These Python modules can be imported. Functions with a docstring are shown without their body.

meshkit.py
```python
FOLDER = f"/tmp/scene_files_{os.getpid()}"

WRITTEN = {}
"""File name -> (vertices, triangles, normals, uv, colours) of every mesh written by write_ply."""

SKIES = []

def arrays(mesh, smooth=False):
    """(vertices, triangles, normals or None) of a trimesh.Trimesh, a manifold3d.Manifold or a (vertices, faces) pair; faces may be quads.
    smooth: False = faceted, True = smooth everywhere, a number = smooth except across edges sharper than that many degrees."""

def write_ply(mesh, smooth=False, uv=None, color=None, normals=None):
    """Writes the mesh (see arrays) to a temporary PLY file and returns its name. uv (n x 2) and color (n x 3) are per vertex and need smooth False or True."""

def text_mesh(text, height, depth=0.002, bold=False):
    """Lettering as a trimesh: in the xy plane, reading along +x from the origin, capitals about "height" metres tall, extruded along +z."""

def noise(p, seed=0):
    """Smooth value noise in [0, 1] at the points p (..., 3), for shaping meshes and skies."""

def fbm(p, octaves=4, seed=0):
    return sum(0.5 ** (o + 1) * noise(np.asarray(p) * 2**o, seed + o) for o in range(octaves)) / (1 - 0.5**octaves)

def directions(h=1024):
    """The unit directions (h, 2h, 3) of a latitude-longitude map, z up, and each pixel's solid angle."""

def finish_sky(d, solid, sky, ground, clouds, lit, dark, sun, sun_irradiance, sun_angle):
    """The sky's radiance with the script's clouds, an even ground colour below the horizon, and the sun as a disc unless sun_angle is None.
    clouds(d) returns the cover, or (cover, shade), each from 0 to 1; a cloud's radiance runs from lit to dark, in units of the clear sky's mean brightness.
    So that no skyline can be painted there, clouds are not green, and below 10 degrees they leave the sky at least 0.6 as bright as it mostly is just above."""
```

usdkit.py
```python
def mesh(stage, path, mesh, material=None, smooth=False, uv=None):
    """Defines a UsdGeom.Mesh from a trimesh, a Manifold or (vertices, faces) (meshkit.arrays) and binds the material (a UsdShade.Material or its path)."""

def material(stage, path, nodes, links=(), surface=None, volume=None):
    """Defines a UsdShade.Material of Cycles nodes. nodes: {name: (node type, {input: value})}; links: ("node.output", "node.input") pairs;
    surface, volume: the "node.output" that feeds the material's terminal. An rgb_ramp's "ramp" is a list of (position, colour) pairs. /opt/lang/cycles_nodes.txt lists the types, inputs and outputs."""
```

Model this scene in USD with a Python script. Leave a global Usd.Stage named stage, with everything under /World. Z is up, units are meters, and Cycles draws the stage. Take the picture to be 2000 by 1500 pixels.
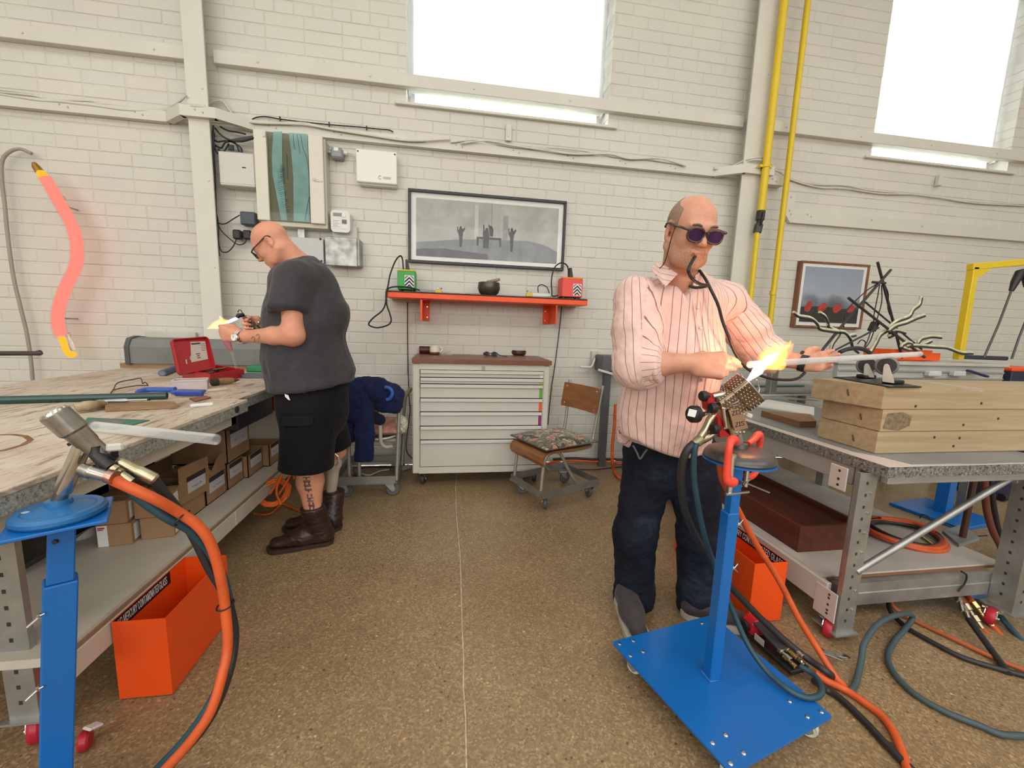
import math, random
import numpy as np, trimesh, manifold3d, shapely.geometry as sg
from scipy.spatial import ConvexHull
import usdkit, meshkit
from pxr import Usd, UsdGeom, UsdLux, UsdShade, Sdf, Gf

random.seed(7)
RNG = np.random.default_rng(11)
stage = Usd.Stage.CreateInMemory()
UsdGeom.SetStageUpAxis(stage, UsdGeom.Tokens.z)
UsdGeom.SetStageMetersPerUnit(stage, 1.0)
UsdGeom.Xform.Define(stage, '/World')
UsdGeom.Scope.Define(stage, '/World/Looks')

# ---------------------------------------------------------------- camera, sky, roof lights, exposure
cam = UsdGeom.Camera.Define(stage, '/World/camera')
cam.AddTransformOp().Set(Gf.Matrix4d(0.987606, -0.153499, 0.032742, 0.000000, -0.010516, 0.143429, 0.989605, 0.000000, -0.156600, -0.977684, 0.140037, 0.000000, 0.000000, 0.000000, 1.270000, 1.000000))
cam.CreateHorizontalApertureAttr(36.0)
cam.CreateVerticalApertureAttr(27.0)
cam.CreateFocalLengthAttr(14.31900)
cam.CreateClippingRangeAttr(Gf.Vec2f(0.02, 200))
cam.CreateExposureAttr(-0.06)

dome = UsdLux.DomeLight.Define(stage, '/World/sky')                 # white overcast sky behind the blinds
dome.CreateIntensityAttr(2.3)
dome.CreateColorAttr(Gf.Vec3f(0.95, 0.98, 1.0))

def rect_light(name, center, w, h, intensity, rot, color):
    l = UsdLux.RectLight.Define(stage, '/World/' + name)
    l.AddTranslateOp().Set(Gf.Vec3d(*center))
    l.AddRotateXYZOp().Set(Gf.Vec3f(*rot))
    l.CreateWidthAttr(w); l.CreateHeightAttr(h)
    l.CreateIntensityAttr(intensity); l.CreateColorAttr(Gf.Vec3f(*color))
    l.CreateNormalizeAttr(False)
# roof glazing strips of the hall and the tall windows in the wall behind the camera
rect_light('roof_light_near', (-0.3, -2.6, 5.35), 15.0, 2.2, 3.3, (0, 0, 0), (1.0, 0.985, 0.95))
rect_light('roof_light_mid', (0.5, 0.9, 5.35), 15.0, 1.8, 1.15, (0, 0, 0), (1.0, 0.985, 0.95))
rect_light('hall_window_light', (-0.6, -5.8, 3.0), 12.0, 2.4, 4.0, (90, 0, 0), (1.0, 0.985, 0.96))

# ---------------------------------------------------------------- helpers
_used = {}
LOC = {}
def numbered(parent, name):
    k = (parent, name); n = _used.get(k, 0); _used[k] = n + 1
    return name if n == 0 else '%s_%03d' % (name, n)

def tag(prim, label=None, cat=None, group=None, kind=None):
    for k, v in (('label', label), ('category', cat), ('group', group), ('kind', kind)):
        if v: prim.SetCustomDataByKey(k, v)
    return prim

def thing(name, label, cat, loc=(0, 0, 0), group=None, kind=None):
    """an Xform at the thing's base; its parts are added with obj(..., parent=path) in world coordinates"""
    p = '/World/' + numbered('/World', name)
    x = UsdGeom.Xform.Define(stage, p); x.AddTranslateOp().Set(Gf.Vec3d(*map(float, loc)))
    LOC[p] = np.array(loc, float)
    tag(x.GetPrim(), label, cat, group, kind)
    return p

def obj(name, mesh, m, parent='/World', smooth=30, uv=None, label=None, kind=None):
    """one Mesh prim; mesh given in world coordinates"""
    if isinstance(mesh, MB): mesh = mesh.get()
    if hasattr(mesh, 'to_mesh'): mesh = meshkit.arrays(mesh)[:2]
    if isinstance(mesh, trimesh.Trimesh): mesh = (mesh.vertices, mesh.faces)
    p = parent + '/' + numbered(parent, name)
    off = LOC.get(parent, np.zeros(3)); LOC[p] = off
    v = np.asarray(mesh[0], float) - off
    pr = usdkit.mesh(stage, p, (v, np.asarray(mesh[1])), m, smooth=smooth, uv=uv)
    if label: pr.GetPrim().SetCustomDataByKey('label', label)
    if kind: pr.GetPrim().SetCustomDataByKey('kind', kind)
    return p

def single(name, mesh, m, label, cat, group=None, kind=None, smooth=30, uv=None):
    """a thing that is one mesh"""
    if isinstance(mesh, MB): mesh = mesh.get()
    if hasattr(mesh, 'to_mesh'): mesh = meshkit.arrays(mesh)[:2]
    if isinstance(mesh, trimesh.Trimesh): mesh = (mesh.vertices, mesh.faces)
    v = np.asarray(mesh[0], float)
    lo, hi = v.min(0), v.max(0)
    loc = np.array([(lo[0] + hi[0]) / 2, (lo[1] + hi[1]) / 2, lo[2]])
    p = '/World/' + numbered('/World', name)
    pr = usdkit.mesh(stage, p, (v - loc, np.asarray(mesh[1])), m, smooth=smooth, uv=uv)
    pr.AddTranslateOp().Set(Gf.Vec3d(*map(float, loc)))
    tag(pr.GetPrim(), label, cat, group, kind)
    return p

def nrm(v): v = np.asarray(v, float); return v / max(np.linalg.norm(v), 1e-12)
def frame(d, up=(0, 0, 1)):
    d = nrm(d); a = np.cross(up, d)
    if np.linalg.norm(a) < 1e-4: a = np.cross((1, 0, 0), d)
    a = nrm(a); return a, np.cross(d, a), d

def rotm(axis, deg):
    return trimesh.transformations.rotation_matrix(math.radians(deg), axis)[:3, :3]

_b = 0.2
_T = np.array([[sx * (1 - _b * (k != 0)), sy * (1 - _b * (k != 1)), sz * (1 - _b * (k != 2))] for k in range(3) for sx in (-1, 1) for sy in (-1, 1) for sz in (-1, 1)])
_H = ConvexHull(_T); _TF = _H.simplices.copy()
for _i, _t in enumerate(_TF):
    _n = np.cross(_T[_t[1]] - _T[_t[0]], _T[_t[2]] - _T[_t[0]])
    if _n @ _T[_t].mean(0) < 0: _TF[_i] = _t[::-1]
_TK = np.repeat(np.arange(3), 8); _TS = np.sign(_T)
_BV = np.array([[x, y, z] for x in (-1, 1) for y in (-1, 1) for z in (-1, 1)], float)
_BF = np.array([[0, 1, 3], [0, 3, 2], [4, 6, 7], [4, 7, 5], [0, 4, 5], [0, 5, 1], [2, 3, 7], [2, 7, 6], [0, 2, 6], [0, 6, 4], [1, 5, 7], [1, 7, 3]])

def spline(pts, n=8):
    """Catmull-Rom through pts"""
    P = np.asarray(pts, float)
    if len(P) < 3: return P
    Q = np.vstack([2 * P[0] - P[1], P, 2 * P[-1] - P[-2]]); out = []
    for i in range(1, len(Q) - 2):
        p0, p1, p2, p3 = Q[i - 1:i + 3]
        for t in np.arange(n) / n:
            out.append(0.5 * (2 * p1 + (p2 - p0) * t + (2 * p0 - 5 * p1 + 4 * p2 - p3) * t * t + (3 * p1 - p0 - 3 * p2 + p3) * t ** 3))
    out.append(P[-1]); return np.array(out)

class MB:
    """collects pieces into one mesh"""
    def __init__(s): s.v = []; s.f = []; s.n = 0
    def add(s, v, f):
        v = np.asarray(v, float); f = np.asarray(f, int)
        if f.shape[1] == 4: f = np.vstack([f[:, [0, 1, 2]], f[:, [0, 2, 3]]])
        s.v.append(v); s.f.append(f + s.n); s.n += len(v); return s
    def get(s): return np.vstack(s.v), np.vstack(s.f)
    def tm(s, t): return s.add(t.vertices, t.faces)
    def box(s, c, size, R=None, b=0):
        h = np.asarray(size, float) / 2
        if b:
            b = min(b, h.min() * .9); v = _TS * h
            for k in range(3): v[:, k] -= np.where(_TK != k, _TS[:, k] * b, 0)
            f = _TF
        else: v, f = _BV * h, _BF
        if R is not None: v = v @ np.asarray(R).T
        return s.add(v + np.asarray(c, float), f)
    def bx(s, lo, hi, b=0):
        lo, hi = np.minimum(lo, hi), np.maximum(lo, hi)
        return s.box((lo + hi) / 2, hi - lo, None, b)
    def bar(s, p, q, w, h, up=(0, 0, 1), b=0):
        p, q = np.asarray(p, float), np.asarray(q, float); a, c, d = frame(q - p, up)
        return s.box((p + q) / 2, (w, h, np.linalg.norm(q - p)), np.stack([a, c, d], 1), b)
    def cyl(s, p, q, r, r2=None, n=16, cap=True):
        return s.tube([p, q], [r, r if r2 is None else r2], n, cap)
    def tube(s, pts, r, n=10, cap=True):
        P = np.asarray(pts, float); R = np.broadcast_to(np.asarray(r, float), (len(P),))
        T = np.gradient(P, axis=0) if len(P) > 2 else np.repeat([P[1] - P[0]], 2, 0)
        a, _, _ = frame(T[0]); V = []
        ang = np.arange(n) * 2 * np.pi / n
        for i in range(len(P)):
            d = nrm(T[i]); a = nrm(a - d * (a @ d)); c = np.cross(d, a)
            V.append(P[i] + R[i] * (np.outer(np.cos(ang), a) + np.outer(np.sin(ang), c)))
        m = len(P); V = np.vstack(V)
        i = np.arange(m - 1)[:, None] * n; j = np.arange(n)[None]; k = (j + 1) % n
        F = np.stack([i + j, i + k, i + n + k, i + n + j], -1).reshape(-1, 4)
        s.add(V, F)
        if cap:
            for e, fl in ((0, True), (m - 1, False)):
                ring = V[e * n:(e + 1) * n]; f = np.array([[0, t, t + 1] for t in range(1, n - 1)])
                s.add(ring, f[:, ::-1] if fl else f)
        return s
    def lathe(s, prof, c=(0, 0, 0), axis=(0, 0, 1), n=28):
        """prof: (radius, height) pairs"""
        prof = np.asarray(prof, float); a, b, d = frame(axis, (0, 1, 0)); ang = np.arange(n) * 2 * np.pi / n
        V = np.vstack([np.asarray(c) + h * d + max(r, 1e-5) * (np.outer(np.cos(ang), a) + np.outer(np.sin(ang), b)) for r, h in prof])
        i = np.arange(len(prof) - 1)[:, None] * n; j = np.arange(n)[None]; k = (j + 1) % n
        return s.add(V, np.stack([i + j, i + k, i + n + k, i + n + j], -1).reshape(-1, 4))
    def prism(s, poly, o, ax, ay, depth):
        """polygon (shapely or points) in the plane (o; ax, ay), extruded by depth along ax x ay"""
        if not isinstance(poly, (sg.Polygon, sg.MultiPolygon)): poly = sg.Polygon(poly)
        ax, ay = np.asarray(ax, float), np.asarray(ay, float); az = np.cross(ax, ay)
        for g in getattr(poly, 'geoms', [poly]):
            if g.is_empty: continue
            t = trimesh.creation.extrude_polygon(g, abs(depth), engine='earcut'); v = t.vertices
            if depth < 0: v = v + [0, 0, depth]
            s.add(np.asarray(o) + v[:, :1] * ax + v[:, 1:2] * ay + v[:, 2:] * az, t.faces)
        return s
    def sphere(s, c, r, sub=2):
        t = trimesh.creation.icosphere(subdivisions=sub); return s.add(t.vertices * np.asarray(r) + np.asarray(c), t.faces)

def text(mb, string, o, ax, ay, height, depth=.001, center=False):
    t = meshkit.text_mesh(string, height, depth); v = np.array(t.vertices)
    if center: v[:, 0] -= (v[:, 0].min() + v[:, 0].max()) / 2; v[:, 1] -= (v[:, 1].min() + v[:, 1].max()) / 2
    ax, ay = np.asarray(ax, float), np.asarray(ay, float); az = np.cross(ax, ay)
    return mb.add(np.asarray(o) + v[:, :1] * ax + v[:, 1:2] * ay + v[:, 2:] * az, t.faces)

# ---------------------------------------------------------------- materials
_mats = {}
def P(name, col, rough=.5, metal=0., var=.08, vs=6., bump=0., bs=80., spec=.5, coat=0., trans=0., rand=0., **kw):
    """painted or plain surface: principled, slight tone variation and optional fine relief"""
    if name in _mats: return _mats[name]
    col = np.asarray(col, float)
    nodes = {'tc': ('texture_coordinate', {}), 'n': ('noise_texture', {'scale': vs, 'detail': 4.}),
             'r': ('rgb_ramp', {'ramp': [(.3, col * (1 - var)), (.7, np.minimum(col * (1 + var), .98))]}),
             'p': ('principled_bsdf', {'roughness': rough, 'metallic': metal, 'specular_ior_level': spec, 'coat_weight': coat, 'coat_roughness': .12, 'transmission_weight': trans, **kw})}
    links = [('tc.object', 'n.vector'), ('n.fac', 'r.fac')]
    if rand:
        nodes['oi'] = ('object_info', {}); nodes['hs'] = ('hsv', {'saturation': 1.}); nodes['mr'] = ('map_range', {'from_min': 0., 'from_max': 1., 'to_min': 1 - rand, 'to_max': 1 + rand})
        links += [('oi.random', 'mr.value'), ('mr.result', 'hs.value'), ('r.color', 'hs.color'), ('hs.color', 'p.base_color')]
    else: links.append(('r.color', 'p.base_color'))
    if bump:
        nodes['bn'] = ('noise_texture', {'scale': bs, 'detail': 3.}); nodes['b'] = ('bump', {'strength': bump, 'distance': .01})
        links += [('tc.object', 'bn.vector'), ('bn.fac', 'b.height'), ('b.normal', 'p.normal')]
    _mats[name] = usdkit.material(stage, '/World/Looks/' + name, nodes, links, surface='p.BSDF')
    return _mats[name]

def emit(name, col, strength, edge=None):
    """glowing surface; edge: a clear flame whose glow thins out towards its edges"""
    nodes = {'e': ('emission', {'color': col, 'strength': strength})}; links = []; out = 'e.emission'
    if edge is not None:
        nodes.update({'t': ('transparent_bsdf', {'color': (1, 1, 1)}), 'lw': ('layer_weight', {'blend': .5}), 'iv': ('math', {'math_type': 'subtract', 'value1': 1.}), 'pw': ('math', {'math_type': 'power', 'value2': edge}), 'ms': ('math', {'math_type': 'multiply', 'value2': strength}), 'm': ('add_closure', {})})
        links = [('lw.facing', 'iv.value2'), ('iv.value', 'pw.value1'), ('pw.value', 'ms.value1'), ('ms.value', 'e.strength'), ('e.emission', 'm.closure1'), ('t.BSDF', 'm.closure2')]; out = 'm.closure'
    _mats[name] = usdkit.material(stage, '/World/Looks/' + name, nodes, links, surface=out)
    return _mats[name]

def pane_mat(name, tint=(.95, .97, .97), refl=1.5, rough=.02):
    _mats[name] = usdkit.material(stage, '/World/Looks/' + name, {'t': ('transparent_bsdf', {'color': tint}), 'g': ('glossy_bsdf', {'color': (.95, .95, .95), 'roughness': rough}), 'lw': ('layer_weight', {'blend': .5}), 'pw': ('math', {'math_type': 'power', 'value2': 5.}), 'fr': ('math', {'math_type': 'multiply_add', 'value2': .7, 'value3': ((refl - 1) / (refl + 1)) ** 2 * .6}), 'm': ('mix_closure', {})},
        [('lw.facing', 'pw.value1'), ('pw.value', 'fr.value1'), ('fr.value', 'm.fac'), ('t.BSDF', 'm.closure1'), ('g.BSDF', 'm.closure2')], surface='m.closure')
    return _mats[name]

def wood(name, c1, c2, rough=.55, scale=(2, 30, 30), bump=.05, coat=0.):
    nodes = {'tc': ('texture_coordinate', {}), 'mp': ('mapping', {'scale': scale}), 'n': ('noise_texture', {'scale': 1., 'detail': 6., 'roughness': .6, 'distortion': .6}),
             'r': ('rgb_ramp', {'ramp': [(.32, c2), (.5, np.add(c1, c2) / 2), (.68, c1)]}), 'b': ('bump', {'strength': bump, 'distance': .01}), 'p': ('principled_bsdf', {'roughness': rough, 'coat_weight': coat, 'coat_roughness': .2})}
    _mats[name] = usdkit.material(stage, '/World/Looks/' + name, nodes, [('tc.object', 'mp.vector'), ('mp.vector', 'n.vector'), ('n.fac', 'r.fac'), ('r.color', 'p.base_color'), ('n.fac', 'b.height'), ('b.normal', 'p.normal')], surface='p.BSDF')
    return _mats[name]

def metal(name, col=(.55, .54, .52), rough=.35, var=.1, vs=8., **kw): return P(name, col, rough, 1., var, vs, **kw)

BLACK = P('black_plastic', (.012, .012, .013), .45)
RUBBER = P('black_rubber', (.018, .018, .019), .6)
STEEL = metal('bright_steel', (.72, .71, .69), .25)
GALV = P('galvanised_steel', (.40, .41, .40), .42, .75, .22, 9.)
CHROME = metal('chrome', (.8, .8, .8), .12)
WHITE = P('white_plastic', (.72, .72, .68), .45, var=.03)
PAPER = P('white_paper', (.78, .78, .76), .8, var=.03)
INK = P('dark_ink', (.03, .03, .035), .8)
BRASS = metal('brass', (.62, .45, .2), .3)
BLUEP = P('blue_enamel', (.004, .132, .455), .36, var=.06, vs=4., coat=.2)
ORANGEP = P('orange_enamel', (.86, .085, .006), .42, var=.05)
REDP = P('red_paint', (.55, .02, .025), .4, var=.08)
HOSE_O = P('orange_hose', (.62, .10, .02), .5, var=.15, vs=15.)
HOSE_B = P('black_hose', (.02, .02, .021), .45, var=.2)
HOSE_T = P('teal_hose', (.018, .06, .085), .45, var=.2)
GLASS = usdkit.material(stage, '/World/Looks/clear_glass', {'p': ('principled_bsdf', {'base_color': (.97, .98, .98), 'roughness': .01, 'transmission_weight': 1., 'ior': 1.47})}, [], surface='p.BSDF')
ROD = usdkit.material(stage, '/World/Looks/thin_glass', {'t': ('transparent_bsdf', {'color': (.96, .97, .97)}), 'g': ('glossy_bsdf', {'color': (.98, .98, .98), 'roughness': .12}), 'd': ('diffuse_bsdf', {'color': (.93, .94, .95)}), 'fr': ('layer_weight', {'blend': .5}), 'pw': ('math', {'math_type': 'power', 'value2': 2.2}), 'ma': ('math', {'math_type': 'multiply_add', 'value2': .9, 'value3': .03}), 'm': ('mix_closure', {'fac': .35}), 'm2': ('mix_closure', {})},
    [('fr.facing', 'pw.value1'), ('pw.value', 'ma.value1'), ('ma.value', 'm2.fac'), ('d.BSDF', 'm.closure1'), ('g.BSDF', 'm.closure2'), ('t.BSDF', 'm2.closure1'), ('m.closure', 'm2.closure2')], surface='m2.closure')

# ---------------------------------------------------------------- structure: floor, walls of painted brick, windows
YW = 3.64
_mats['floor'] = usdkit.material(stage, '/World/Looks/floor_aggregate', {
    'g': ('geometry', {}),
    'n1': ('noise_texture', {'scale': 1.1, 'detail': 5., 'roughness': .6}), 'r1': ('rgb_ramp', {'ramp': [(.3, (.24, .165, .085)), (.55, (.30, .213, .118)), (.75, (.36, .263, .155))]}),
    'v': ('voronoi_texture', {'scale': 150., 'randomness': 1.}), 'rv': ('rgb_ramp', {'ramp': [(.0, (.35, .3, .25)), (.25, (.62, .55, .46)), (.55, (.95, .92, .85)), (.8, (1.25, 1.2, 1.12)), (.95, (1.9, 1.9, 1.85))]}), 'sv': ('separate_color', {}),
    'v2': ('voronoi_texture', {'scale': 48.}), 's2': ('separate_color', {}), 'r2': ('rgb_ramp', {'ramp': [(0., (.42, .37, .33)), (.10, (.98, .98, .98)), (.88, (1.9, 1.85, 1.75)), (1., (2., 1.95, 1.85))], 'interpolate': False}),
    'd2': ('rgb_ramp', {'ramp': [(.1, (1, 1, 1)), (.28, (0, 0, 0))]}),
    'm1': ('mix_color', {'blend_type': 'multiply', 'fac': .42, 'use_clamp_result': False}), 'm2': ('mix_color', {'blend_type': 'multiply', 'use_clamp_result': False}),
    'n3': ('noise_texture', {'scale': 2.3, 'detail': 3.}), 'rr': ('map_range', {'from_min': .3, 'from_max': .7, 'to_min': .24, 'to_max': .42}),
    'b': ('bump', {'strength': .12, 'distance': .004}), 'p': ('principled_bsdf', {'specular_ior_level': .45, 'roughness': .4})},
    [('g.position', 'n1.vector'), ('n1.fac', 'r1.fac'), ('g.position', 'v.vector'), ('v.color', 'sv.color'), ('sv.r', 'rv.fac'), ('g.position', 'v2.vector'), ('v2.color', 's2.color'), ('s2.g', 'r2.fac'), ('v2.distance', 'd2.fac'),
     ('r1.color', 'm1.a'), ('rv.color', 'm1.b'), ('m1.result', 'm2.a'), ('r2.color', 'm2.b'), ('d2.color', 'm2.fac'), ('m2.result', 'p.base_color'), ('g.position', 'n3.vector'), ('n3.fac', 'rr.value'), ('rr.result', 'p.roughness'), ('v.distance', 'b.height'), ('b.normal', 'p.normal')], surface='p.BSDF')

def wall_paint(name, col, rand=.0):
    nodes = {'g': ('geometry', {}), 'n': ('noise_texture', {'scale': .8, 'detail': 5., 'roughness': .6}), 'r': ('rgb_ramp', {'ramp': [(.3, np.multiply(col, .93)), (.7, np.multiply(col, 1.05))]}),
             'n2': ('noise_texture', {'scale': 45., 'detail': 4.}), 'n3': ('noise_texture', {'scale': 9., 'detail': 3.}), 'ad': ('math', {'math_type': 'add'}), 'b': ('bump', {'strength': .30, 'distance': .006}), 'p': ('principled_bsdf', {'roughness': .5, 'specular_ior_level': .35})}
    links = [('g.position', 'n.vector'), ('n.fac', 'r.fac'), ('g.position', 'n2.vector'), ('g.position', 'n3.vector'), ('n2.fac', 'ad.value1'), ('n3.fac', 'ad.value2'), ('ad.value', 'b.height'), ('b.normal', 'p.normal'), ('r.color', 'p.base_color')]
    _mats[name] = usdkit.material(stage, '/World/Looks/' + name, nodes, links, surface='p.BSDF'); return _mats[name]
PAINT = wall_paint('brick_paint', (.645, .632, .565))
PAINT_B = wall_paint('brick_paint_pinkish', (.665, .63, .57))
PAINT_C = wall_paint('brick_paint_greyish', (.635, .625, .565))
JOINT = wall_paint('joint_paint', (.6, .58, .515))
TRIMP = P('trim_paint', (.645, .632, .56), .42, var=.04, vs=3., bump=.05, bs=30.)

floor = obj('floor', MB().bx((-8, -6, -.12), (9.5, YW, 0)), _mats['floor'], smooth=False)
tag(stage.GetPrimAtPath(floor), 'polished brown concrete floor with exposed aggregate chips', 'floor', kind='structure')
fj = single('trim_1', MB().prism(sg.LineString([(x, y) for x, y, z in [(.097, 3.654, 0), (.072, 3.057, 0), (.07, 2.583, 0), (.079, 2.147, 0), (.076, 1.792, 0), (.072, 1.53, 0), (.073, 1.399, 0), (.067, 1.287, 0), (.07, 1.171, 0), (.066, 1.014, 0)]]).buffer(.0022), (0, 0, .0006), (1, 0, 0), (0, 1, 0), .0009),
    P('joint_filler', (.5, .45, .36), .7, var=.3, vs=30.), 'pale filled joint line running across the concrete floor', 'floor joint', kind='structure', smooth=False)
ceil = obj('ceiling', MB().bx((-8, -6, 5.4), (9.5, 4.0, 5.5)), P('ceiling_paint', (.7, .69, .66), .7), smooth=False)
tag(stage.GetPrimAtPath(ceil), 'pale painted workshop ceiling', 'ceiling', kind='structure')
for nm, lo, hi, la in (('wall_left', (-8.15, -6, 0), (-8, 4.0, 5.4), 'side wall far to the left'), ('wall_right', (9.5, -6, 0), (9.65, 4.0, 5.4), 'side wall far to the right'), ('wall_front', (-8, -6.15, 0), (9.5, -6, 5.4), 'wall behind the camera')):
    w = obj(nm, MB().bx(lo, hi), PAINT, smooth=False); tag(stage.GetPrimAtPath(w), 'plain painted ' + la, 'wall', kind='structure')

WINS = [(-.35, 1.35, 3.01, 4.75), (4.03, 5.68, 3.01, 4.75)]       # openings: x0, x1, z0, z1
def wall_bay(name, x0, x1, label):
    w = thing(name, label, 'wall', ((x0 + x1) / 2, YW, 0), kind='structure')
    m = MB(); zs = 5.4
    cut = [v for v in WINS if v[0] >= x0 - .01 and v[1] <= x1 + .01]
    ya, yb = YW + .0035, YW + .34
    if not cut: m.bx((x0, ya, 0), (x1, yb, zs))
    for a, b, c, d in cut:
        g = .004
        m.bx((x0, ya, 0), (a - g, yb, zs)); m.bx((b + g, ya, 0), (x1, yb, zs)); m.bx((a - g, ya, 0), (b + g, yb, c - g)); m.bx((a - g, ya, d + g), (b + g, yb, zs))
    obj('mortar_backing', m, JOINT, w, smooth=False)
    L, C, j = .275, .0905, .0045
    bricks = []
    r = random.Random(hash(name) % 97 if False else len(name) * 13)
    for row in range(int(4.75 / C) + 1):
        z0, z1 = row * C + j / 2, (row + 1) * C - j / 2
        if row % 6 == 3: l, off = L / 2, L / 4
        else: l, off = L, (L / 2 if row % 2 else 0) + (L / 4 if row % 6 == 4 else 0)
        x = math.floor(x0 / L) * L - off
        while x < x1:
            ll = l
            if l == L and r.random() < .05: ll = L / 2
            a, b = max(x + j / 2, x0), min(x + ll - j / 2, x1); x += ll
            segs = [(a, b)]
            for (wa, wb, wc, wd) in cut:
                if z1 > wc + .01 and z0 < wd - .01:
                    ns = []
                    for (p, q) in segs:
                        if q <= wa or p >= wb: ns.append((p, q))
                        else:
                            if p < wa - .03: ns.append((p, wa))
                            if q > wb + .03: ns.append((wb, q))
                    segs = ns
            for p, q in segs:
                if q - p < .035: continue
                deep = .2 if any(abs(q - wa) < .002 or abs(p - wb) < .002 for wa, wb, _, _ in cut) else .02
                bricks.append((p, q, z0, z1, deep))
    # the 300 that show largest: nearest to the camera first
    def size(bk):
        c = np.array([(bk[0] + bk[1]) / 2, YW, (bk[2] + bk[3]) / 2 - 1.27]); vis = -4.7 < c[0] < 6.6
        return -(bk[1] - bk[0]) * (YW / np.linalg.norm(c)) ** 1.0 * vis
    bricks.sort(key=size)
    def one(bk):
        p, q, z0, z1, deep = bk; p -= .0013; q += .0013
        c = np.array([(p + q) / 2, YW + deep / 2 + r.uniform(-.0015, .0015), (z0 + z1) / 2]); s = (q - p, deep, z1 - z0)
        a = r.gauss(0, .25); R = rotm((0, 1, 0), a * .5) @ rotm((0, 0, 1), a * .6)
        return c, s, R
    for bk in bricks[:300]:
        c, s, R = one(bk)
        obj('brick', MB().box(c, s, R, .0045), r.choice((PAINT, PAINT, PAINT_B, PAINT_C)), w, smooth=False)
    m = MB()
    for bk in bricks[300:]:
        c, s, R = one(bk); m.box(c, s, R, .0045)
    if m.n: obj('brickwork', m, PAINT, w, smooth=False, kind='stuff', label='painted bricks farther up and out along the wall')
    return w
XC1, XC2 = -1.79, 2.66                                               # stanchion centres
wall_bay('wall_back', XC1, XC2, 'white painted brick wall between the two steel stanchions')
wall_bay('wall_back_left', -8.0, XC1, 'white painted brick wall left of the left stanchion')
wall_bay('wall_back_right', XC2, 9.5, 'white painted brick wall right of the yellow gas pipes')

def stanchion(n, x, w, label):
    t = thing('trim_%d' % n, label, 'steel column', (x, 3.5, 0), kind='structure')
    obj('front_flange', MB().bx((x - w / 2, 3.487, 0), (x + w / 2, 3.502, 5.4), .002), TRIMP, t)
    obj('web', MB().bx((x - .006, 3.502, 0), (x + .006, YW + .004, 5.4)), TRIMP, t)
    m = MB()
    for z in np.arange(.4, 5, .62): m.cyl((x + w * .28, 3.487, z), (x + w * .28, 3.482, z), .007, n=8)
    obj('bolt_head', m, TRIMP, t)
stanchion(2, XC1, .138, 'cream painted steel stanchion on the left, beside the white control box')
stanchion(3, XC2, .187, 'cream painted steel stanchion behind the yellow gas pipes')

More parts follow.
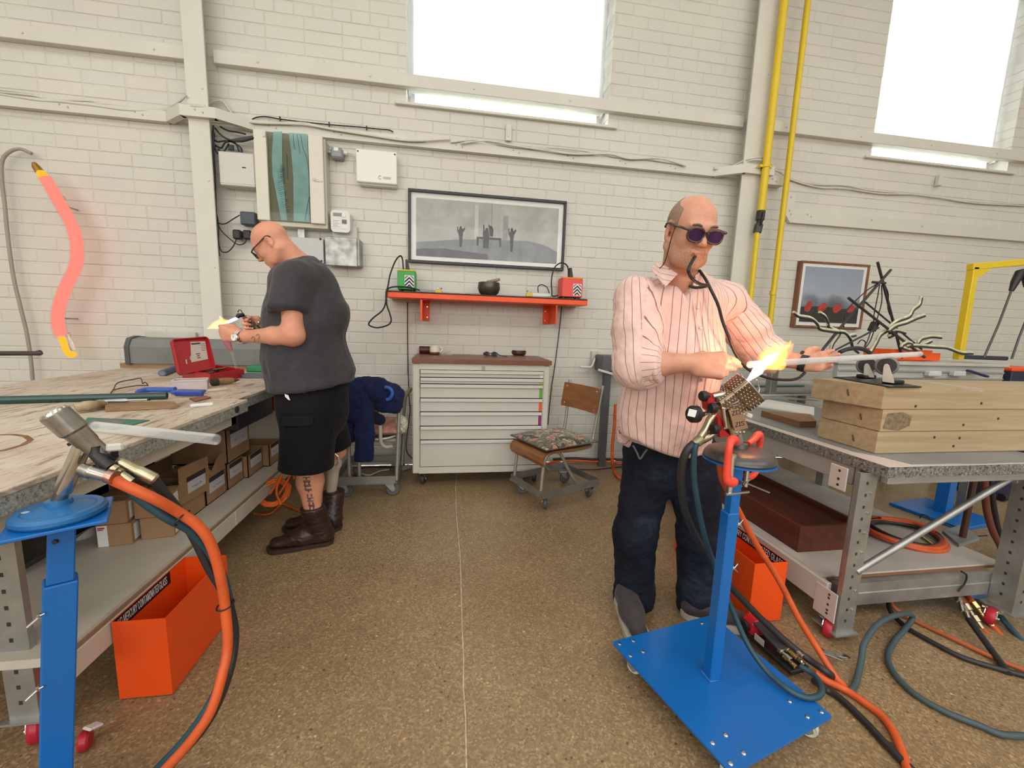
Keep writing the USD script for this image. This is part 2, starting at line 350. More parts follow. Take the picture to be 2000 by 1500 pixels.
# upper sheeting rail (steel bar) crossing the windows; lower cable rail with jogs around the stanchions
def rail(n, x0, x1, label):
    t = thing('trim_%d' % n, label, 'steel rail', ((x0 + x1) / 2, 3.6, 3.11), kind='structure')
    obj('bar', MB().bx((x0, 3.585, 3.108), (x1, YW + .001, 3.2), .003), TRIMP, t)
    m = MB()
    for x in np.arange(x0 + .3, x1 - .1, .8): m.cyl((x, 3.585, 3.15), (x, 3.579, 3.15), .008, n=8)
    obj('rivet', m, TRIMP, t)
rail(4, -8, XC1 - .07, 'flat painted steel rail along the brick left of the left stanchion, high up')
rail(5, XC1 + .075, XC2 - .06, 'flat painted steel rail crossing the foot of the middle window')
rail(6, XC2 + .075, 9.5, 'flat painted steel rail crossing the foot of the right window')
def lower_rail(n, runs, label):
    t = thing('trim_%d' % n, label, 'cable rail', (runs[0][0], 3.6, 2.68), kind='structure')
    for (xa, ya, xb, yb) in runs:
        a, b = np.array((xa, ya)), np.array((xb, yb)); d = nrm(b - a); nn = np.array((-d[1], d[0]))
        poly = [a - .0 * nn, b - .0 * nn, b + .045 * nn, a + .045 * nn]
        obj('rail_length', MB().prism(poly, (0, 0, 2.675), (1, 0, 0), (0, 1, 0), .072), TRIMP, t, smooth=False)
    m = MB()
    for xa, ya, xb, yb in runs:
        if abs(ya - yb) < .01:
            for x in np.arange(min(xa, xb) + .1, max(xa, xb), .47):
                for dx, dz in ((0, .045), (.05, .03)): m.cyl((x + dx, ya, 2.675 + dz), (x + dx, ya - .003, 2.675 + dz), .006, n=8)
    obj('screw_head', m, P('screw_beige', (.4, .38, .31), .5), t)  # screw heads in a darker beige than the rail
    return t
lower_rail(7, [(-8, 3.59, -2.06, 3.59), (-2.06, 3.59, -1.89, 3.45), (-1.89, 3.45, -1.66, 3.45), (-1.66, 3.45, -1.46, 3.59), (-1.46, 3.59, 2.36, 3.59), (2.36, 3.59, 2.56, 3.45), (2.56, 3.45, 2.85, 3.45)], 'painted timber cable rail jogging around both stanchions')
pk = thing('trim_8', 'painted timber block and boards right of the gas pipes under the loose white cables', 'board', (3.2, 3.6, 2.34), kind='structure')
obj('block', MB().bx((2.86, 3.56, 2.64), (3.06, YW, 2.725), .003), TRIMP, pk)
obj('board', MB().prism([(3.14, 2.60), (3.225, 2.60), (3.225, 2.455), (9.4, 2.46), (9.4, 2.345), (3.2, 2.335), (3.14, 2.41)], (0, 3.602, 0), (1, 0, 0), (0, 0, 1), -.036), TRIMP, pk, smooth=False)
m = MB()
for x, z in ((3.18, 2.56), (3.18, 2.44), (3.2, 2.41), (3.38, 2.42), (3.42, 2.40), (4.1, 2.42), (4.7, 2.4), (2.93, 2.69), (2.97, 2.67)): m.cyl((x, 3.602 if x > 3.1 else 3.56, z), (x, (3.602 if x > 3.1 else 3.56) - .003, z), .007, n=8)
obj('screw_head', m, _mats['screw_beige'], pk)

# windows
FRAMEP = P('window_frame_paint', (.75, .75, .76), .4, var=.03)
BLIND = usdkit.material(stage, '/World/Looks/blind_fabric', {'d': ('diffuse_bsdf', {'color': (.82, .82, .80)}), 't': ('translucent_bsdf', {'color': (.8, .8, .79)}), 'tr': ('transparent_bsdf', {'color': (.9, .9, .9)}), 'm': ('mix_closure', {'fac': .62}), 'm2': ('mix_closure', {'fac': .07})},
    [('d.BSDF', 'm.closure1'), ('t.BSDF', 'm.closure2'), ('m.closure', 'm2.closure1'), ('tr.BSDF', 'm2.closure2')], surface='m2.closure')
PANE = pane_mat('window_glass')
for i, (a, b, c, d) in enumerate(WINS):
    w = thing('window_%d' % (i + 1), ('middle' if i == 0 else 'right-hand') + ' window, steel framed with small panes behind a white roller blind', 'window', ((a + b) / 2, 3.85, c), kind='structure')
    yf = 3.845; m = MB()
    for x in (a, b): m.bx((x - .001 if x == a else x - .045, yf - .025, c), (x + .045 if x == a else x + .001, yf + .025, d))
    for z, hh in ((c, .018), (d - .045, .045)): m.bx((a, yf - .025, z), (b, yf + .025, z + hh))
    obj('frame', m, FRAMEP, w, smooth=False)
    nx, zz = 4, [c + .018, 3.31, 3.72, 4.05, 4.38, d - .045]
    xs = np.linspace(a + .045, b - .045, nx + 1)
    for x in xs[1:-1]: obj('glazing_bar', MB().bx((x - .012, yf - .018, c + .018), (x + .012, yf + .018, d - .04)), FRAMEP, w, smooth=False)
    for z in zz[1:-1]: obj('glazing_bar', MB().bx((a + .04, yf - .018, z - .014), (b - .04, yf + .018, z + .014)), FRAMEP, w, smooth=False)
    for k in range(nx):
        for q in range(5): obj('pane', MB().bx((xs[k], yf - .002, zz[q]), (xs[k + 1], yf + .002, zz[q + 1])), PANE, w, smooth=False)
    obj('sill', MB().bx((a - .085, YW - .03, c - .022), (b + .075, yf - .02, c), .004), TRIMP, w)
    bl = thing('roller_blind', 'white translucent roller blind drawn over the %s window' % ('middle' if i == 0 else 'right-hand'), 'blind', ((a + b) / 2, 3.77, c + .05))
    obj('fabric', MB().bx((a + .03, 3.7675, c + .18), (b - .035, 3.7685, d - .02)), BLIND, bl, smooth=False)
    obj('roller_tube', MB().cyl((a + .015, 3.77, c + .172), (b - .03, 3.77, c + .172), .031, n=20), P('blind_tube', (.8, .78, .72), .5), bl)
    for x in (a + .006, b - .03): obj('bracket', MB().bx((x, 3.735, c + .13), (x + .016, 3.80, c + .21), .003), FRAMEP, bl)
    for x in (a + .035, b - .06): obj('side_guide', MB().bx((x, 3.785, c + .02), (x + .022, 3.805, d - .02)), FRAMEP, bl, smooth=False)

# ---------------------------------------------------------------- things on the wall
def cable_bundle(name, label, paths, r=.007, m=None):
    c = thing(name, label, 'cable', paths[0][0])
    for p in paths: obj('cable', MB().tube(spline(p, 6), r, 8), m or P('cable_cream', (.62, .6, .53), .5), c, smooth=60)
    return c
cable_bundle('cable_bundle', 'loose cream cables lying on the cable rail left of the left stanchion', [
    [(-3.088, 3.6, 2.762), (-2.906, 3.6, 2.763), (-2.692, 3.6, 2.74), (-2.468, 3.6, 2.755), (-2.241, 3.6, 2.748), (-2.04, 3.6, 2.77), (-1.915, 3.5, 2.766), (-1.821, 3.46, 2.753), (-1.729, 3.46, 2.753)],
    [(-3.081, 3.59, 2.745), (-2.871, 3.59, 2.732), (-2.716, 3.59, 2.736), (-2.495, 3.59, 2.733), (-2.302, 3.59, 2.727), (-2.052, 3.59, 2.754), (-1.933, 3.5, 2.751), (-1.819, 3.455, 2.741), (-1.721, 3.455, 2.745)],
    [(-3.095, 3.61, 2.78), (-2.913, 3.61, 2.777), (-2.793, 3.61, 2.751), (-2.538, 3.61, 2.769), (-2.347, 3.61, 2.745), (-2.148, 3.61, 2.753), (-2.028, 3.61, 2.79), (-1.907, 3.5, 2.787), (-1.849, 3.47, 2.816)]])
cable_bundle('cable_bundle', 'loose cream cables sagging along the cable rail above the switch cabinet', [
    [(-1.746, 3.46, 2.758), (-1.684, 3.5, 2.743), (-1.62, 3.58, 2.749), (-1.481, 3.58, 2.728), (-1.302, 3.58, 2.736), (-1.119, 3.58, 2.758), (-.935, 3.58, 2.74), (-.746, 3.58, 2.73), (-.476, 3.58, 2.712), (-.198, 3.58, 2.716)],
    [(-1.744, 3.455, 2.746), (-1.668, 3.5, 2.735), (-1.599, 3.57, 2.736), (-1.442, 3.57, 2.721), (-1.226, 3.57, 2.736), (-1.08, 3.57, 2.743), (-.895, 3.57, 2.729), (-.63, 3.57, 2.715), (-.317, 3.57, 2.704), (.004, 3.57, 2.747)],
    [(-1.771, 3.6, 2.831), (-1.721, 3.6, 2.857), (-1.676, 3.6, 2.858), (-1.637, 3.6, 2.81), (-1.602, 3.58, 2.762)]])
cable_bundle('cable_bundle', 'loose cream cables on the cable rail under the middle window', [
    [(.005, 3.58, 2.728), (.211, 3.58, 2.767), (.337, 3.58, 2.756), (.551, 3.58, 2.741), (.768, 3.58, 2.753), (.991, 3.58, 2.738), (1.216, 3.58, 2.755), (1.448, 3.58, 2.747), (1.732, 3.58, 2.752), (2.049, 3.58, 2.739)],
    [(.087, 3.57, 2.724), (.294, 3.57, 2.763), (.506, 3.57, 2.748), (.766, 3.57, 2.737), (1.033, 3.57, 2.73), (1.35, 3.57, 2.759), (1.538, 3.57, 2.739), (1.822, 3.57, 2.765), (2.069, 3.57, 2.728)],
    [(.51, 3.6, 2.761), (.772, 3.6, 2.77), (.95, 3.6, 2.778), (1.131, 3.6, 2.775), (1.316, 3.6, 2.763), (1.598, 3.6, 2.76), (1.888, 3.6, 2.748)]])
cable_bundle('cable_bundle', 'loose cream cables jogging from the right stanchion along the wall to the right', [
    [(2.349, 3.58, 2.739), (2.499, 3.58, 2.761), (2.571, 3.5, 2.79), (2.629, 3.46, 2.802), (2.728, 3.46, 2.811), (2.874, 3.5, 2.749), (3.068, 3.6, 2.756), (3.19, 3.62, 2.719), (3.485, 3.62, 2.679), (3.767, 3.62, 2.692), (4.178, 3.62, 2.678), (4.658, 3.62, 2.702), (5.294, 3.62, 2.677), (5.986, 3.62, 2.699)],
    [(2.347, 3.575, 2.729), (2.497, 3.575, 2.746), (2.588, 3.5, 2.779), (2.651, 3.455, 2.789), (2.783, 3.46, 2.786), (2.979, 3.56, 2.757), (3.171, 3.62, 2.735), (3.425, 3.62, 2.702), (3.762, 3.62, 2.72), (4.057, 3.62, 2.697), (4.474, 3.62, 2.702), (4.971, 3.62, 2.692), (5.486, 3.62, 2.692), (5.982, 3.62, 2.714)]])
blk = thing('cable', 'thin dark cable clipped to the wall just above the switch cabinet', 'cable', (-1.452, 3.6, 2.762))
obj('run', MB().tube(spline([(-1.489, 3.62, 2.763), (-1.449, 3.62, 2.782), (-1.387, 3.62, 2.792), (-1.279, 3.62, 2.785), (-1.094, 3.62, 2.782), (-.907, 3.62, 2.783), (-.715, 3.62, 2.788), (-.56, 3.62, 2.788), (-.481, 3.62, 2.789), (-.449, 3.62, 2.777)], 6), .0045, 8), BLACK, blk)
for p in [(-1.288, 3.615, 2.786), (-.932, 3.615, 2.782), (-.652, 3.615, 2.784)]: obj('clip', MB().box(p, (.008, .012, .03)), BLACK, blk)
pl = single('wall_socket', MB().bx((.457, 3.63, 2.931), (.507, 3.615, 2.802), .003).bx((.471, 3.616, 2.902), (.488, 3.611, 2.831)), TRIMP, 'small painted wall plate under the middle window', 'wall plate')
hk = single('wall_bracket', MB().bx((4.809, 3.63, 2.901), (4.855, 3.6, 2.803), .002).bx((4.769, 3.6, 2.888), (4.766, 3.57, 2.787)), TRIMP, 'small painted steel bracket under the right-hand window', 'bracket')

# white control box
GREYBOX = P('grey_box_paint', (.60, .59, .54), .45, var=.03)
c = thing('control_box', 'off-white metal control box beside the left stanchion', 'electrical box', (-1.608, 3.6, 2.265))
obj('body', MB().bx((-1.698, 3.53, 2.487), ((-1.452, 3.53, 2.26)[0], YW, (-1.573, 3.53, 2.248)[2]), .006), GREYBOX, c)
obj('lid_edge', MB().bx((-1.704, 3.528, 2.264), ((-1.45, 3.528, 2.285)[0], 3.534, (-1.572, 3.53, 2.261)[2] + .004), .001), P('lid_edge', (.5, .49, .45), .5), c)
obj('badge', MB().bx((-1.537, 3.529, 2.387), ((-1.512, 3.529, 2.382)[0], 3.531, (-1.527, 3.53, 2.379)[2])), INK, c)
# grey/black wiring beside the stanchion
m = MB()
for pth in ([(-1.73, 3.56, 2.669), (-1.739, 3.56, 2.58), (-1.729, 3.56, 2.51), (-1.714, 3.56, 2.475)], [(-1.715, 3.55, 2.648), (-1.683, 3.55, 2.609), (-1.633, 3.55, 2.579), (-1.547, 3.55, 2.57), (-1.433, 3.5, 2.588)], [(-1.747, 3.57, 2.583), (-1.714, 3.57, 2.562), (-1.661, 3.57, 2.574), (-1.609, 3.57, 2.568), (-1.558, 3.57, 2.537), (-1.549, 3.57, 2.505)], [(-1.739, 3.57, 2.538), (-1.692, 3.57, 2.521), (-1.661, 3.57, 2.563), (-1.608, 3.57, 2.572), (-1.585, 3.57, 2.552), (-1.57, 3.57, 2.507)], [(-1.714, 3.57, 2.508), (-1.68, 3.57, 2.493), (-1.637, 3.57, 2.558)], [(-1.69, 3.57, 2.67), (-1.639, 3.57, 2.647), (-1.576, 3.57, 2.643), (-1.517, 3.57, 2.634)]): m.tube(spline(pth, 6), .006, 7)
m2 = MB()
m2.tube(spline([(-1.735, 3.56, 2.633), (-1.742, 3.56, 2.473), (-1.744, 3.56, 2.329), (-1.749, 3.56, 2.146), (-1.753, 3.56, 1.96), (-1.757, 3.56, 1.847), (-1.749, 3.56, 1.733)], 6), .007, 7).tube(spline([(-1.734, 3.57, 2.62), (-1.758, 3.57, 2.403), (-1.762, 3.57, 2.184), (-1.763, 3.57, 1.999)], 6), .006, 7)
wc = thing('wiring', 'tangle of black wires between the stanchion and the control box', 'wiring', (-1.783, 3.57, 1.733))
obj('loose_wires', m, BLACK, wc); obj('drop_wires', m2, BLACK, wc)
obj('wide_cable', MB().tube([(-1.614, 3.56, 2.578), (-1.522, 3.56, 2.594), (-1.453, 3.56, 2.615)], [.008, .018, .014], 8), P('grey_cable', (.07, .07, .075), .5), wc)
obj('plug', MB().bx((-1.646, 3.58, 2.551), (-1.605, 3.57, 2.511), .004), BLACK, wc)
m = MB().tube(spline([(-1.598, 3.57, 2.566), (-1.571, 3.57, 2.55), (-1.558, 3.57, 2.523), (-1.559, 3.57, 2.504)], 5), .005, 7); obj('blue_wire', m, P('blue_wire', (.03, .05, .3), .4), wc, label='blue wire')
# switch cabinet
c = thing('switch_cabinet', 'cream electrical switch cabinet with a smoked window showing teal sheets', 'switch cabinet', (-1.248, 3.6, 2.019))
x0, x1 = (-1.435, 3.5, 2.478)[0] - .003, (-.954, 3.5, 2.339)[0]
zt, zb = (-1.204, 3.5, 2.65)[2], (-1.213, 3.5, 2.01)[2]
obj('body', MB().bx((x0 + .01, 3.53, zb - .03), (x1 + .012, YW, zt - .01), .003), P('cabinet_body', (.56, .54, .46), .45), c)
wx0, wx1 = (-1.35, 3.5, 2.331)[0], (-1.057, 3.5, 2.334)[0]
dr = obj('door', MB().bx((x0, 3.50, zb), (wx0, 3.528, zt), .003).bx((wx1, 3.50, zb), (x1, 3.528, zt), .003), P('cabinet_door', (.68, .65, .56), .42, var=.02), c)
obj('lock', MB().cyl((-1.021, 3.5, 2.334), np.add((-1.021, 3.5, 2.334), (0, -.008, 0)), .012).bx(np.add((-1.021, 3.5, 2.33), (0, 0, -.014)), np.add((-.962, 3.5, 2.324), (0, -.004, .01)), .002), P('lock_plastic', (.6, .57, .5), .4), dr)
obj('hinge', MB().bx((-1.371, 3.5, 2.637), np.add((-1.352, 3.5, 2.6), (0, -.005, 0)), .001), GALV, dr)
obj('inner_panel', MB().bx((wx0, 3.522, zb + .004), (wx1, 3.527, zt - .004)), P('inner_panel', (.16, .15, .10), .6), c)
TEAL = P('teal_sheet', (.25, .43, .46), .6, var=.12, vs=12.)
lf = [(p[0], p[2]) for p in [(-1.304, 3.521, 2.652), (-1.322, 3.521, 2.497), (-1.325, 3.521, 2.351), (-1.303, 3.521, 2.206), (-1.278, 3.521, 2.021), (-1.234, 3.521, 2.024), (-1.243, 3.521, 2.174), (-1.253, 3.521, 2.358), (-1.25, 3.521, 2.503), (-1.244, 3.521, 2.659)]]
rt = [(p[0], p[2]) for p in [(-1.197, 3.521, 2.656), (-1.185, 3.521, 2.51), (-1.178, 3.521, 2.327), (-1.187, 3.521, 2.02), (-1.071, 3.521, 2.021), (-1.064, 3.521, 2.659)]]
obj('teal_sheet', MB().prism(lf, (0, 3.5215, 0), (1, 0, 0), (0, 0, 1), .002), TEAL, c, smooth=False)
obj('teal_sheet', MB().prism(rt, (0, 3.5215, 0), (1, 0, 0), (0, 0, 1), .002), TEAL, c, smooth=False)
m = MB()
for k in range(26):
    y = 330 + k * 3.8; xa = 533.5 + max(0, k - 10) * .75; m.bar(np.add((x0, 0, 0), ((xa - 497) * .00405 + .0, 3.519, zt - (y - 258) * (zt - zb) / 175)), np.add((x0, 0, 0), ((xa + 12 - k % 4 - 497) * .00405, 3.519, zt - (y - 3 - k % 3 - 258) * (zt - zb) / 175)), .0022, .001)
for k in range(12): m.bx((x0 + .17, 3.5188, zt - .23 - k * .011), (x0 + .20, 3.5195, zt - .226 - k * .011)); m.bx((x0 + .375, 3.5188, zt - .23 - k * .011), (x0 + .395, 3.5195, zt - .226 - k * .011))
for pth in ([(-1.165, 3.519, 2.648), (-1.164, 3.519, 2.583), (-1.158, 3.519, 2.54)], [(-1.139, 3.519, 2.65), (-1.131, 3.519, 2.586), (-1.123, 3.519, 2.515)], [(-1.114, 3.519, 2.649), (-1.1, 3.519, 2.553), (-1.073, 3.519, 2.475), (-1.063, 3.519, 2.336)], [(-1.068, 3.519, 2.206), (-1.085, 3.519, 2.129), (-1.104, 3.519, 2.033)], [(-1.217, 3.519, 2.506), (-1.218, 3.519, 2.323)]): m.tube(spline(pth, 4), .002, 5)
obj('sheet_marking', m, P('sheet_ink', (.05, .12, .15), .7), c)
obj('window', MB().bx((wx0, 3.505, zb + .004), (wx1, 3.508, zt - .004)), pane_mat('smoked_pane', (.90, .92, .89), 1.3, .04), c, smooth=False)
# conduit, pale panel, meter, cut-out box
c = single('conduit', MB().bx((-1.185, 3.58, 2.011), (-1.13, 3.6, 1.91), .003), metal('zinc', (.5, .5, .48), .5, .25, 20.), 'short galvanised trunking under the switch cabinet', 'conduit')
c = thing('electrical_panel', 'pale grey electrical panel behind the bald man in the grey shirt', 'electrical panel', (-1.126, 3.6, 1.716))
obj('cover', MB().bx((-1.225, 3.545, 1.908), ((-.983, 3.545, 1.814)[0], YW, (-1.108, 3.545, 1.717)[2]), .004), P('panel_grey', (.52, .55, .52), .45, var=.03), c)
m = MB()
for p in ((-1.003, 3.545, 1.903), (-1.001, 3.545, 1.735)): m.cyl(p, np.add(p, (0, -.004, 0)), .008, n=10)
obj('screw', m, INK, c)
c = thing('metal_switch_box', 'scuffed grey metal cut-out box below the electricity meter', 'electrical box', (-.864, 3.6, 1.702))
ax, bz = (-.965, 3.52, 1.924), (-.723, 3.52, 1.703)
obj('cover', MB().bx((ax[0], 3.52, bz[2]), (bz[0], 3.54, ax[2]), .004), P('scuffed_zinc', (.36, .37, .35), .42, .5, .45, 14.), c)
obj('body', MB().bx((ax[0] + .012, 3.53, bz[2] + .005), (bz[0] + .02, YW, ax[2] - .004), .004), P('zinc_dark', (.33, .33, .31), .5, .4, .3, 14.), c)
c = thing('electricity_meter', 'white electricity meter with a display on its clear backing board', 'meter', (-.865, 3.6, 1.97))
a, b = (-.922, 3.54, 2.131), (-.777, 3.54, 1.964); w, h = b[0] - a[0], a[2] - b[2]
pts = sg.box(a[0] + .03, b[2] + .03, b[0] - .03, a[2] - .03).buffer(.03)
obj('case', MB().prism(pts, (0, 3.54, 0), (1, 0, 0), (0, 0, 1), -.09), WHITE, c)
obj('display', MB().bx((a[0] + .02, 3.537, a[2] - .045), (a[0] + .09, 3.541, a[2] - .022)), P('lcd', (.22, .25, .22), .3), c)
obj('dial', MB().lathe([(0, .004), (.015, .004), (.02, 0)], (b[0] - .045, 3.54, a[2] - .036), (0, -1, 0)), P('dial', (.8, .8, .78), .4), c)
obj('label', MB().bx((a[0] + .012, 3.538, a[2] - .14), (a[0] + .075, 3.541, a[2] - .07)).bx((a[0] + .085, 3.538, a[2] - .14), (b[0] - .015, 3.541, a[2] - .115)), PAPER, c)
m = MB()
for k in range(5): m.bx((a[0] + .016, 3.5372, a[2] - .08 - k * .012), (a[0] + .066 - .01 * (k % 2), 3.5375, a[2] - .078 - k * .012))
m.bx((b[0] - .06, 3.536, a[2] - .1), (b[0] - .025, 3.538, a[2] - .07))
obj('printed_line', m, P('grey_ink', (.16, .17, .18), .7), c)
obj('backing_board', MB().bx((a[0] - .005, 3.60, b[2] - .05), (b[0] + .04, YW, a[2] - .10), .004), P('backing', (.58, .56, .5), .4), c)
# alarm panel, junction box
c = thing('alarm_panel', 'white square alarm panel on the brick wall, right of the switch cabinet', 'alarm panel', (-.582, 3.6, 2.365))
a, b = (-.725, 3.55, 2.604), (-.414, 3.55, 2.359)
obj('cover', MB().bx((a[0], 3.55, b[2]), (b[0], 3.585, a[2]), .006), P('alarm_white', (.80, .80, .76), .35, var=.01), c)
obj('base', MB().bx((a[0] + .01, 3.58, b[2] - .012), (b[0] - .008, YW, a[2] - .01), .004), WHITE, c)
m = MB()
for x, z in ((a[0] + .016, a[2] - .02), (b[0] - .016, a[2] - .02)): m.cyl((x, 3.55, z), (x, 3.548, z), .006, n=8)
obj('screw', m, INK, c)
m = MB().tube([(b[0] - .13 + .012 * math.cos(t), 3.549, b[2] + .045 + .012 * math.sin(t)) for t in np.linspace(.8, 5.5, 12)], .0022, 5)
for k in range(5): m.bx((b[0] - .105 + k * .012, 3.548, b[2] + .036), (b[0] - .096 + k * .012, 3.5502, b[2] + .052))
obj('logo', m, P('logo_grey', (.4, .4, .4), .6), c)
c = thing('junction_box', 'small grey junction box between the switch cabinet and the alarm panel', 'junction box', (-.882, 3.6, 2.526))
a, b = (-.915, 3.56, 2.601), (-.826, 3.56, 2.524)
obj('box', MB().bx((a[0], 3.56, b[2]), (b[0], YW, a[2]), .012), P('junction_grey', (.26, .28, .30), .45), c)
obj('label', MB().bx((a[0] + .025, 3.558, b[2] + .05), (b[0] - .03, 3.561, b[2] + .075)), PAPER, c)
obj('gland', MB().cyl((a[0] + .002, 3.6, b[2] + .05), (a[0] - .035, 3.6, b[2] + .05), .016), GALV, c)
obj('gland', MB().cyl((b[0] - .002, 3.6, b[2] + .055), (b[0] + .03, 3.6, b[2] + .055), .015), WHITE, c)
obj('cable', MB().tube(spline([(b[0] + .03, 3.6, b[2] + .055), (b[0] + .07, 3.6, b[2] + .05), (b[0] + .10, 3.61, b[2] + .01), (b[0] + .12, 3.62, b[2] - .02)], 5), .006, 7), _mats['cable_cream'], c)
# sockets with adapters
c = thing('socket_strip', 'grey double socket plate on the wall beside the left stanchion', 'socket', (-1.609, 3.62, 1.879))
obj('plate', MB().bx((-1.668, 3.6, 1.975), (-1.495, 3.615, 1.905), .004), P('socket_grey', (.5, .5, .46), .4), c)
for k, (x0, y0, x1, y1, la) in enumerate(((467.5,412,499,440,'large dark grey power adapter plugged in above two small ones'), (453,447.5,469.5,467,'small black plug adapter, left of the pair under the large one'), (473,448.5,490,467.5,'small black plug adapter, right of the pair under the large one'))):
    pass
def adapter(a, b, y, label, m, tail):
    t = thing('power_adapter', label, 'power adapter', ((a[0] + b[0]) / 2, y, min(a[2], b[2])))
    obj('case', MB().bx((a[0], y, b[2]), (b[0], 3.6, a[2]), .008), m, t)
    obj('cord', MB().tube(spline(tail, 5), .004, 7), BLACK, t)
DGREY = P('dark_grey_plastic', (.055, .065, .085), .45)
adapter((-1.574, 3.53, 2.07), (-1.466, 3.53, 1.973), 3.53, 'large dark grey power adapter above the two small plug adapters', DGREY, [(-1.587, 3.56, 2.046), (-1.636, 3.56, 2.013), (-1.692, 3.56, 1.975), (-1.734, 3.56, 1.976), (-1.746, 3.56, 2.016)])
adapter((-1.643, 3.55, 1.937), (-1.587, 3.55, 1.867), 3.55, 'small black plug adapter, left one of the pair beside the stanchion', BLACK, [(-1.619, 3.56, 1.867), (-1.648, 3.56, 1.808), (-1.69, 3.56, 1.767), (-1.733, 3.56, 1.772), (-1.746, 3.56, 1.847), (-1.739, 3.56, 1.961), (-1.745, 3.56, 2.035)])
adapter((-1.571, 3.55, 1.938), (-1.513, 3.55, 1.87), 3.55, 'small black plug adapter, right one of the pair beside the stanchion', BLACK, [(-1.543, 3.56, 1.872), (-1.57, 3.56, 1.836), (-1.618, 3.56, 1.829), (-1.68, 3.56, 1.878), (-1.723, 3.56, 1.924), (-1.745, 3.56, 1.979)])
# ---- pictures
def frame_box(t, x0, x1, z0, z1, w, y0, y1, m):
    obj('frame', MB().bx((x0, y0, z1 - w), (x1, y1, z1), .002).bx((x0, y0, z0), (x1, y1, z0 + w), .002).bx((x0, y0, z0 + w), (x0 + w, y1, z1 - w), .002).bx((x1 - w, y0, z0 + w), (x1, y1, z1 - w), .002), m, t, smooth=False)
t = thing('framed_print', 'wide black framed grey print of dark figures above the orange shelf', 'picture', (.322, 3.62, 1.768))
x0, x1, z0, z1 = (-.334, 3.605, 2.067)[0], (1.006, 3.605, 2.073)[0], (.321, 3.605, 1.773)[2], (.307, 3.605, 2.358)[2]
frame_box(t, x0, x1, z0, z1, .022, 3.60, YW, P('frame_black', (.02, .02, .024), .4))
obj('mat_board', MB().bx((x0 + .01, 3.622, z0 + .01), (x1 - .01, 3.626, z1 - .01)), P('mat_board', (.9, .9, .87), .8, var=.02), t, smooth=False)
ix0, ix1, iz0, iz1 = x0 + .063, x1 - .063, z0 + .058, z1 - .062
_mats['grey_print'] = usdkit.material(stage, '/World/Looks/grey_print', {'g': ('geometry', {}), 'n': ('noise_texture', {'scale': 5., 'detail': 6., 'roughness': .65}), 'r': ('rgb_ramp', {'ramp': [(.3, (.36, .37, .34)), (.7, (.56, .57, .52))]}), 'p': ('principled_bsdf', {'roughness': .5})}, [('g.position', 'n.vector'), ('n.fac', 'r.fac'), ('r.color', 'p.base_color')], surface='p.BSDF')
obj('print', MB().bx((ix0, 3.620, iz0), (ix1, 3.623, iz1)), _mats['grey_print'], t, smooth=False)
W_, H_ = ix1 - ix0, iz1 - iz0
def pr(poly, name, m, y=3.6195, d=.0008):
    obj(name, MB().prism([(ix0 + u * W_, iz0 + v * H_) for u, v in poly], (0, y, 0), (1, 0, 0), (0, 0, 1), d), m, t, smooth=False)
G1 = P('print_grey_floor', (.24, .255, .27), .5, var=.25, vs=9.); G2 = P('print_grey_dark', (.10, .105, .12), .5, var=.3, vs=14.); G3 = P('print_figure', (.05, .052, .062), .5); G4 = P('print_grey_mid', (.32, .33, .33), .5, var=.15)
pr([(0, 0), (1, 0), (1, .22), (.9, .33), (.78, .38), (.5, .36), (.28, .33), (.14, .28), (0, .24)], 'printed_floor', G1)
pr([(0, .0), (.50, .0), (.49, .10), (.24, .14), (.20, .16), (0, .12)], 'printed_plinth', G2, 3.6190)
pr([(.40, .36), (.425, .36), (.425, .95), (.40, .95)], 'printed_pilaster', P('print_light', (.6, .6, .55), .5), 3.6192)
pr([(.515, .36), (.522, .36), (.522, 1), (.515, 1)], 'printed_pilaster', G4, 3.6192); pr([(.60, .36), (.635, .36), (.635, .8), (.60, .8)], 'printed_pilaster', G4, 3.6192)
pr([(.415, .24), (.43, .24), (.43, .36), (.575, .36), (.575, .24), (.59, .24), (.59, .40), (.415, .40)], 'printed_table', G3, 3.6186)
def fig(u, s=1, base=.2, h=.36):
    pr([(u - .008, base), (u + .008, base), (u + .012, base + h * .5), (u + .016, base + h * .72), (u + .03, base + h * .88), (u + .028, base + h * .97), (u + .012, base + h * .88), (u + .006, base + h * .9), (u + .004, base + h), (u - .008, base + h), (u - .010, base + h * .88), (u - .02, base + h * .82), (u - .02, base + h * .98), (u - .027, base + h * .98), (u - .026, base + h * .74), (u - .014, base + h * .6)], 'printed_figure', G3, 3.6182)
fig(.305, base=.2); fig(.665, base=.17, h=.42)
pr([(.462, .2), (.50, .2), (.505, .45), (.50, .5), (.493, .56), (.478, .56), (.47, .5), (.466, .62), (.460, .62), (.458, .44)], 'printed_figure', G3, 3.6182)
pr([(.508, .42), (.53, .42), (.532, .54), (.52, .6), (.507, .6), (.499, .64), (.497, .62), (.503, .5)], 'printed_figure', G3, 3.6182)
obj('glazing', MB().bx((x0 + .012, 3.609, z0 + .012), (x1 - .012, 3.611, z1 - .012)), pane_mat('picture_glass', (.96, .96, .96), 1.3, .05), t, smooth=False)
t = thing('framed_print', 'brown framed picture with red shapes under a blue grey sky, right of the pipes', 'picture', (3.845, 3.62, 1.353))
x0, x1, z0, z1 = (3.373, 3.59, 1.671)[0], (4.154, 3.575, 1.679)[0], (3.767, 3.575, 1.356)[2], (3.663, 3.575, 1.993)[2]
frame_box(t, x0, x1, z0, z1, .020, 3.588, YW, wood('frame_wood', (.30, .12, .055), (.16, .055, .025), .4, (20, 20, 3)))
obj('mat_board', MB().bx((x0 + .01, 3.60, z0 + .01), (x1 - .01, 3.604, z1 - .01)), _mats['mat_board'], t, smooth=False)
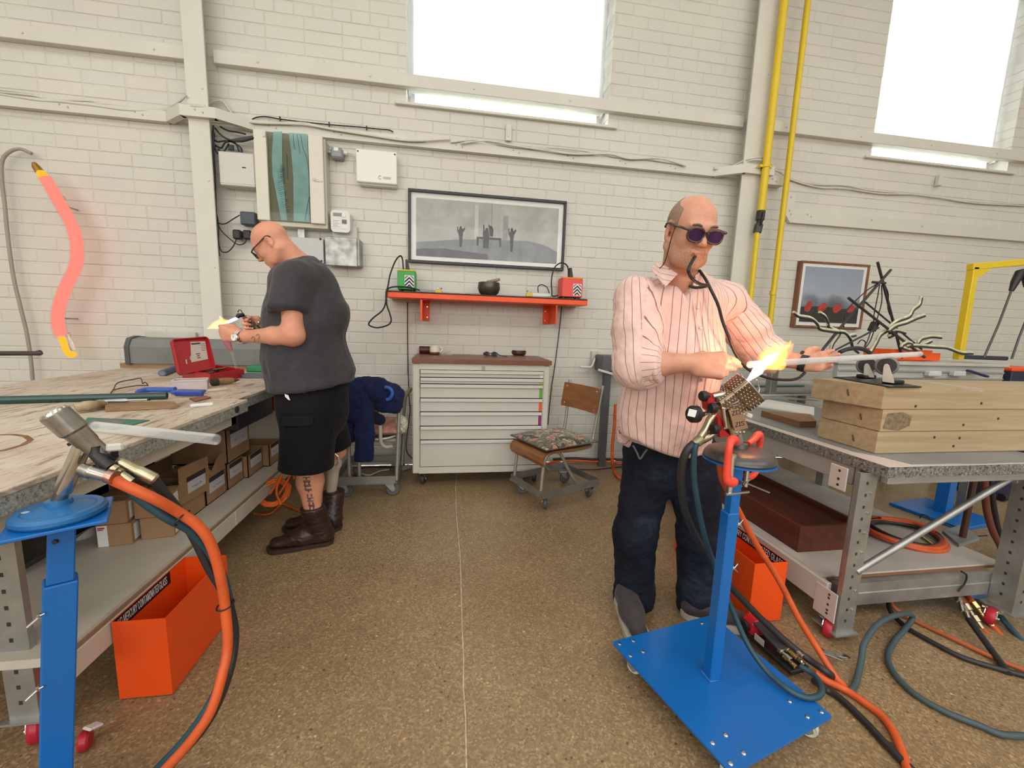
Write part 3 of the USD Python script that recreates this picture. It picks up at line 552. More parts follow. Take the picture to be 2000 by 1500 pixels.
ix0, ix1, iz0, iz1 = x0 + .06, x1 - .06, z0 + .055, z1 - .05; W_, H_ = ix1 - ix0, iz1 - iz0
_mats['sky_print'] = usdkit.material(stage, '/World/Looks/sky_print', {'g': ('geometry', {}), 's': ('separate_xyz', {}), 'n': ('noise_texture', {'scale': 6., 'detail': 4.}), 'mm': ('math', {'math_type': 'multiply_add', 'value2': .25}), 'mr': ('map_range', {'from_min': iz0 + .1, 'from_max': iz1 + .1}), 'r': ('rgb_ramp', {'ramp': [(.0, (.07, .075, .07)), (.30, (.13, .15, .17)), (.42, (.22, .26, .32)), (.55, (.42, .47, .55)), (1, (.33, .39, .48))]}), 'p': ('principled_bsdf', {'roughness': .3})},
    [('g.position', 's.vector'), ('g.position', 'n.vector'), ('n.fac', 'mm.value1'), ('s.z', 'mm.value3'), ('mm.value', 'mr.value'), ('mr.result', 'r.fac'), ('r.color', 'p.base_color')], surface='p.BSDF')
obj('print', MB().bx((ix0, 3.596, iz0), (ix1, 3.601, iz1)), _mats['sky_print'], t, smooth=False)
pr([(0, 0), (1, 0), (1, .30), (.7, .26), (.4, .30), (0, .27)], 'printed_ground', P('print_ground', (.035, .036, .032), .5, var=.3), 3.5955)
for u in (.11, .36, .62, .86): obj('printed_shape', MB().prism(sg.LineString([(ix0 + u * W_ - .012 * (u > .2), iz0 + .25 * H_), (ix0 + u * W_ + .016, iz0 + (.31 if u < .3 else .29) * H_)]).buffer(.036 if u < .8 else .030), (0, 3.595, 0), (1, 0, 0), (0, 0, 1), .0008), P('print_red', (.5, .05, .04), .5, var=.3, vs=30.), t, smooth=False)
obj('glazing', MB().bx((x0 + .012, 3.591, z0 + .012), (x1 - .012, 3.592, z1 - .012)), _mats['picture_glass'], t, smooth=False)
# ---- orange shelf
YS = 3.33
t = thing('wall_shelf', 'bright orange wall shelf on two brackets with a black top edge', 'shelf', (.319, 3.5, 1.445))
sx0, sx1, sz = (-.476, 3.33, 1.483)[0], (1.149, 3.33, 1.5)[0], (.302, 3.33, 1.503)[2]
szb = (.303, 3.33, 1.463)[2]
obj('shelf_board', MB().bx((sx0, YS, szb), (sx1, YW, sz), .003), ORANGEP, t)
obj('rubber_top', MB().bx((sx0, YS + .002, sz), (sx1, YW, sz + .012), .002), P('shelf_top', (.035, .02, .018), .6), t)
for k, x in enumerate(((-.213, 3.4, 1.378)[0], (.898, 3.4, 1.378)[0])):
    s = 1 if k == 0 else -1; zb = (-.185, 3.4, 1.294)[2] if k == 0 else (.857, 3.4, 1.3)[2]
    b = obj('bracket', MB().bx((x - .004, YS + .03, zb), (x + .004, YW, szb), .001).bx((x, YW - .008, zb - .002), (x + s * .055, YW, szb)).bx((x, YS + .022, szb - .005), (x + s * .045, YW, szb)).bx((x - .006, YS + .022, zb), (x + .010 * s, YS + .031, szb)), ORANGEP, t, smooth=False)
    obj('screw', MB().cyl((x + s * .035, YW - .008, zb + .03), (x + s * .035, YW - .011, zb + .03), .006, n=8).cyl((x + s * .035, YW - .008, szb - .05), (x + s * .035, YW - .011, szb - .05), .006, n=8), STEEL, b)
ST = sz + .012
def transformer(x0, x1, z1, yf, m, label, edge, chev):
    t = thing('transformer_box', label, 'transformer', ((x0 + x1) / 2, yf + .08, ST))
    z0 = ST + .018; d = .15; xm = (x0 + x1) / 2
    obj('case', MB().bx((x0, yf, z0), (x1, yf + d, z1 - .012), .004), m, t)
    obj('lid', MB().bx((x0 + .002, yf + .002, z1 - .014), (x1 - .002, yf + d - .002, z1), .004), edge, t)
    for x in (x0 + .022, x1 - .022):
        for y in (yf + .02, yf + d - .02): obj('foot', MB().lathe([(0, .02), (.010, .02), (.013, 0), (0, 0)], (x, y, ST)), BLACK, t)
    c0, c1, cz = x1 - .083, x1 - .010, z0 + .012
    lab = obj('chevron_label', MB().prism(sg.box(c0 + .006, cz + .006, c1 - .006, cz + .092).buffer(.006), (0, yf - .0004, 0), (1, 0, 0), (0, 0, 1), .0006), PAPER, t, smooth=False)
    cw = (c1 - c0); xm2 = (c0 + c1) / 2; m = MB(); m2 = MB()
    lim = sg.box(c0 + .002, cz + .004, c1 - .002, cz + .095)
    for k in range(4):
        zc = cz - .020 + k * .028
        pg = sg.Polygon([(c0, zc), (xm2, zc + .036), (c1, zc), (c1, zc + .014), (xm2, zc + .050), (c0, zc + .014)]).intersection(lim)
        (m if k < 3 else m2).prism(pg, (0, yf - .0012, 0), (1, 0, 0), (0, 0, 1), .0006)
    obj('chevron', m, INK, lab, smooth=False); obj('chevron', m2, P('chevron_grey', (.22, .22, .22), .7), lab, smooth=False)
    obj('handle', MB().prism([(xm - .012, z1 - .002), (xm + .022, z1 - .002), (xm + .004, z1 + .085), (xm - .014, z1 + .085)], (0, yf + .06, 0), (1, 0, 0), (0, 0, 1), -.03), P('handle_dark', (.03, .025, .022), .5), t, smooth=False)
    return xm, yf
a = (-.399, 3.4, 1.606); b = (-.261, 3.4, 1.613)
transformer(a[0], b[0], (-.332, 3.4, 1.688)[2], 3.40, P('transformer_green', (.03, .36, .045), .4), 'green transformer box with a chevron label on the orange shelf', P('yellow_lid', (.75, .45, .03), .4), 1)
a = (.944, 3.4, 1.614); b = (1.123, 3.4, 1.622)
transformer(a[0], b[0], (1.016, 3.4, 1.695)[2], 3.40, P('transformer_red', (.80, .06, .035), .4), 'red transformer box with a chevron label on the orange shelf', P('orange_lid', (.8, .25, .04), .4), 1)
k1 = thing('cable', 'thick black cable looping from the green transformer over the shelf end', 'cable', (-.585, 3.3, 1.224))
obj('loop', MB().tube(spline([(-.358, 3.46, 1.69), (-.366, 3.46, 1.777), (-.383, 3.44, 1.793), (-.411, 3.38, 1.743), (-.444, 3.33, 1.635), (-.459, 3.32, 1.549), (-.473, 3.31, 1.497), (-.478, 3.31, 1.416), (-.505, 3.31, 1.356), (-.567, 3.31, 1.303), (-.601, 3.31, 1.263), (-.598, 3.31, 1.24), (-.541, 3.31, 1.226), (-.464, 3.31, 1.248), (-.437, 3.31, 1.284), (-.448, 3.31, 1.339), (-.467, 3.31, 1.397), (-.47, 3.31, 1.447), (-.467, 3.32, 1.513), (-.436, 3.35, 1.541), (-.362, 3.38, 1.551), (-.292, 3.39, 1.547), (-.225, 3.4, 1.531)], 8), .0058, 9), BLACK, k1, smooth=60)
k1 = thing('cable', 'thick black cable looping from the red transformer onto the shelf', 'cable', (.868, 3.4, 1.547))
obj('loop', MB().tube(spline([(1.011, 3.46, 1.703), (.999, 3.45, 1.782), (.956, 3.43, 1.811), (.913, 3.42, 1.803), (.866, 3.4, 1.756), (.844, 3.38, 1.657), (.852, 3.38, 1.574), (.856, 3.37, 1.532), (.904, 3.37, 1.538)], 8), .0055, 9), BLACK, k1, smooth=60)
obj('loop', MB().tube(spline([(.836, 3.4, 1.554), (.812, 3.4, 1.603), (.767, 3.4, 1.622), (.738, 3.4, 1.604), (.74, 3.4, 1.558)], 8), .004, 8), BLACK, k1, smooth=60)
cd = P('wall_cord', (.05, .03, .028), .5)
single('cord', MB().tube(spline([(-.343, 3.63, 1.446), (-.344, 3.63, 1.229), (-.34, 3.63, .853), (-.332, 3.63, .604), (-.324, 3.63, .512), (-.342, 3.63, .349), (-.36, 3.63, .194), (-.347, 3.63, .113), (-.302, 3.63, .06)], 8), .004, 7), cd, 'thin dark cord running down the wall left of the drawer cabinet', 'cord', smooth=60)
single('cord', MB().tube(spline([(1.016, 3.63, 1.479), (1, 3.63, 1.226), (.973, 3.63, .897), (.956, 3.63, .744), (.945, 3.63, .561), (.935, 3.63, .365)], 8), .004, 7), cd, 'thin dark cord running down the wall behind the wooden chair', 'cord', smooth=60)
def electrode(pts, label, s=1):
    t = thing('electrode_holder', label, 'clamp tool', pts[0])
    p, q = np.array(pts[0]), np.array(pts[1])
    obj('grip', MB().bar(p, q, .02, .025, b=.003), pts[2], t)
    e = q + nrm(q - p) * .055
    obj('jaw', MB().bar(q, e, .022, .028, b=.003), P('yellow_plastic', (.75, .5, .03), .4), t)
    m = MB()
    for k in (0, 1): o = q + (e - q) * (.35 + .5 * k); m.cyl(o, o + np.array((0, 0, .024)), .004).box(o + np.array((0, 0, .03)), (.022, .006, .014), rotm((0, 0, 1), 30 * k), .002)
    obj('wing_screw', m, GALV, t)
electrode((np.add((-.217, 3.4, 1.535), (0, 0, -.006)), np.add((-.104, 3.38, 1.527), (0, 0, -.004)), P('grey_handle', (.3, .3, .29), .5)), 'grey electrode holder with yellow jaw on the left half of the shelf')
electrode((np.add((.853, 3.41, 1.543), (0, 0, -.004)), np.add((.692, 3.4, 1.539), (0, 0, -.004)), WHITE), 'white electrode holder with yellow jaw beside the red transformer')
o = np.array((.329, 3.42, 1.574)); o[2] = ST
t = thing('singing_bowl', 'round dark bronze bowl standing in the middle of the orange shelf', 'bowl', o)
rb = .5 * ((.423, 3.42, 1.579)[0] - (.237, 3.42, 1.57)[0]); hb = (.328, 3.42, 1.619)[2] - ST
obj('bowl', MB().lathe([(0, .002), (rb * .6, .0), (rb * .86, hb * .22), (rb, hb * .55), (rb * .96, hb * .85), (rb * .93, hb), (rb * .88, hb), (rb * .9, hb * .6), (rb * .5, .015), (0, .012)], o), P('dark_bronze', (.085, .07, .055), .35, .5, .3, 20.), t)
single('striker', MB().tube([o + (-.02, -.03, hb + .002), o + (.06, -.02, hb + .02), o + (.085, -.015, hb + .03)], [.011, .013, .010], 12), P('striker_wood', (.28, .2, .13), .5), 'wooden striker resting across the bronze bowl', 'mallet', smooth=60)
# ---- gas pipes
YEL = P('pipe_yellow', (.72, .52, .012), .35, var=.05, vs=4.)
t = thing('gas_pipe', 'yellow gas pipe with a black valve in front of the right stanchion', 'gas pipe', (2.793, 3.44, 1.402))
xp = (2.74, 3.42, 3.063)[0]
xa, xb = (2.729, 3.42, 4.02), (2.727, 3.42, 1.46); d = nrm(np.subtract(xb, xa))
obj('pipe', MB().cyl(xa - d * .9, (2.737, 3.42, 2.336), .031, n=20), YEL, t)
obj('pipe', MB().cyl((2.722, 3.42, 2.182), (2.736, 3.42, 1.14), .023, n=20), YEL, t)
va = obj('valve', MB().cyl((2.737, 3.42, 2.358), (2.735, 3.42, 2.279), .036, n=12).cyl((2.735, 3.42, 2.279), (2.73, 3.42, 2.235), .025, n=14).cyl((2.732, 3.42, 2.244), (2.721, 3.42, 2.169), .034, n=6), P('valve_black', (.03, .03, .03), .45), t)
obj('lever', MB().tube([(2.721, 3.39, 2.228), (2.719, 3.37, 2.275), (2.724, 3.37, 2.314), (2.725, 3.37, 2.34)], [.008, .012, .012, .010], 8), BLACK, va)
obj('pipe_clip', MB().bx(np.add((2.731, 3.42, 2.729), (-.06, -.01, -.012)), np.add((2.731, 3.42, 2.729), (.06, .03, .012)), .003).cyl(np.add((2.731, 3.42, 2.729), (0, 0, -.012)), np.add((2.731, 3.42, 2.729), (0, 0, .012)), .036), YEL, t)
t = thing('gas_pipe', 'slimmer yellow gas pipe running beside the valve pipe, on its right', 'gas pipe', (2.975, 3.44, 1.241))
xa, xb = (3.004, 3.48, 4.108), (3.011, 3.48, 1.231); d = nrm(np.subtract(xb, xa))
obj('pipe', MB().cyl(xa - d * .9, xb + d * .3, .024, n=20), YEL, t)
for y, x in ((570, 1509.5), (620, 1504)): pass
obj('coupling', MB().cyl((3.004, 3.48, 1.68), (3.004, 3.48, 1.642), .028, n=16), YEL, t)
obj('coupling', MB().cyl((3.009, 3.48, 1.424), (3.01, 3.48, 1.381), .028, n=16), YEL, t)
obj('tie_rod', MB().cyl((3.003, 3.48, 1.409), (2.781, 3.44, 1.411), .004, n=8).cyl((2.797, 3.44, 1.411), (2.747, 3.43, 1.409), .011, n=10), BLACK, t)
# ---- neon tube
NEON = emit('neon_red', (1., .235, .18), 1.3)
t = thing('neon_tube', 'glowing curved pink red neon tube hanging before the wall at left', 'neon tube', (-2.672, 3.4, .947))
pts = spline([(-2.805, 3.48, 2.217), (-2.776, 3.48, 2.173), (-2.739, 3.48, 2.087), (-2.702, 3.48, 2.001), (-2.672, 3.48, 1.931), (-2.648, 3.48, 1.859), (-2.637, 3.48, 1.776), (-2.638, 3.48, 1.705), (-2.649, 3.48, 1.633), (-2.675, 3.48, 1.56), (-2.711, 3.48, 1.493), (-2.751, 3.48, 1.411), (-2.787, 3.48, 1.319), (-2.809, 3.48, 1.226), (-2.809, 3.48, 1.133), (-2.791, 3.48, 1.063)], 6)
obj('lit_tube', MB().tube(pts[5:-3], .034, 16), NEON, t, smooth=60)
obj('glass_sleeve', MB().tube(pts[4:-2], .0395, 16), pane_mat('neon_glass', (.98, .95, .95), 1.25, .05), t, smooth=60)
AMB = emit('amber_glow', (1., .36, .03), 1.6)
obj('electrode_end', MB().tube([(-2.84, 3.48, 2.281), (-2.831, 3.48, 2.258), (-2.808, 3.48, 2.22)], [.012, .022, .026], 12), P('amber_sleeve', (.35, .20, .03), .25, .4), t, smooth=60)
obj('electrode_end', MB().tube([(-2.807, 3.48, 2.224), (-2.795, 3.48, 2.198), (-2.777, 3.48, 2.166)], [.026, .027, .028], 12), AMB, t, smooth=60)
obj('electrode_end', MB().tube(spline([(-2.802, 3.48, 1.085), (-2.791, 3.48, 1.033), (-2.78, 3.48, .984), (-2.757, 3.48, .951), (-2.732, 3.48, .967)], 5), .019, 12), AMB, t, smooth=60)
obj('electrode_end', MB().tube([(-2.76, 3.48, 1.109), (-2.75, 3.48, 1.049), (-2.737, 3.48, .989)], .013, 10), GLASS, t, smooth=60)
m = MB()
for y in (388, 655): m.tube(spline([(-2.76, 3.52, 2.022), (-2.725, 3.52, 2.052), (-2.708, 3.52, 2.067), (-2.716, 3.52, 2.08), (-2.734, 3.52, 2.065), (-2.714, 3.52, 2.042)] if y == 388 else [(-2.815, 3.52, 1.076), (-2.792, 3.52, 1.103), (-2.778, 3.52, 1.115)], 4), .003, 6)
obj('support_wire', m, GALV, t)
for q in [(-2.726, 3.5, 2.019), (-2.807, 3.5, 1.219)]: obj('wall_stand_off', MB().cyl(q, (q[0], YW, q[2]), .006, n=8), GALV, t)
single('flexible_conduit', MB().tube(spline([(-2.928, 3.58, 2.371), (-2.993, 3.58, 2.395), (-3.057, 3.58, 2.372), (-3.109, 3.58, 2.313), (-3.129, 3.58, 2.199), (-3.133, 3.58, 2.01), (-3.139, 3.58, 1.834), (-3.141, 3.58, 1.656), (-3.137, 3.58, 1.475), (-3.12, 3.58, 1.291), (-3.103, 3.58, 1.104), (-3.099, 3.58, .913), (-3.105, 3.58, .738)], 6), .011, 8), P('conduit_grey', (.33, .31, .26), .6), 'thin grey conduit arching down the wall at the far left', 'conduit', smooth=60)
m = MB().tube([(-2.528, 2.6, 1.032), (-2.223, 2.6, 1.039), (-2.204, 2.6, 1.042), (-2.192, 2.6, 1.037)], [.013, .013, .016, .004], 10)
single('dark_rod', m, P('rod_dark', (.05, .035, .03), .5), 'dark rod with a rounded tip reaching in from the left edge', 'rod', smooth=60)

# ---------------------------------------------------------------- drawer cabinet and the things on it
CABW = P('cabinet_white', (.62, .60, .53), .4, var=.02)
CABF = P('drawer_front', (.60, .575, .52), .42, var=.02)
ALU = P('drawer_lip', (.66, .65, .60), .3, var=.02)
t = thing('drawer_cabinet', 'white steel drawer cabinet on castors with a brown wooden top', 'cabinet', (.27, 3.35, 0))
CX0, CX1, CY0 = -.26, .795, 3.095
m = MB().bx((CX0, CY0, .116), (CX0 + .055, 3.61, .975), .008).bx((CX1 - .05, CY0, .116), (CX1, 3.61, .975), .008).bx((CX0 + .05, CY0 + .002, .116), (CX1 - .045, 3.61, .167)).bx((CX0 + .05, CY0 + .002, .93), (CX1 - .045, 3.61, .975)).bx((CX0 + .02, CY0 + .012, .16), (CX1 - .02, 3.60, .94))
obj('body', m, CABW, t)
obj('shadow_gap', MB().bx((CX0 + .055, CY0 + .0095, .166), (CX1 - .048, CY0 + .0125, .931)), INK, t, smooth=False)
WOODTOP = wood('walnut_top', (.235, .09, .055), (.16, .055, .032), .4, (2, 14, 14), .02)
tz0, tz1 = .978, 1.012
poly = [(CX0 + .0, 3.082), (CX1 + .006, 3.082), (CX1 + .006, 3.30), (CX1 - .04, 3.62), (CX0 + .0, 3.62)]
obj('wooden_top', MB().prism(sg.box(CX0 - .002, 3.078, CX1 + .008, 3.62), (0, 0, tz0), (1, 0, 0), (0, 1, 0), tz1 - tz0), WOODTOP, t, smooth=False)
obj('lock', MB().cyl((.27, CY0 + .003, .952), (.27, CY0 - .008, .952), .013, n=18).bx((.262, CY0 - .010, .934), (.278, CY0 - .004, .952), .002), GALV, t)
DZ = [.929, .871, .821, .712, .605, .494, .385, .168]
STRIP = [(.75, .75, .72), (.62, .42, .08), (.10, .42, .03), (.8, .12, .02), (.27, .02, .17), (.25, .01, .05), (.2, .01, .04)]
for k in range(7):
    zt, zb = DZ[k] - .003, DZ[k + 1] + .003
    d = obj('drawer', MB().bx((CX0 + .058, CY0 + .002, zb), (CX1 - .052, CY0 + .02, zt - .024), .002), CABF, t)
    prof = [(0, zt), (-.012, zt - .001), (-.016, zt - .006), (-.013, zt - .010), (-.013, zt - .014), (-.017, zt - .018), (-.014, zt - .024), (0, zt - .024)]
    obj('handle', MB().prism([(y + CY0 + .004, z) for y, z in prof], (CX0 + .060, 0, 0), (0, 1, 0), (0, 0, 1), CX1 - CX0 - .114), ALU, d, smooth=False)
    obj('colour_strip', MB().bx((CX1 - .078, CY0 - .001, zb + .001), (CX1 - .055, CY0 + .004, zt - .024)), P('strip_%s' % 'abcdefg'[k], STRIP[k], .5, var=.02), d, smooth=False)
def castor(parent, x, y, r=.045, w=.024, rot=20, zt=.116, wm=None, fm=None):
    R = rotm((0, 0, 1), rot); a = R @ np.array((1, 0, 0)); b = R @ np.array((0, 1, 0)); c = np.array((x, y, r)) + .6 * r * a
    cc = obj('castor', MB().lathe([(0, -w / 2), (r * .55, -w / 2), (r * .6, -w * .42), (r * .9, -w / 2), (r, -w * .25), (r, w * .25), (r * .9, w / 2), (r * .6, w * .42), (r * .55, w / 2), (0, w / 2)], c, b, n=24), wm or P('wheel_grey', (.10, .11, .12), .5), parent)
    m = MB()
    top = np.array((x, y, zt))
    for s in (-1, 1):
        o = s * (w / 2 + .005) * b
        q = [c + o - .25 * r * a * 0 + np.array((0, 0, -.012)), c + o + .012 * a, top + o + .55 * r * a - (0, 0, .012), top + o - .55 * r * a - (0, 0, .012), c + o - .014 * a]
        pl = [((p - c) @ a, (p - c)[2]) for p in q]
        m.prism(sg.Polygon(pl).convex_hull.buffer(.004), c + o - .0015 * b * s, a, (0, 0, 1), .003)
    m.bx(top + (-.5 * r - .008, -.5 * r - .008, -.014), top + (.5 * r + .008, .5 * r + .008, 0), .003)
    m.cyl(c - b * (w / 2 + .011), c + b * (w / 2 + .011), .006, n=8)
    obj('fork', m, fm or GALV, cc)
    return cc
for x, y, r in ((CX0 + .07, 3.16, 80), (CX1 - .08, 3.16, 70), (CX0 + .07, 3.52, 15), (CX1 - .08, 3.52, 30)): castor(t, x, y, .045, .03, r, .118, P('wheel_dark', (.05, .05, .05), .55))
ZT = 1.0125
t = thing('mug', 'cream mug with a dark brown base on the drawer cabinet', 'mug', (-.11, 3.535, 1.012))
o = np.array((-.109, 3.505, 1.012)); mr = .041
obj('cup', MB().lathe([(0, .004), (mr * .86, .004), (mr, .016), (mr, .072), (mr - .004, .073), (mr - .006, .03), (0, .026)], o), P('mug_cream', (.76, .72, .58), .35, coat=.3), t)
obj('base', MB().lathe([(0, 0), (mr * .88, 0), (mr * 1.03, .01), (mr * 1.03, .022), (mr * .98, .024)], o), P('mug_base', (.11, .03, .025), .35, coat=.3), t)
obj('handle', MB().tube([o + (mr - .004 + .028 * math.sin(a), -.01, .045 - .020 * math.cos(a)) for a in np.linspace(.1, math.pi - .1, 10)], .0055, 8), _mats['mug_cream'], t, smooth=60)
t = thing('tin', 'dark brown cylinder lying behind the cream mug', 'tin', (-.202, 3.568, 1.012))
o = np.array((-.193, 3.571, 1.012)) + (0, .03, .032)
obj('body', MB().lathe([(0, -.05), (.028, -.05), (.032, -.045), (.032, .045), (.028, .05), (0, .05)], o, (1, .15, 0)), P('tin_brown', (.075, .02, .022), .4), t)
o = np.array((-.01, 3.476, 1.012))
t = thing('tweezers', 'small grey metal tweezers beside the mug handle', 'tweezers', o)
obj('arm', MB().bar(o + (-.045, .0, .004), o + (.03, .02, .03), .012, .003), GALV, t); obj('arm', MB().bar(o + (-.045, 0, .002), o + (.045, -.015, .004), .012, .003), GALV, t)
o = np.array((.192, 3.659, 1.012))
t = thing('folding_knife', 'slim dark blue folding knife on the cabinet top, left of the eyeglasses', 'knife', o)
obj('handle', MB().bar(o + (-.05, .0, .008), o + (.065, -.005, .008), .024, .014, b=.006), P('knife_blue', (.02, .035, .11), .4), t)
obj('clip', MB().bar(o + (-.08, .012, .004), o + (-.04, .0, .010), .012, .006, b=.002), BLACK, t)
o = np.array((.358, 3.437, 1.012))
t = thing('eyeglasses', 'dark eyeglasses lying folded on the cabinet top', 'glasses', o)
m = MB()
for s in (-1, 1): m.tube([o + (s * .033 + .026 * math.cos(a), .01 - .004 * math.sin(a), .02 + .016 * math.sin(a)) for a in np.linspace(0, 2 * math.pi, 17)], .003, 6)
m.tube([o + (-.008, .008, .024), o + (0, .006, .028), o + (.008, .008, .024)], .003, 6)
obj('frame', m, BLACK, t, smooth=60)
obj('temple', MB().tube(spline([o + (-.06, .01, .024), o + (-.02, -.035, .010), o + (.05, -.05, .006)], 5), .003, 6), BLACK, t, smooth=60); obj('temple', MB().tube(spline([o + (.06, .01, .024), o + (.08, -.02, .012), o + (.14, -.045, .004)], 5), .003, 6), BLACK, t, smooth=60)
for s in (-1, 1): obj('lens', MB().lathe([(0, 0), (.02, 0)], o + (s * .033, .01, .02), (0, 1, 0), 16), P('lens_dark', (.05, .05, .06), .1), t)
o = np.array((.637, 3.665, 1.012))
t = thing('wooden_bowl', 'small dark brown wooden bowl at the right end of the cabinet top', 'bowl', o)
obj('bowl', MB().lathe([(0, .0), (.055, .0), (.068, .012), (.072, .03), (.068, .044), (.062, .046), (.06, .03), (.045, .014), (0, .012)], o), wood('bowl_wood', (.09, .035, .022), (.045, .017, .012), .4, (10, 10, 30)), t)

# ---------------------------------------------------------------- wooden chair on a castor dolly, with cushion
CG = P('chair_frame_grey', (.42, .41, .37), .4, .6, .1); DOLLY = P('dolly_steel', (.30, .295, .275), .45, .7, .15)
DO = np.array((.815, 2.88, 0)); DF = nrm((-.911, -.412, 0)); DS = nrm((.412, -.911, 0))
def dl(f, s, z): return DO + DF * f + DS * s + np.array((0, 0, z))
PLY = wood('chair_ply', (.31, .125, .04), (.20, .075, .022), .42, (8, 8, 30), .03, .2)
t = thing('chair_on_dolly', 'old plywood chair with grey tube frame welded onto a castor dolly', 'chair', DO)
hf, hs = .268, .20
for a, b in (((hf, -hs), (hf, hs)), ((hf, hs), (-hf, hs)), ((-hf, hs), (-hf, -hs)), ((-hf, -hs), (hf, -hs))):
    p, q = dl(*a, .13), dl(*b, .13)
    obj('dolly_rail', MB().bar(p, q, .004, .045).bar(p + (0, 0, -.02), q + (0, 0, -.02), .03, .005), DOLLY, t, smooth=False)
for (f, s), r in zip(((.215, .165), (-.215, .165), (.215, -.165), (-.215, -.165)), (75, 95, 0, 20)):
    p = dl(f, s, 0); castor(t, p[0], p[1], .047, .026, r, .108, P('wheel_grey', (.10, .11, .12), .5))
for s in (.165, -.165):
    obj('side_frame', MB().tube(spline([dl(.258, s, .135), dl(.25, s, .26), dl(.235, s, .37), dl(.20, s, .405), dl(.14, s, .41), dl(.095, s, .385), dl(.03, s, .28), dl(-.07, s, .135)], 6), .0125, 10), CG, t, smooth=60)
    obj('back_post', MB().tube(spline([dl(.06, s * .9, .398), dl(-.15, s, .40), dl(-.20, s, .43), dl(-.225, s, .55), dl(-.262, s * 1.1, .86)], 6), .0115, 10), CG, t, smooth=60)
seat = MB()
prof = [(.26, .335), (.275, .36), (.27, .39), (.25, .412), (.2, .42), (0, .412), (-.17, .418), (-.17, .430), (0, .424), (.2, .432), (.258, .422), (.284, .395), (.288, .36), (.27, .33)]
for_ = [(f, z) for f, z in prof]
seat.prism(for_, DO + DS * -.2, DF, (0, 0, 1), -.4 if np.cross(DF, (0, 0, 1)) @ DS < 0 else .4)
obj('seat', seat, PLY, t)
bk = MB(); nz = 9
V = []
for layer in (0, 1):
    for i in range(9):
        s = -.195 + .39 * i / 8
        for j in range(4):
            zz = .655 + .185 * j / 3; tilt = -.200 - .03 * (zz - .655) / .185 - .02 * (1 - (s / .195) ** 2); V.append(dl(tilt + .012 * layer, s, zz))
V = np.array(V); F = []
for i in range(8):
    for j in range(3):
        a, b, c_, d = i * 4 + j, (i + 1) * 4 + j, (i + 1) * 4 + j + 1, i * 4 + j + 1
        F += [(a, b, c_, d), (a + 36, d + 36, c_ + 36, b + 36)]
edge = [i * 4 for i in range(9)] + [32 + j for j in range(1, 4)] + [i * 4 + 3 for i in range(7, -1, -1)] + [j for j in (2, 1)]
for a, b in zip(edge, edge[1:] + edge[:1]): F.append((b, a, a + 36, b + 36))
br = obj('backrest', bk.add(V, np.array(F)), PLY, t)
for s in (-.165, .165):
    for z in (.68, .815): obj('rivet', MB().sphere(dl(-.20 - .03 * (z - .655) / .185 + .003, s, z), .007, 1), STEEL, br)
# cushion
FLORAL = usdkit.material(stage, '/World/Looks/floral_cloth', {'tc': ('texture_coordinate', {}), 'nz': ('noise_texture', {'scale': 9., 'detail': 2.}), 'mv': ('mix_color', {'fac': .12}), 'v': ('voronoi_texture', {'scale': 24.}), 's': ('separate_color', {}), 'r': ('rgb_ramp', {'ramp': [(0, (.15, .17, .12)), (.3, (.24, .26, .18)), (.45, (.42, .34, .22)), (.6, (.55, .26, .19)), (.75, (.55, .46, .32)), (.88, (.07, .05, .05)), (1, (.2, .2, .16))], 'interpolate': False}),
    'v2': ('voronoi_texture', {'scale': 40., 'feature': 'distance_to_edge'}), 'r2': ('rgb_ramp', {'ramp': [(0.02, (.22, .18, .14)), (.12, (1, 1, 1))]}), 'v3': ('voronoi_texture', {'scale': 24., 'feature': 'distance_to_edge'}), 'r3': ('rgb_ramp', {'ramp': [(0.0, (.25, .2, .18)), (.07, (1, 1, 1))]}), 'm': ('mix_color', {'blend_type': 'multiply', 'fac': .75}), 'm3': ('mix_color', {'blend_type': 'multiply', 'fac': .9}), 'p': ('principled_bsdf', {'roughness': .85, 'sheen_weight': .2})},
    [('tc.object', 'nz.vector'), ('tc.object', 'mv.a'), ('nz.color', 'mv.b'), ('mv.result', 'v.vector'), ('mv.result', 'v3.vector'), ('v.color', 's.color'), ('s.r', 'r.fac'), ('mv.result', 'v2.vector'), ('v2.distance', 'r2.fac'), ('v3.distance', 'r3.fac'), ('r.color', 'm.a'), ('r2.color', 'm.b'), ('m.result', 'm3.a'), ('r3.color', 'm3.b'), ('m3.result', 'p.base_color')], surface='p.BSDF')
def cushion(name, c, f, s, lf, ls, h, label, m, seed=0):
    n = 21; u = np.linspace(-1, 1, n); U, Vv = np.meshgrid(u, u, indexing='ij')
    prof = ((1 - np.abs(U) ** 3.0) * (1 - np.abs(Vv) ** 3.0)) ** .45
    k = 1 + .04 * (np.abs(U * Vv)) - .03 * ((1 - U * U) * (np.abs(Vv) > .98) + (1 - Vv * Vv) * (np.abs(U) > .98))
    base = np.asarray(c) + (U * k)[..., None] * f * lf + (Vv * k)[..., None] * s * ls
    nz = meshkit.noise(np.stack([U * 3, Vv * 3, U * 0 + seed], -1)) * .006
    top = base + np.array((0, 0, 1)) * (h * .62 * prof + nz * prof)[..., None]; bot = base - np.array((0, 0, 1)) * (h * .38 * prof)[..., None]
    P_ = np.vstack([top.reshape(-1, 3), bot.reshape(-1, 3)]); F = []
    sgn = np.cross(f, s)[2] > 0
    for i in range(n - 1):
        for j in range(n - 1):
            q = [i * n + j, (i + 1) * n + j, (i + 1) * n + j + 1, i * n + j + 1]; r = [x + n * n for x in q]
            F += [q if sgn else q[::-1], r[::-1] if sgn else r]
    return P_, np.array(F)
vf = cushion('c', dl(.03, .0, .452), DF, DS, .235, .215, .055, '', FLORAL)
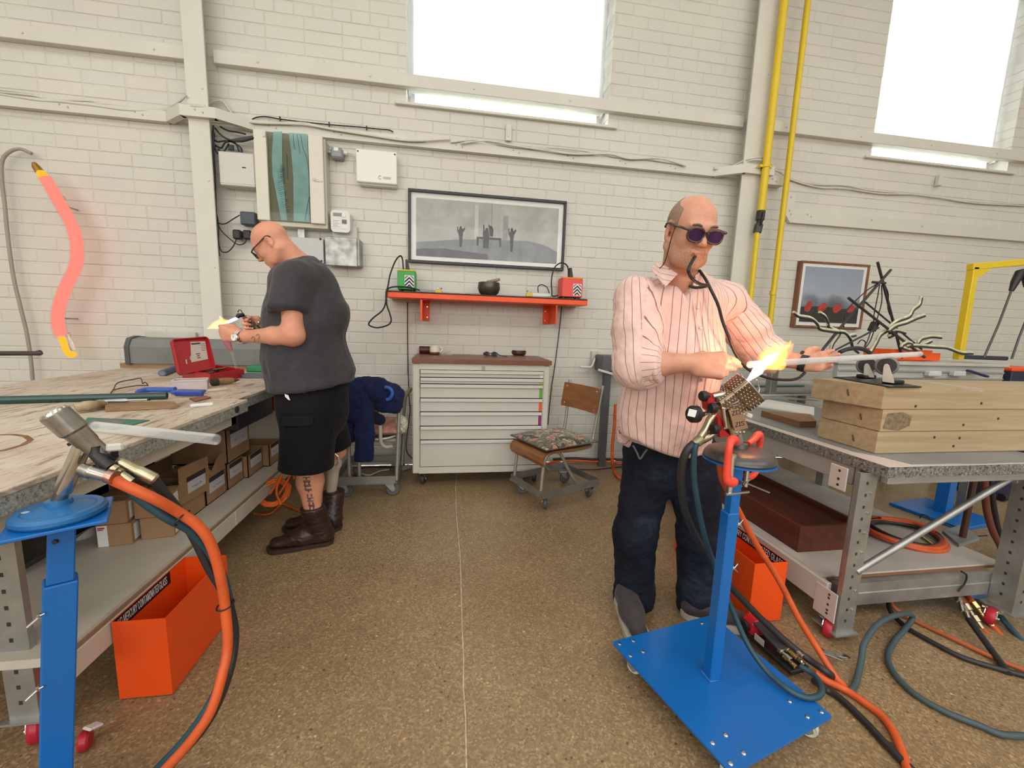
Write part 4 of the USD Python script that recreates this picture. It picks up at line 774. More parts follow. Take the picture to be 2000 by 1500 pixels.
t = thing('seat_cushion', 'flowered seat cushion lying on the plywood chair', 'cushion', dl(.03, 0, .43))
obj('cover', vf, FLORAL, t, smooth=50)
obj('piping', MB().tube([dl(.03 + .235 * a * 1.02, .215 * b * 1.02, .453) for a, b in [(-1, -1), (0, -1), (1, -1), (1, 0), (1, 1), (0, 1), (-1, 1), (-1, 0), (-1, -1)]], .005, 6), P('piping_dark', (.12, .09, .08), .8), t)

# ---------------------------------------------------------------- armchair on a dolly with the navy hooded top behind the bald man
t = thing('chair_on_dolly', 'grey framed armchair on a castor dolly, half hidden under the navy top', 'chair', (-.58, 3.15, 0))
x0, x1, y0, y1 = -.80, -.37, 2.94, 3.42
for p, q in (((x0, y0), (x1, y0)), ((x1, y0), (x1, y1)), ((x1, y1), (x0, y1)), ((x0, y1), (x0, y0))):
    a, b = np.array((*p, .135)), np.array((*q, .135)); obj('dolly_rail', MB().bar(a, b, .006, .055).bar(a + (0, 0, -.025), b + (0, 0, -.025), .03, .006), DOLLY, t, smooth=False)
for x, y, r in ((x0 + .05, y0 + .04, 5), (x1 - .05, y0 + .04, 8), (x0 + .06, y1 - .05, 100), (x1 - .05, y1 - .04, 60)): castor(t, x, y, .048, .028, r, .108, P('wheel_grey', (.10, .11, .12), .5))
for (a, b) in (((-.365, 2.97, .12), (-.345, 3.0, .67)), ((-.40, 3.38, .12), (-.33, 3.36, .72)), ((-.79, 2.97, .12), (-.79, 3.0, .70)), ((-.79, 3.38, .12), (-.78, 3.36, .70)), ((-.38, 3.20, .12), (-.36, 3.2, .42)), ((-.36, 3.30, .12), (-.34, 3.3, .44)), ((-.70, 2.99, .12), (-.70, 3.0, .42)), ((-.63, 2.99, .12), (-.63, 3.0, .36))):
    obj('leg', MB().cyl(a, b, .0135, n=12), CG, t)
obj('armrest', MB().bar((-.36, 2.98, .665), (-.30, 3.40, .735), .035, .025, b=.006), P('arm_wood', (.26, .20, .15), .5), t)
obj('seat', MB().bx((-.78, 3.0, .40), (-.36, 3.40, .425), .006), P('seat_pale', (.40, .36, .30), .5), t)
obj('seat_rail', MB().tube(spline([(-.80, 2.97, .43), (-.6, 2.96, .43), (-.44, 2.97, .435), (-.35, 3.02, .45)], 5), .011, 8), CG, t, smooth=60)
obj('back_tube', MB().tube(spline([(-.47, 2.94, .66), (-.468, 2.93, .52), (-.465, 2.935, .42), (-.44, 2.95, .38), (-.40, 2.99, .37)], 6), .013, 10), P('tube_cream', (.45, .41, .33), .4), t, smooth=60)
obj('backrest', MB().bx((-.76, 2.95, .55), (-.48, 2.965, .70), .005), P('back_ply', (.20, .09, .05), .5), t)
vf = cushion('c', (-.52, 3.16, .475), np.array((1., 0, 0)), np.array((0, 1., 0)), .18, .18, .10, '', None, 4)
single('seat_cushion', vf, P('cushion_pink', (.42, .20, .155), .85, var=.35, vs=22.), 'faded pink cushion on the armchair behind the bald man', 'cushion', smooth=50)
single('plastic_bag', MB().tm(trimesh.Trimesh(*(lambda s: (s.vertices * (.05, .05, .07) * (1 + .28 * (meshkit.noise(s.vertices * 5)[:, None] - .5)) + (-.345, 3.12, .50), s.faces))(trimesh.creation.icosphere(subdivisions=3)))), P('bag_clear', (.55, .56, .45), .25, var=.3, vs=30.), 'small crumpled pale bag beside the pink cushion', 'bag', smooth=False)
# hoses and cables along the foot of the wall
def hose(name, label, pts, r, m, cat='hose', n=10, k=8):
    return single(name, MB().tube(spline(pts, k), r, n), m, label, cat, smooth=60)
hose('hose', 'orange hose lying along the foot of the wall right of the chair', [(.875, 3.479, .03), (1.03, 3.555, .04), (1.176, 3.546, .04), (1.318, 3.523, .04), (1.466, 3.515, .04), (1.549, 3.481, .04), (1.591, 3.449, .04), (1.739, 3.441, .04)], .011, HOSE_O)
hose('hose', 'dark hose along the wall just above the orange hose', [(.976, 3.543, .06), (1.179, 3.561, .06), (1.366, 3.52, .06), (1.515, 3.512, .06), (1.701, 3.472, .06)], .011, HOSE_B)
hose('cord', 'thin black cord on the floor behind the wooden chair', [(1.027, 3.538, .006), (1.099, 3.451, .006), (1.206, 3.404, .006), (1.348, 3.394, .006), (1.484, 3.426, .006), (1.617, 3.446, .006)], .004, BLACK)
hose('hose', 'orange hose hanging down beside the pink shirt to the floor', [*[(1.423, 3.25, .637), (1.427, 3.25, .457), (1.421, 3.25, .275), (1.431, 3.25, .136)], *[(1.477, 3.307, .03), (1.458, 3.184, .02), (1.481, 3.129, .013), (1.545, 3.078, .013)]], .013, HOSE_O)
hose('cord', 'white cable on the floor behind the armchair dolly', [(-.786, 3.502, .012), (-.701, 3.411, .012), (-.628, 3.371, .012), (-.561, 3.463, .012), (-.489, 3.496, .012)], .006, WHITE)
single('offcut', MB().bar((-.393, 3.48, .02), (-.321, 3.541, .02), .04, .03, b=.003), P('offcut_pale', (.5, .47, .4), .6), 'pale offcut on the floor left of the drawer cabinet', 'offcut')
m = MB().tube(spline([(-.76, 3.516, .02), (-.669, 3.549, .02), (-.56, 3.542, .02), (-.452, 3.535, .02), (-.369, 3.584, .02)], 6), .009, 8)
single('hose', m, HOSE_B, 'black hose along the wall behind the armchair', 'hose', smooth=60)
# wall crank and the grey roller bench behind the man in the striped shirt
t = thing('wall_crank', 'pale steel plate with a small crank handle on the wall beside the pink shirt', 'crank', (1.352, 3.6, .978))
obj('plate', MB().bx((1.315, 3.61, 1.067), ((1.394, 3.61, 1.069)[0], YW, (1.357, 3.61, .949)[2]), .003), P('plate_paint', (.55, .54, .48), .45), t)
obj('crank', MB().tube(spline([(1.34, 3.6, 1.002), (1.326, 3.56, .991), (1.302, 3.55, .935), (1.273, 3.55, .925), (1.19, 3.55, .926)], 5), .010, 8), P('crank_paint', (.66, .66, .62), .4), t, smooth=60)
t = thing('folding_bench', 'grey sheet metal machine bed showing just left of the pink shirt', 'machine', (1.75, 3.45, .9))
a = (1.345, 3.45, 1.041); b = (1.626, 3.45, .895)
obj('bed', MB().bx((a[0], 3.42, b[2]), (a[0] + 1.0, 3.60, a[2]), .01), P('machine_grey', (.115, .12, .125), .45, .3), t)
obj('bar', MB().bar((1.297, 3.38, .92), (1.441, 3.3, .883), .022, .02, b=.004), P('bar_white', (.6, .6, .57), .4), t)
obj('leg', MB().bx((a[0] + .06, 3.48, 0), (a[0] + .12, 3.54, b[2])), P('machine_grey', (.115, .12, .125), .45, .3), t); obj('leg', MB().bx((a[0] + .86, 3.48, 0), (a[0] + .92, 3.54, b[2])), P('machine_grey', (.115, .12, .125)), t)

# ---------------------------------------------------------------- left bench and everything on and under it
TABLE = usdkit.material(stage, '/World/Looks/scorched_board', {'g': ('geometry', {}), 'n': ('noise_texture', {'scale': 2.2, 'detail': 6., 'roughness': .65}), 'r': ('rgb_ramp', {'ramp': [(.28, (.40, .30, .215)), (.45, (.56, .47, .375)), (.62, (.64, .56, .465)), (.8, (.68, .61, .52))]}),
    'mp': ('mapping', {'scale': (22, 3.2, 3)}), 'n2': ('noise_texture', {'scale': 1.7, 'detail': 5., 'roughness': .7, 'distortion': 1.2}), 'r2': ('rgb_ramp', {'ramp': [(.36, (.27, .19, .13)), (.48, (1, 1, 1))]}), 'm': ('mix_color', {'blend_type': 'multiply', 'fac': .75}), 'p': ('principled_bsdf', {'roughness': .7})},
    [('g.position', 'n.vector'), ('n.fac', 'r.fac'), ('g.position', 'mp.vector'), ('mp.vector', 'n2.vector'), ('n2.fac', 'r2.fac'), ('r.color', 'm.a'), ('r2.color', 'm.b'), ('m.result', 'p.base_color')], surface='p.BSDF')
def speckle(name, a, b, c, scale=140.):
    return usdkit.material(stage, '/World/Looks/' + name, {'g': ('geometry', {}), 'v': ('noise_texture', {'scale': scale, 'detail': 3., 'roughness': .7}), 'r': ('rgb_ramp', {'ramp': [(.36, a), (.47, b), (.56, b), (.66, c)]}), 'p': ('principled_bsdf', {'roughness': .6})}, [('g.position', 'v.vector'), ('v.fac', 'r.fac'), ('r.color', 'p.base_color')], surface='p.BSDF')
SPECK = speckle('speckled_edge', (.10, .12, .11), (.30, .31, .275), (.50, .49, .43), 110.)
SPECKR = speckle('speckled_edge_dark', (.03, .028, .03), (.17, .165, .155), (.36, .35, .33), 95.)
BENCHW = P('bench_white', (.60, .56, .48), .5, var=.05)
SHELFW = P('shelf_board', (.60, .55, .47), .55, var=.07, vs=5.)
EDGEB = P('board_edge', (.30, .20, .12), .7, var=.1)
TZ = .87
t = thing('workbench', 'long pale scorched workbench at left with a speckled board edge and a shelf below', 'workbench', (-1.6, 1.6, 0))
obj('worktop', MB().bx((-2.31, .74, .855), (-.975, 2.161, TZ), .002), TABLE, t, smooth=False)
obj('top_board', MB().bx((-2.31, .74, .812), (-.977, 2.160, .8555)), SPECK, t, smooth=False, label='speckled chipboard edge of the bench top')
obj('top_beam', MB().bx((-2.25, .80, .74), (-1.02, .84, .812)).bx((-1.06, .80, .755), (-1.02, 2.13, .812)).bx((-2.25, .8, .755), (-2.21, 2.13, .812)).bx((-2.25, 2.09, .755), (-1.02, 2.13, .812)), BENCHW, t, smooth=False)
obj('shelf', MB().bx((-2.2, 1.2, .285), (-1.075, 2.162, .312)), SHELFW, t, smooth=False)
obj('shelf_edge', MB().bx((-1.0755, 1.22, .287), (-1.0685, 2.162, .300)), EDGEB, t, smooth=False)
obj('shelf_beam', MB().bx((-1.10, 1.22, .205), (-1.067, 2.162, .285), .003), BENCHW, t, smooth=False)
def upright(t, x, y, z1, sx=-1, sy=1, z0=.09, slots=True, w=.075, m=None):
    """cold rolled rack post: folded channel with slots and a foot plate"""
    pl = [(-.5, -.5), (.5, -.5), (.5, -.25), (.36, -.25), (.36, -.38), (-.36, -.38), (-.36, .1), (-.14, .1), (-.14, .3), (-.36, .3), (-.36, .5), (-.5, .5)]
    p = obj('upright', MB().prism([(x + a * w * sx, y + b * w * sy) for a, b in (pl if sx * sy > 0 else pl[::-1])], (0, 0, z0), (1, 0, 0), (0, 1, 0), z1 - z0).bx((x - w * .7, y - w * .7, z0 - .004), (x + w * .7, y + w * .7, z0 + .003)).bx((x - w * .3, y - w * .42 * sy - .002, z0), (x + w * .3, y - w * .36 * sy, z1)), m or GALV, t, smooth=False)
    if slots:
        k = 0
        for z in np.arange(z0 + .05, z1 - .03, .05):
            obj('slot', MB().bx((x - .008, y - sy * w * .503 - .0006, z), (x + .001, y - sy * w * .503 + .0006, z + .012)), INK, p, smooth=False); obj('slot', MB().bx((x - sx * w * .503 - .0006, y - .002, z + .012), (x - sx * w * .503 + .0006, y + .007, z + .024)), INK, p, smooth=False); k += 1
    return p
upright(t, -1.205, 1.275, .80, 1, 1)
upright(t, -2.2, 2.06, .80, -1, 1, slots=False)
REDC = P('castor_red', (.42, .012, .03), .4)
for x, y, r in ((-1.21, 1.28, 300), (-1.20, 2.05, 60), (-2.19, 2.05, 30), (-2.19, .9, 50)): castor(t, x, y, .045, .028, r, .092, REDC, STEEL)
obj('bolt', MB().cyl((-.977, 2.05, .842), (-.971, 2.05, .842), .016, n=12), INK, t)
t = thing('workbench', 'second pale workbench meeting the first, behind the bald man', 'workbench', (-1.7, 2.9, 0))
obj('worktop', MB().bx((-2.37, 2.168, .855), (-1.02, 3.42, TZ), .002), TABLE, t, smooth=False)
obj('top_board', MB().bx((-2.37, 2.169, .812), (-1.022, 3.42, .8555)), SPECK, t, smooth=False)
obj('back_board', MB().bx((-2.40, 3.42, .87), (-1.03, 3.62, .905)), wood('back_board_wood', (.40, .26, .13), (.27, .16, .08), .6, (2, 16, 16)), t, smooth=False)
obj('shelf', MB().bx((-2.2, 2.166, .285), (-1.075, 3.5, .312)), SHELFW, t, smooth=False)
obj('shelf_beam', MB().bx((-1.10, 2.166, .205), (-1.067, 3.5, .285), .003), BENCHW, t, smooth=False)
obj('shelf_edge', MB().bx((-1.0755, 2.166, .287), (-1.0685, 3.5, .300)), EDGEB, t, smooth=False)
obj('end_panel', MB().bx((-2.2, 3.47, .31), (-1.08, 3.49, .80)), P('panel_pale', (.50, .46, .40), .6), t, smooth=False)
upright(t, -2.2, 3.42, .81, -1, 1, slots=False)
for x, y, r in ((-1.10, 3.40, 60), (-2.19, 3.40, 30)): castor(t, x, y, .045, .028, r, .092, REDC, STEEL)
obj('drawer_box', MB().bx((-1.5, 2.20, .70), (-1.045, 2.62, .812), .004), P('gap_dark', (.015, .015, .018), .5), t)  # near-black box standing in for the shade in the gap under the top
obj('red_strip', MB().bx((-1.36, 2.63, .71), (-1.043, 2.9, .80), .003), P('strip_red', (.25, .015, .02), .5), t)
# long grey cover along the back
t = thing('sheet_roller', 'long grey metal cover lying along the back of the benches', 'machine', (-1.8, 3.5, .9))
prof = [(3.40, .907), (3.40, 1.03), (3.43, 1.085), (3.50, 1.10), (3.58, 1.09), (3.60, 1.04), (3.60, .907)]
obj('cover', MB().prism(prof, (-2.32, 0, 0), (0, 1, 0), (0, 0, 1), 1.32), P('cover_grey', (.19, .20, .19), .5, .2, .15, 5.), t, smooth=False)
obj('end_cap', MB().prism(sg.Polygon(prof).buffer(.008), (-2.345, 0, 0), (0, 1, 0), (0, 0, 1), .03), P('cap_dark', (.08, .085, .085), .5), t, smooth=False)
obj('backing_plate', MB().bx((-2.34, 3.605, .9), (-1.98, 3.63, 1.14), .003), P('plate_cream', (.58, .56, .50), .5), t)
# ---- things on the left bench
def Z(p, dz=0): return np.array(p, float) + (0, 0, dz)
GREENT = P('tube_dark_green', (.012, .055, .045), .3, coat=.3)
p, q = Z((-1.975, 2.003, .87), .017), Z((-1.328, 2.157, .87), .017)
t = thing('green_tube', 'long dark green glass tube lying across the left bench', 'tube', q)
obj('tube', MB().cyl(p, q, .017, n=18), GREENT, t, smooth=60); obj('open_end', MB().cyl(q, q + nrm(q - p) * .0008, .012), INK, t)
p, q = Z((-1.583, 2.104, .87), .034), Z((-1.467, 2.107, .87), .034)
t = thing('silver_pen', 'silver marker pen resting on the dark green tube', 'pen', p)
p, q = np.array((-1.475, 1.955, .895)), np.array((-1.369, 1.961, .9))
obj('barrel', MB().tube([p, p + (q - p) * .1, q, q + (q - p) * .13], [.006, .0085, .0085, .004], 14), P('pen_silver', (.42, .46, .52), .25, .7), t, smooth=60)
obj('tip', MB().tube([q + (q - p) * .13, q + (q - p) * .5, q + (q - p) * .78], [.004, .003, .0035], 8), P('pen_pale', (.6, .6, .62), .3, .5), t, smooth=60)
obj('cap', MB().cyl(q + (q - p) * .78, q + (q - p) * .85, .006, n=8), BLACK, t)
pw = wood('paddle_wood', (.33, .20, .10), (.19, .10, .05), .6, (3, 20, 20))
t = thing('wooden_paddle', 'flat scorched wooden paddle with a pale handle on the left bench', 'paddle', (-1.311, 1.943, .87))
a, b, c_, d = (Z(x) for x in ((-1.457, 1.975, .87), (-1.207, 2, .87), (-1.155, 1.933, .87), (-1.374, 1.859, .87)))
obj('blade', MB().prism([a[:2], d[:2], c_[:2], b[:2]], (0, 0, .872), (1, 0, 0), (0, 1, 0), .018), pw, t, smooth=False)
obj('handle', MB().tube(spline([Z((-1.431, 1.931, .87), .02), Z((-1.427, 1.879, .87), .024), Z((-1.441, 1.85, .87), .026), Z((-1.457, 1.831, .87), .022)], 4), [.013] + [.019] * 4 + [.021] * 4 + [.019] * 3 + [.014], 12), wood('paddle_handle', (.46, .38, .24), (.24, .15, .08), .6, (14, 14, 14)), t, smooth=60)
obj('ferrule', MB().cyl(Z((-1.429, 1.921, .87), .02), Z((-1.418, 1.921, .87), .018), .015), P('ferrule', (.6, .57, .55), .4), t)
MATG = P('mat_green', (.035, .17, .12), .6, var=.15, vs=9.)
cm = [(-1.352, 1.748, .87), (-1.115, 1.703, .87), (-1.133, 1.558, .87), (-1.262, 1.583, .87)]
t = thing('cutting_mat', 'green cutting mat with a worn grey middle on the left bench', 'cutting mat', (-1.227, 1.641, .87))
obj('sheet', MB().prism(sg.Polygon([x[:2] for x in cm]), (0, 0, .8703), (1, 0, 0), (0, 1, 0), .003), MATG, t, smooth=False)
obj('worn_patch', MB().prism(sg.Polygon([x[:2] for x in ((-1.292, 1.697, .87), (-1.248, 1.721, .87), (-1.182, 1.671, .87), (-1.191, 1.603, .87), (-1.251, 1.626, .87))]).buffer(.012).simplify(.004), (0, 0, .8733), (1, 0, 0), (0, 1, 0), .0004), P('mat_worn', (.16, .17, .15), .8, var=.2, vs=30.), t, smooth=False)
GLASSROD = GLASS
t = thing('glass_tube', 'clear glass tube on the left bench, its open end past the bench edge', 'glass tube', (-.907, 1.394, .88))
p, q = Z((-1.184, 1.553, .87), .017), Z((-.701, 1.342, .895))
m = MB().lathe([(.0165, 0), (.0165, np.linalg.norm(q - p)), (.0125, np.linalg.norm(q - p)), (.0125, 0), (.0165, 0)], p, q - p, 24)
obj('tube', m, ROD, t, smooth=40)
p, q = Z((-1.116, 1.955, .87), .007), Z((-1.05, 2.002, .87), .007)
t = thing('white_marker', 'white pencil stub near the end of the left bench', 'pen', p)
obj('barrel', MB().tube([p, p + (q - p) * .06, q - (q - p) * .04, q], [.006, .0085, .0085, .006], 14), WHITE, t, smooth=60)
p, q = Z((-1.26, 2.363, .87), .007), Z((-1.2, 2.435, .87), .007)
single('chalk_stick', MB().tube([p, p + (q - p) * .05, q - (q - p) * .05, q], [.006, .0085, .0085, .006], 12), P('chalk', (.62, .55, .46), .8), 'pale chalk stick beside the wooden handled tool', 'chalk', smooth=60)
t = thing('leather_scrap', 'small brown scrap lying near the bench end', 'scrap', (-1.182, 2.154, .87))
obj('scrap', MB().prism([x[:2] for x in ((-1.23, 2.152, .87), (-1.161, 2.074, .87), (-1.151, 2.182, .87), (-1.201, 2.224, .87))], (0, 0, .8705), (1, 0, 0), (0, 1, 0), .006), P('scrap_brown', (.22, .09, .05), .6, var=.4, vs=40.), t, smooth=False)
# blue clamps
BLUEG = P('tool_blue', (.035, .09, .42), .35, var=.15)
t = thing('squeegee', 'translucent blue plastic tool with a long handle on the left bench', 'hand tool', (-1.385, 2.263, .87))
a, b = Z((-1.556, 2.302, .87), .016), Z((-1.25, 2.299, .87), .014)
obj('handle', MB().tube(spline([Z((-1.537, 2.272, .87), .012), Z((-1.512, 2.32, .87), .018), Z((-1.444, 2.323, .87), .018), Z((-1.391, 2.325, .87), .018)], 4), [.006] + [.013] * 11 + [.016], 12), BLUEG, t, smooth=60)
obj('blade', MB().bar(Z((-1.38, 2.294, .87), .014), Z((-1.248, 2.299, .87), .012), .075, .016, b=.006), BLUEG, t)
obj('blade_rim', MB().bar(Z((-1.328, 2.213, .87), .016), Z((-1.209, 2.231, .87), .014), .012, .022, b=.004), P('tool_blue_dark', (.02, .05, .28), .35), t)
m = MB().tube(spline([Z((-1.656, 2.283, .87), .004), Z((-1.697, 2.36, .87), .012), Z((-1.755, 2.477, .87), .03), Z((-1.745, 2.572, .87), .035), Z((-1.735, 2.612, .87), .035)], 5), .003, 6).tube(spline([Z((-1.69, 2.344, .87), .01), Z((-1.69, 2.393, .87), .012), Z((-1.654, 2.447, .87), .018), Z((-1.629, 2.503, .87), .012)], 5), .003, 6)
for x in (276, 283, 290): m.tube(spline([(-1.5, 1.9, .87), (-1.5, 1.9, .9)], 2), .001, 4)
m = MB().tube(spline([Z((-1.656, 2.283, .87), .004), Z((-1.697, 2.36, .87), .012), Z((-1.755, 2.477, .87), .03), Z((-1.745, 2.572, .87), .035), Z((-1.735, 2.612, .87), .035), Z((-1.667, 2.519, .87), .02), Z((-1.643, 2.502, .87), .03), Z((-1.629, 2.503, .87), .012)], 5), .003, 6).tube(spline([Z((-1.69, 2.344, .87), .01), Z((-1.69, 2.393, .87), .012), Z((-1.654, 2.447, .87), .018), Z((-1.629, 2.503, .87), .012)], 5), .003, 6)
single('bent_wire', m, P('wire_brown', (.10, .06, .05), .5, .4), 'bent brown wire on the bench beside the blue tool', 'wire', smooth=60)
# clear plastic tray
CLEARP = usdkit.material(stage, '/World/Looks/milky_plastic', {'d': ('principled_bsdf', {'base_color': (.72, .66, .66), 'roughness': .25}), 't': ('transparent_bsdf', {'color': (.95, .92, .92)}), 'm': ('mix_closure', {'fac': .55})}, [('t.BSDF', 'm.closure1'), ('d.BSDF', 'm.closure2')], surface='m.closure')
t = thing('plastic_tub', 'milky clear plastic tub standing before the red case', 'tub', (-1.48, 2.61, .87))
a, b = np.array((-1.453, 2.405, .87)), np.array((-1.315, 2.465, .87)); d = nrm(b - a) * np.linalg.norm(b - a); up = np.array((0, 0, 1.)); bk = np.cross(up, nrm(d)) * .10
m = MB(); h = .05
m.bar(a + up * h / 2 - .0, b + up * h / 2, .002, h); m.bar(a + bk + up * h / 2, b + bk + up * h / 2, .002, h); m.bar(a + up * h / 2, a + bk + up * h / 2, .002, h); m.bar(b + up * h / 2, b + bk + up * h / 2, .002, h)
m.bar(a + bk / 2 + up * .002, b + bk / 2 + up * .002, .10, .002)
obj('wall', m, CLEARP, t, smooth=False)
m = MB()
for p, q in ((a, b), (a + bk, b + bk), (a, a + bk), (b, b + bk)): m.bar(p + up * h, q + up * h, .008, .005, b=.001)
obj('rim', m, P('rim_milky', (.66, .60, .58), .3), t, smooth=False)
# wooden handled tool
t = thing('hand_brush', 'stubby tool with a dark end and wooden handle by the red case', 'hand tool', (-1.328, 2.62, .87))
p, q = Z((-1.353, 2.578, .87), .022), Z((-1.278, 2.666, .87), .022)
obj('handle', MB().tube([p + (q - p) * .3, p + (q - p) * .5, p + (q - p) * .85, q], [.017, .019, .019, .015], 14), wood('brush_wood', (.42, .26, .12), (.25, .13, .06), .5, (20, 5, 5)), t, smooth=60)
obj('head', MB().tube([p, p + (q - p) * .04, p + (q - p) * .30], [.018, .022, .021], 14), P('brush_dark', (.03, .035, .02), .7), t, smooth=60)
obj('end', MB().tube([q, q + (q - p) * .08, q + (q - p) * .3], [.013, .012, .002], 10), P('brush_end', (.12, .05, .03), .6), t, smooth=60)
# blue tube behind the case, green and grey boxes
p, q = Z((-1.85, 2.976, .87), .02), Z((-1.985, 3.393, .87), .02)
t = thing('blue_tube', 'short dark blue tube leaning behind the red case lid', 'tube', p)
obj('tube', MB().cyl(p, q, .021, n=18), P('tube_blue', (.06, .10, .24), .35), t, smooth=60); obj('open_end', MB().cyl(p, p - nrm(q - p) * .001, .016), P('tube_inner', (.16, .18, .22), .5), t)
t = thing('green_box', 'green plastic box on the bench between the red case and the bald man', 'box', (-1.374, 3.272, .87))
a = np.array((-1.473, 3.259, .87)); b = np.array((-1.256, 3.287, .87))
obj('box', MB().bx((a[0], a[1], .871), (b[0] + .1, a[1] + .2, .916), .008), P('box_green', (.035, .27, .10), .45), t)
t = thing('grey_case', 'flat dark grey case in front of the green box', 'case', (-1.293, 3.036, .87))
a = np.array((-1.365, 2.946, .87)); b = np.array((-1.198, 3.046, .87))
obj('case', MB().prism(sg.box(a[0], a[1] - .02, b[0], a[1] + .10).buffer(-.03).buffer(.03), (0, 0, .871), (1, 0, 0), (0, 1, 0), .022), P('case_grey', (.10, .12, .13), .45), t, smooth=False)
# red tool case
t = thing('red_tool_case', 'open red metal tool case with a paper label inside its lid', 'tool case', (-1.567, 3.006, .87))
A, B, C_ = np.array((-1.708, 2.938, .87)), np.array((-1.421, 2.699, .87)), np.array((-1.356, 2.974, .87))
e1, e2 = B - A, C_ - B; A[2] = B[2] = C_[2] = .871; D_ = A + e2; hh = .055; up = np.array((0, 0, 1.))
m = MB().prism([x[:2] for x in (A, B, C_, D_)], (0, 0, .871), (1, 0, 0), (0, 1, 0), .004)
for p, q in ((A, B), (B, C_), (C_, D_), (D_, A)): m.bar(p + up * hh / 2, q + up * hh / 2, .004, hh, b=.001)
RED2 = P('case_red', (.42, .012, .02), .38, coat=.2)
cs = obj('base', m, RED2, t, smooth=False)
ld = nrm(np.array((0.0, 0.0, 1.0)))
# lid stands up along the left edge A-D, leaning outward
LA, LB, LC, LD = np.array((-1.738, 2.948, .875)), None, None, None
L0 = np.array((-1.609, 2.732, .91)); L1 = np.array((-1.534, 2.978, .926)); L2 = np.array((-1.622, 3.083, 1.131)); L3 = np.array((-1.7, 2.838, 1.117))
ux, uy = nrm(L1 - L0), None; nn = nrm(np.cross(L1 - L0, L3 - L0)); uy = nrm(np.cross(nn, ux))
w2 = [((p - L0) @ ux, (p - L0) @ uy) for p in (L0, L1, L2, L3)]
lidp = sg.Polygon(w2).buffer(-.02).buffer(.02)
ldp = obj('lid', MB().prism(lidp, L0 - nn * .012, ux, uy, .008).prism(lidp.difference(lidp.buffer(-.006)), L0 - nn * .008, ux, uy, .02), RED2, t, smooth=False)
def on_lid(u, v): return np.array([w2[0][0] * (1 - u) * (1 - v) + w2[1][0] * u * (1 - v) + w2[2][0] * u * v + w2[3][0] * (1 - u) * v, w2[0][1] * (1 - u) * (1 - v) + w2[1][1] * u * (1 - v) + w2[2][1] * u * v + w2[3][1] * (1 - u) * v])
obj('paper_label', MB().prism([on_lid(.40, .30), on_lid(.88, .32), on_lid(.92, .88), on_lid(.50, .90)], L0 - nn * .003, ux, uy, .0008), P('label_pinkish', (.62, .52, .47), .8), ldp, smooth=False)
m = MB()
for (u0, u1, v) in ((.53, .74, .83), (.58, .68, .52), (.60, .66, .46), (.60, .67, .40)): m.prism(sg.LineString([on_lid(u0, v), on_lid(u1, v)]).buffer(.003 if v < .8 else .006), L0 - nn * .0022, ux, uy, .0005)
for k in range(5): m.prism(sg.LineString([on_lid(.76, .80 - k * .05), on_lid(.89, .80 - k * .05)]).buffer(.0012), L0 - nn * .0022, ux, uy, .0005)
obj('print_line', m, P('label_ink', (.12, .06, .05), .7), ldp, smooth=False, kind='stuff')
obj('sticker', MB().prism(sg.Polygon([on_lid(.25, .28), on_lid(.29, .27), on_lid(.30, .40), on_lid(.26, .41)]), L0 - nn * .003, ux, uy, .0006).prism(sg.Polygon([on_lid(.38, .40), on_lid(.43, .32), on_lid(.46, .42), on_lid(.41, .50)]), L0 - nn * .0035, ux, uy, .0006), P('sticker_pale', (.55, .42, .38), .8), ldp, smooth=False)
r = random.Random(5)
for k, (la, mt, u, v, ang, sc_) in enumerate((('longest pale wooden stick slanting out of the red case', P('tool_wood', (.40, .27, .13), .6), .25, .05, .5, 1.5), ('brown wooden tool lying in the red case', P('tool_brown', (.14, .08, .05), .6), .55, .3, -.2, 1.), ('grey steel tool lying in the red case', GALV, .35, .45, .2, 1.), ('short pale wooden tool at the right end of the red case', P('tool_wood', (.4, .27, .13)), .6, .6, -.4, .8), ('dark tool lying deepest in the red case', BLACK, .75, .35, .1, .9))):
    p = A + e1 * u + e2 * v + up * (.025 + .008 * k); q = p + (e2 * .35 * math.cos(ang) + e1 * .3 * math.sin(ang)) * sc_ + up * .006
    tl = thing('hand_tool', la, 'tool', p); obj('shaft', MB().tube([p, p + (q - p) * .6, q], [.007, .006, .003], 8), mt, tl, smooth=60); obj('grip', MB().tube([p - (q - p) * .02, p + (q - p) * .35], .0085, 8), mt, tl, smooth=60)
# burn rings and glass bits
BURN = P('burn_mark', (.22, .11, .04), .8, var=.3, vs=20.)
m = MB()
cen = np.array((-1.363, 1.447, .87))[:2]
ring = sg.Polygon([p[:2] for p in [(-1.391, 1.394, .87), (-1.435, 1.497, .87), (-1.391, 1.502, .87), (-1.342, 1.482, .87), (-1.292, 1.439, .87), (-1.268, 1.389, .87), (-1.268, 1.343, .87), (-1.292, 1.316, .87)]]).buffer(.02).buffer(.0)
m.prism(ring.difference(ring.buffer(-.014)), (0, 0, .8702), (1, 0, 0), (0, 1, 0), .0004)
single('burn_ring', m, BURN, 'brown ring burnt into the top of the left bench', 'burn mark', smooth=False)
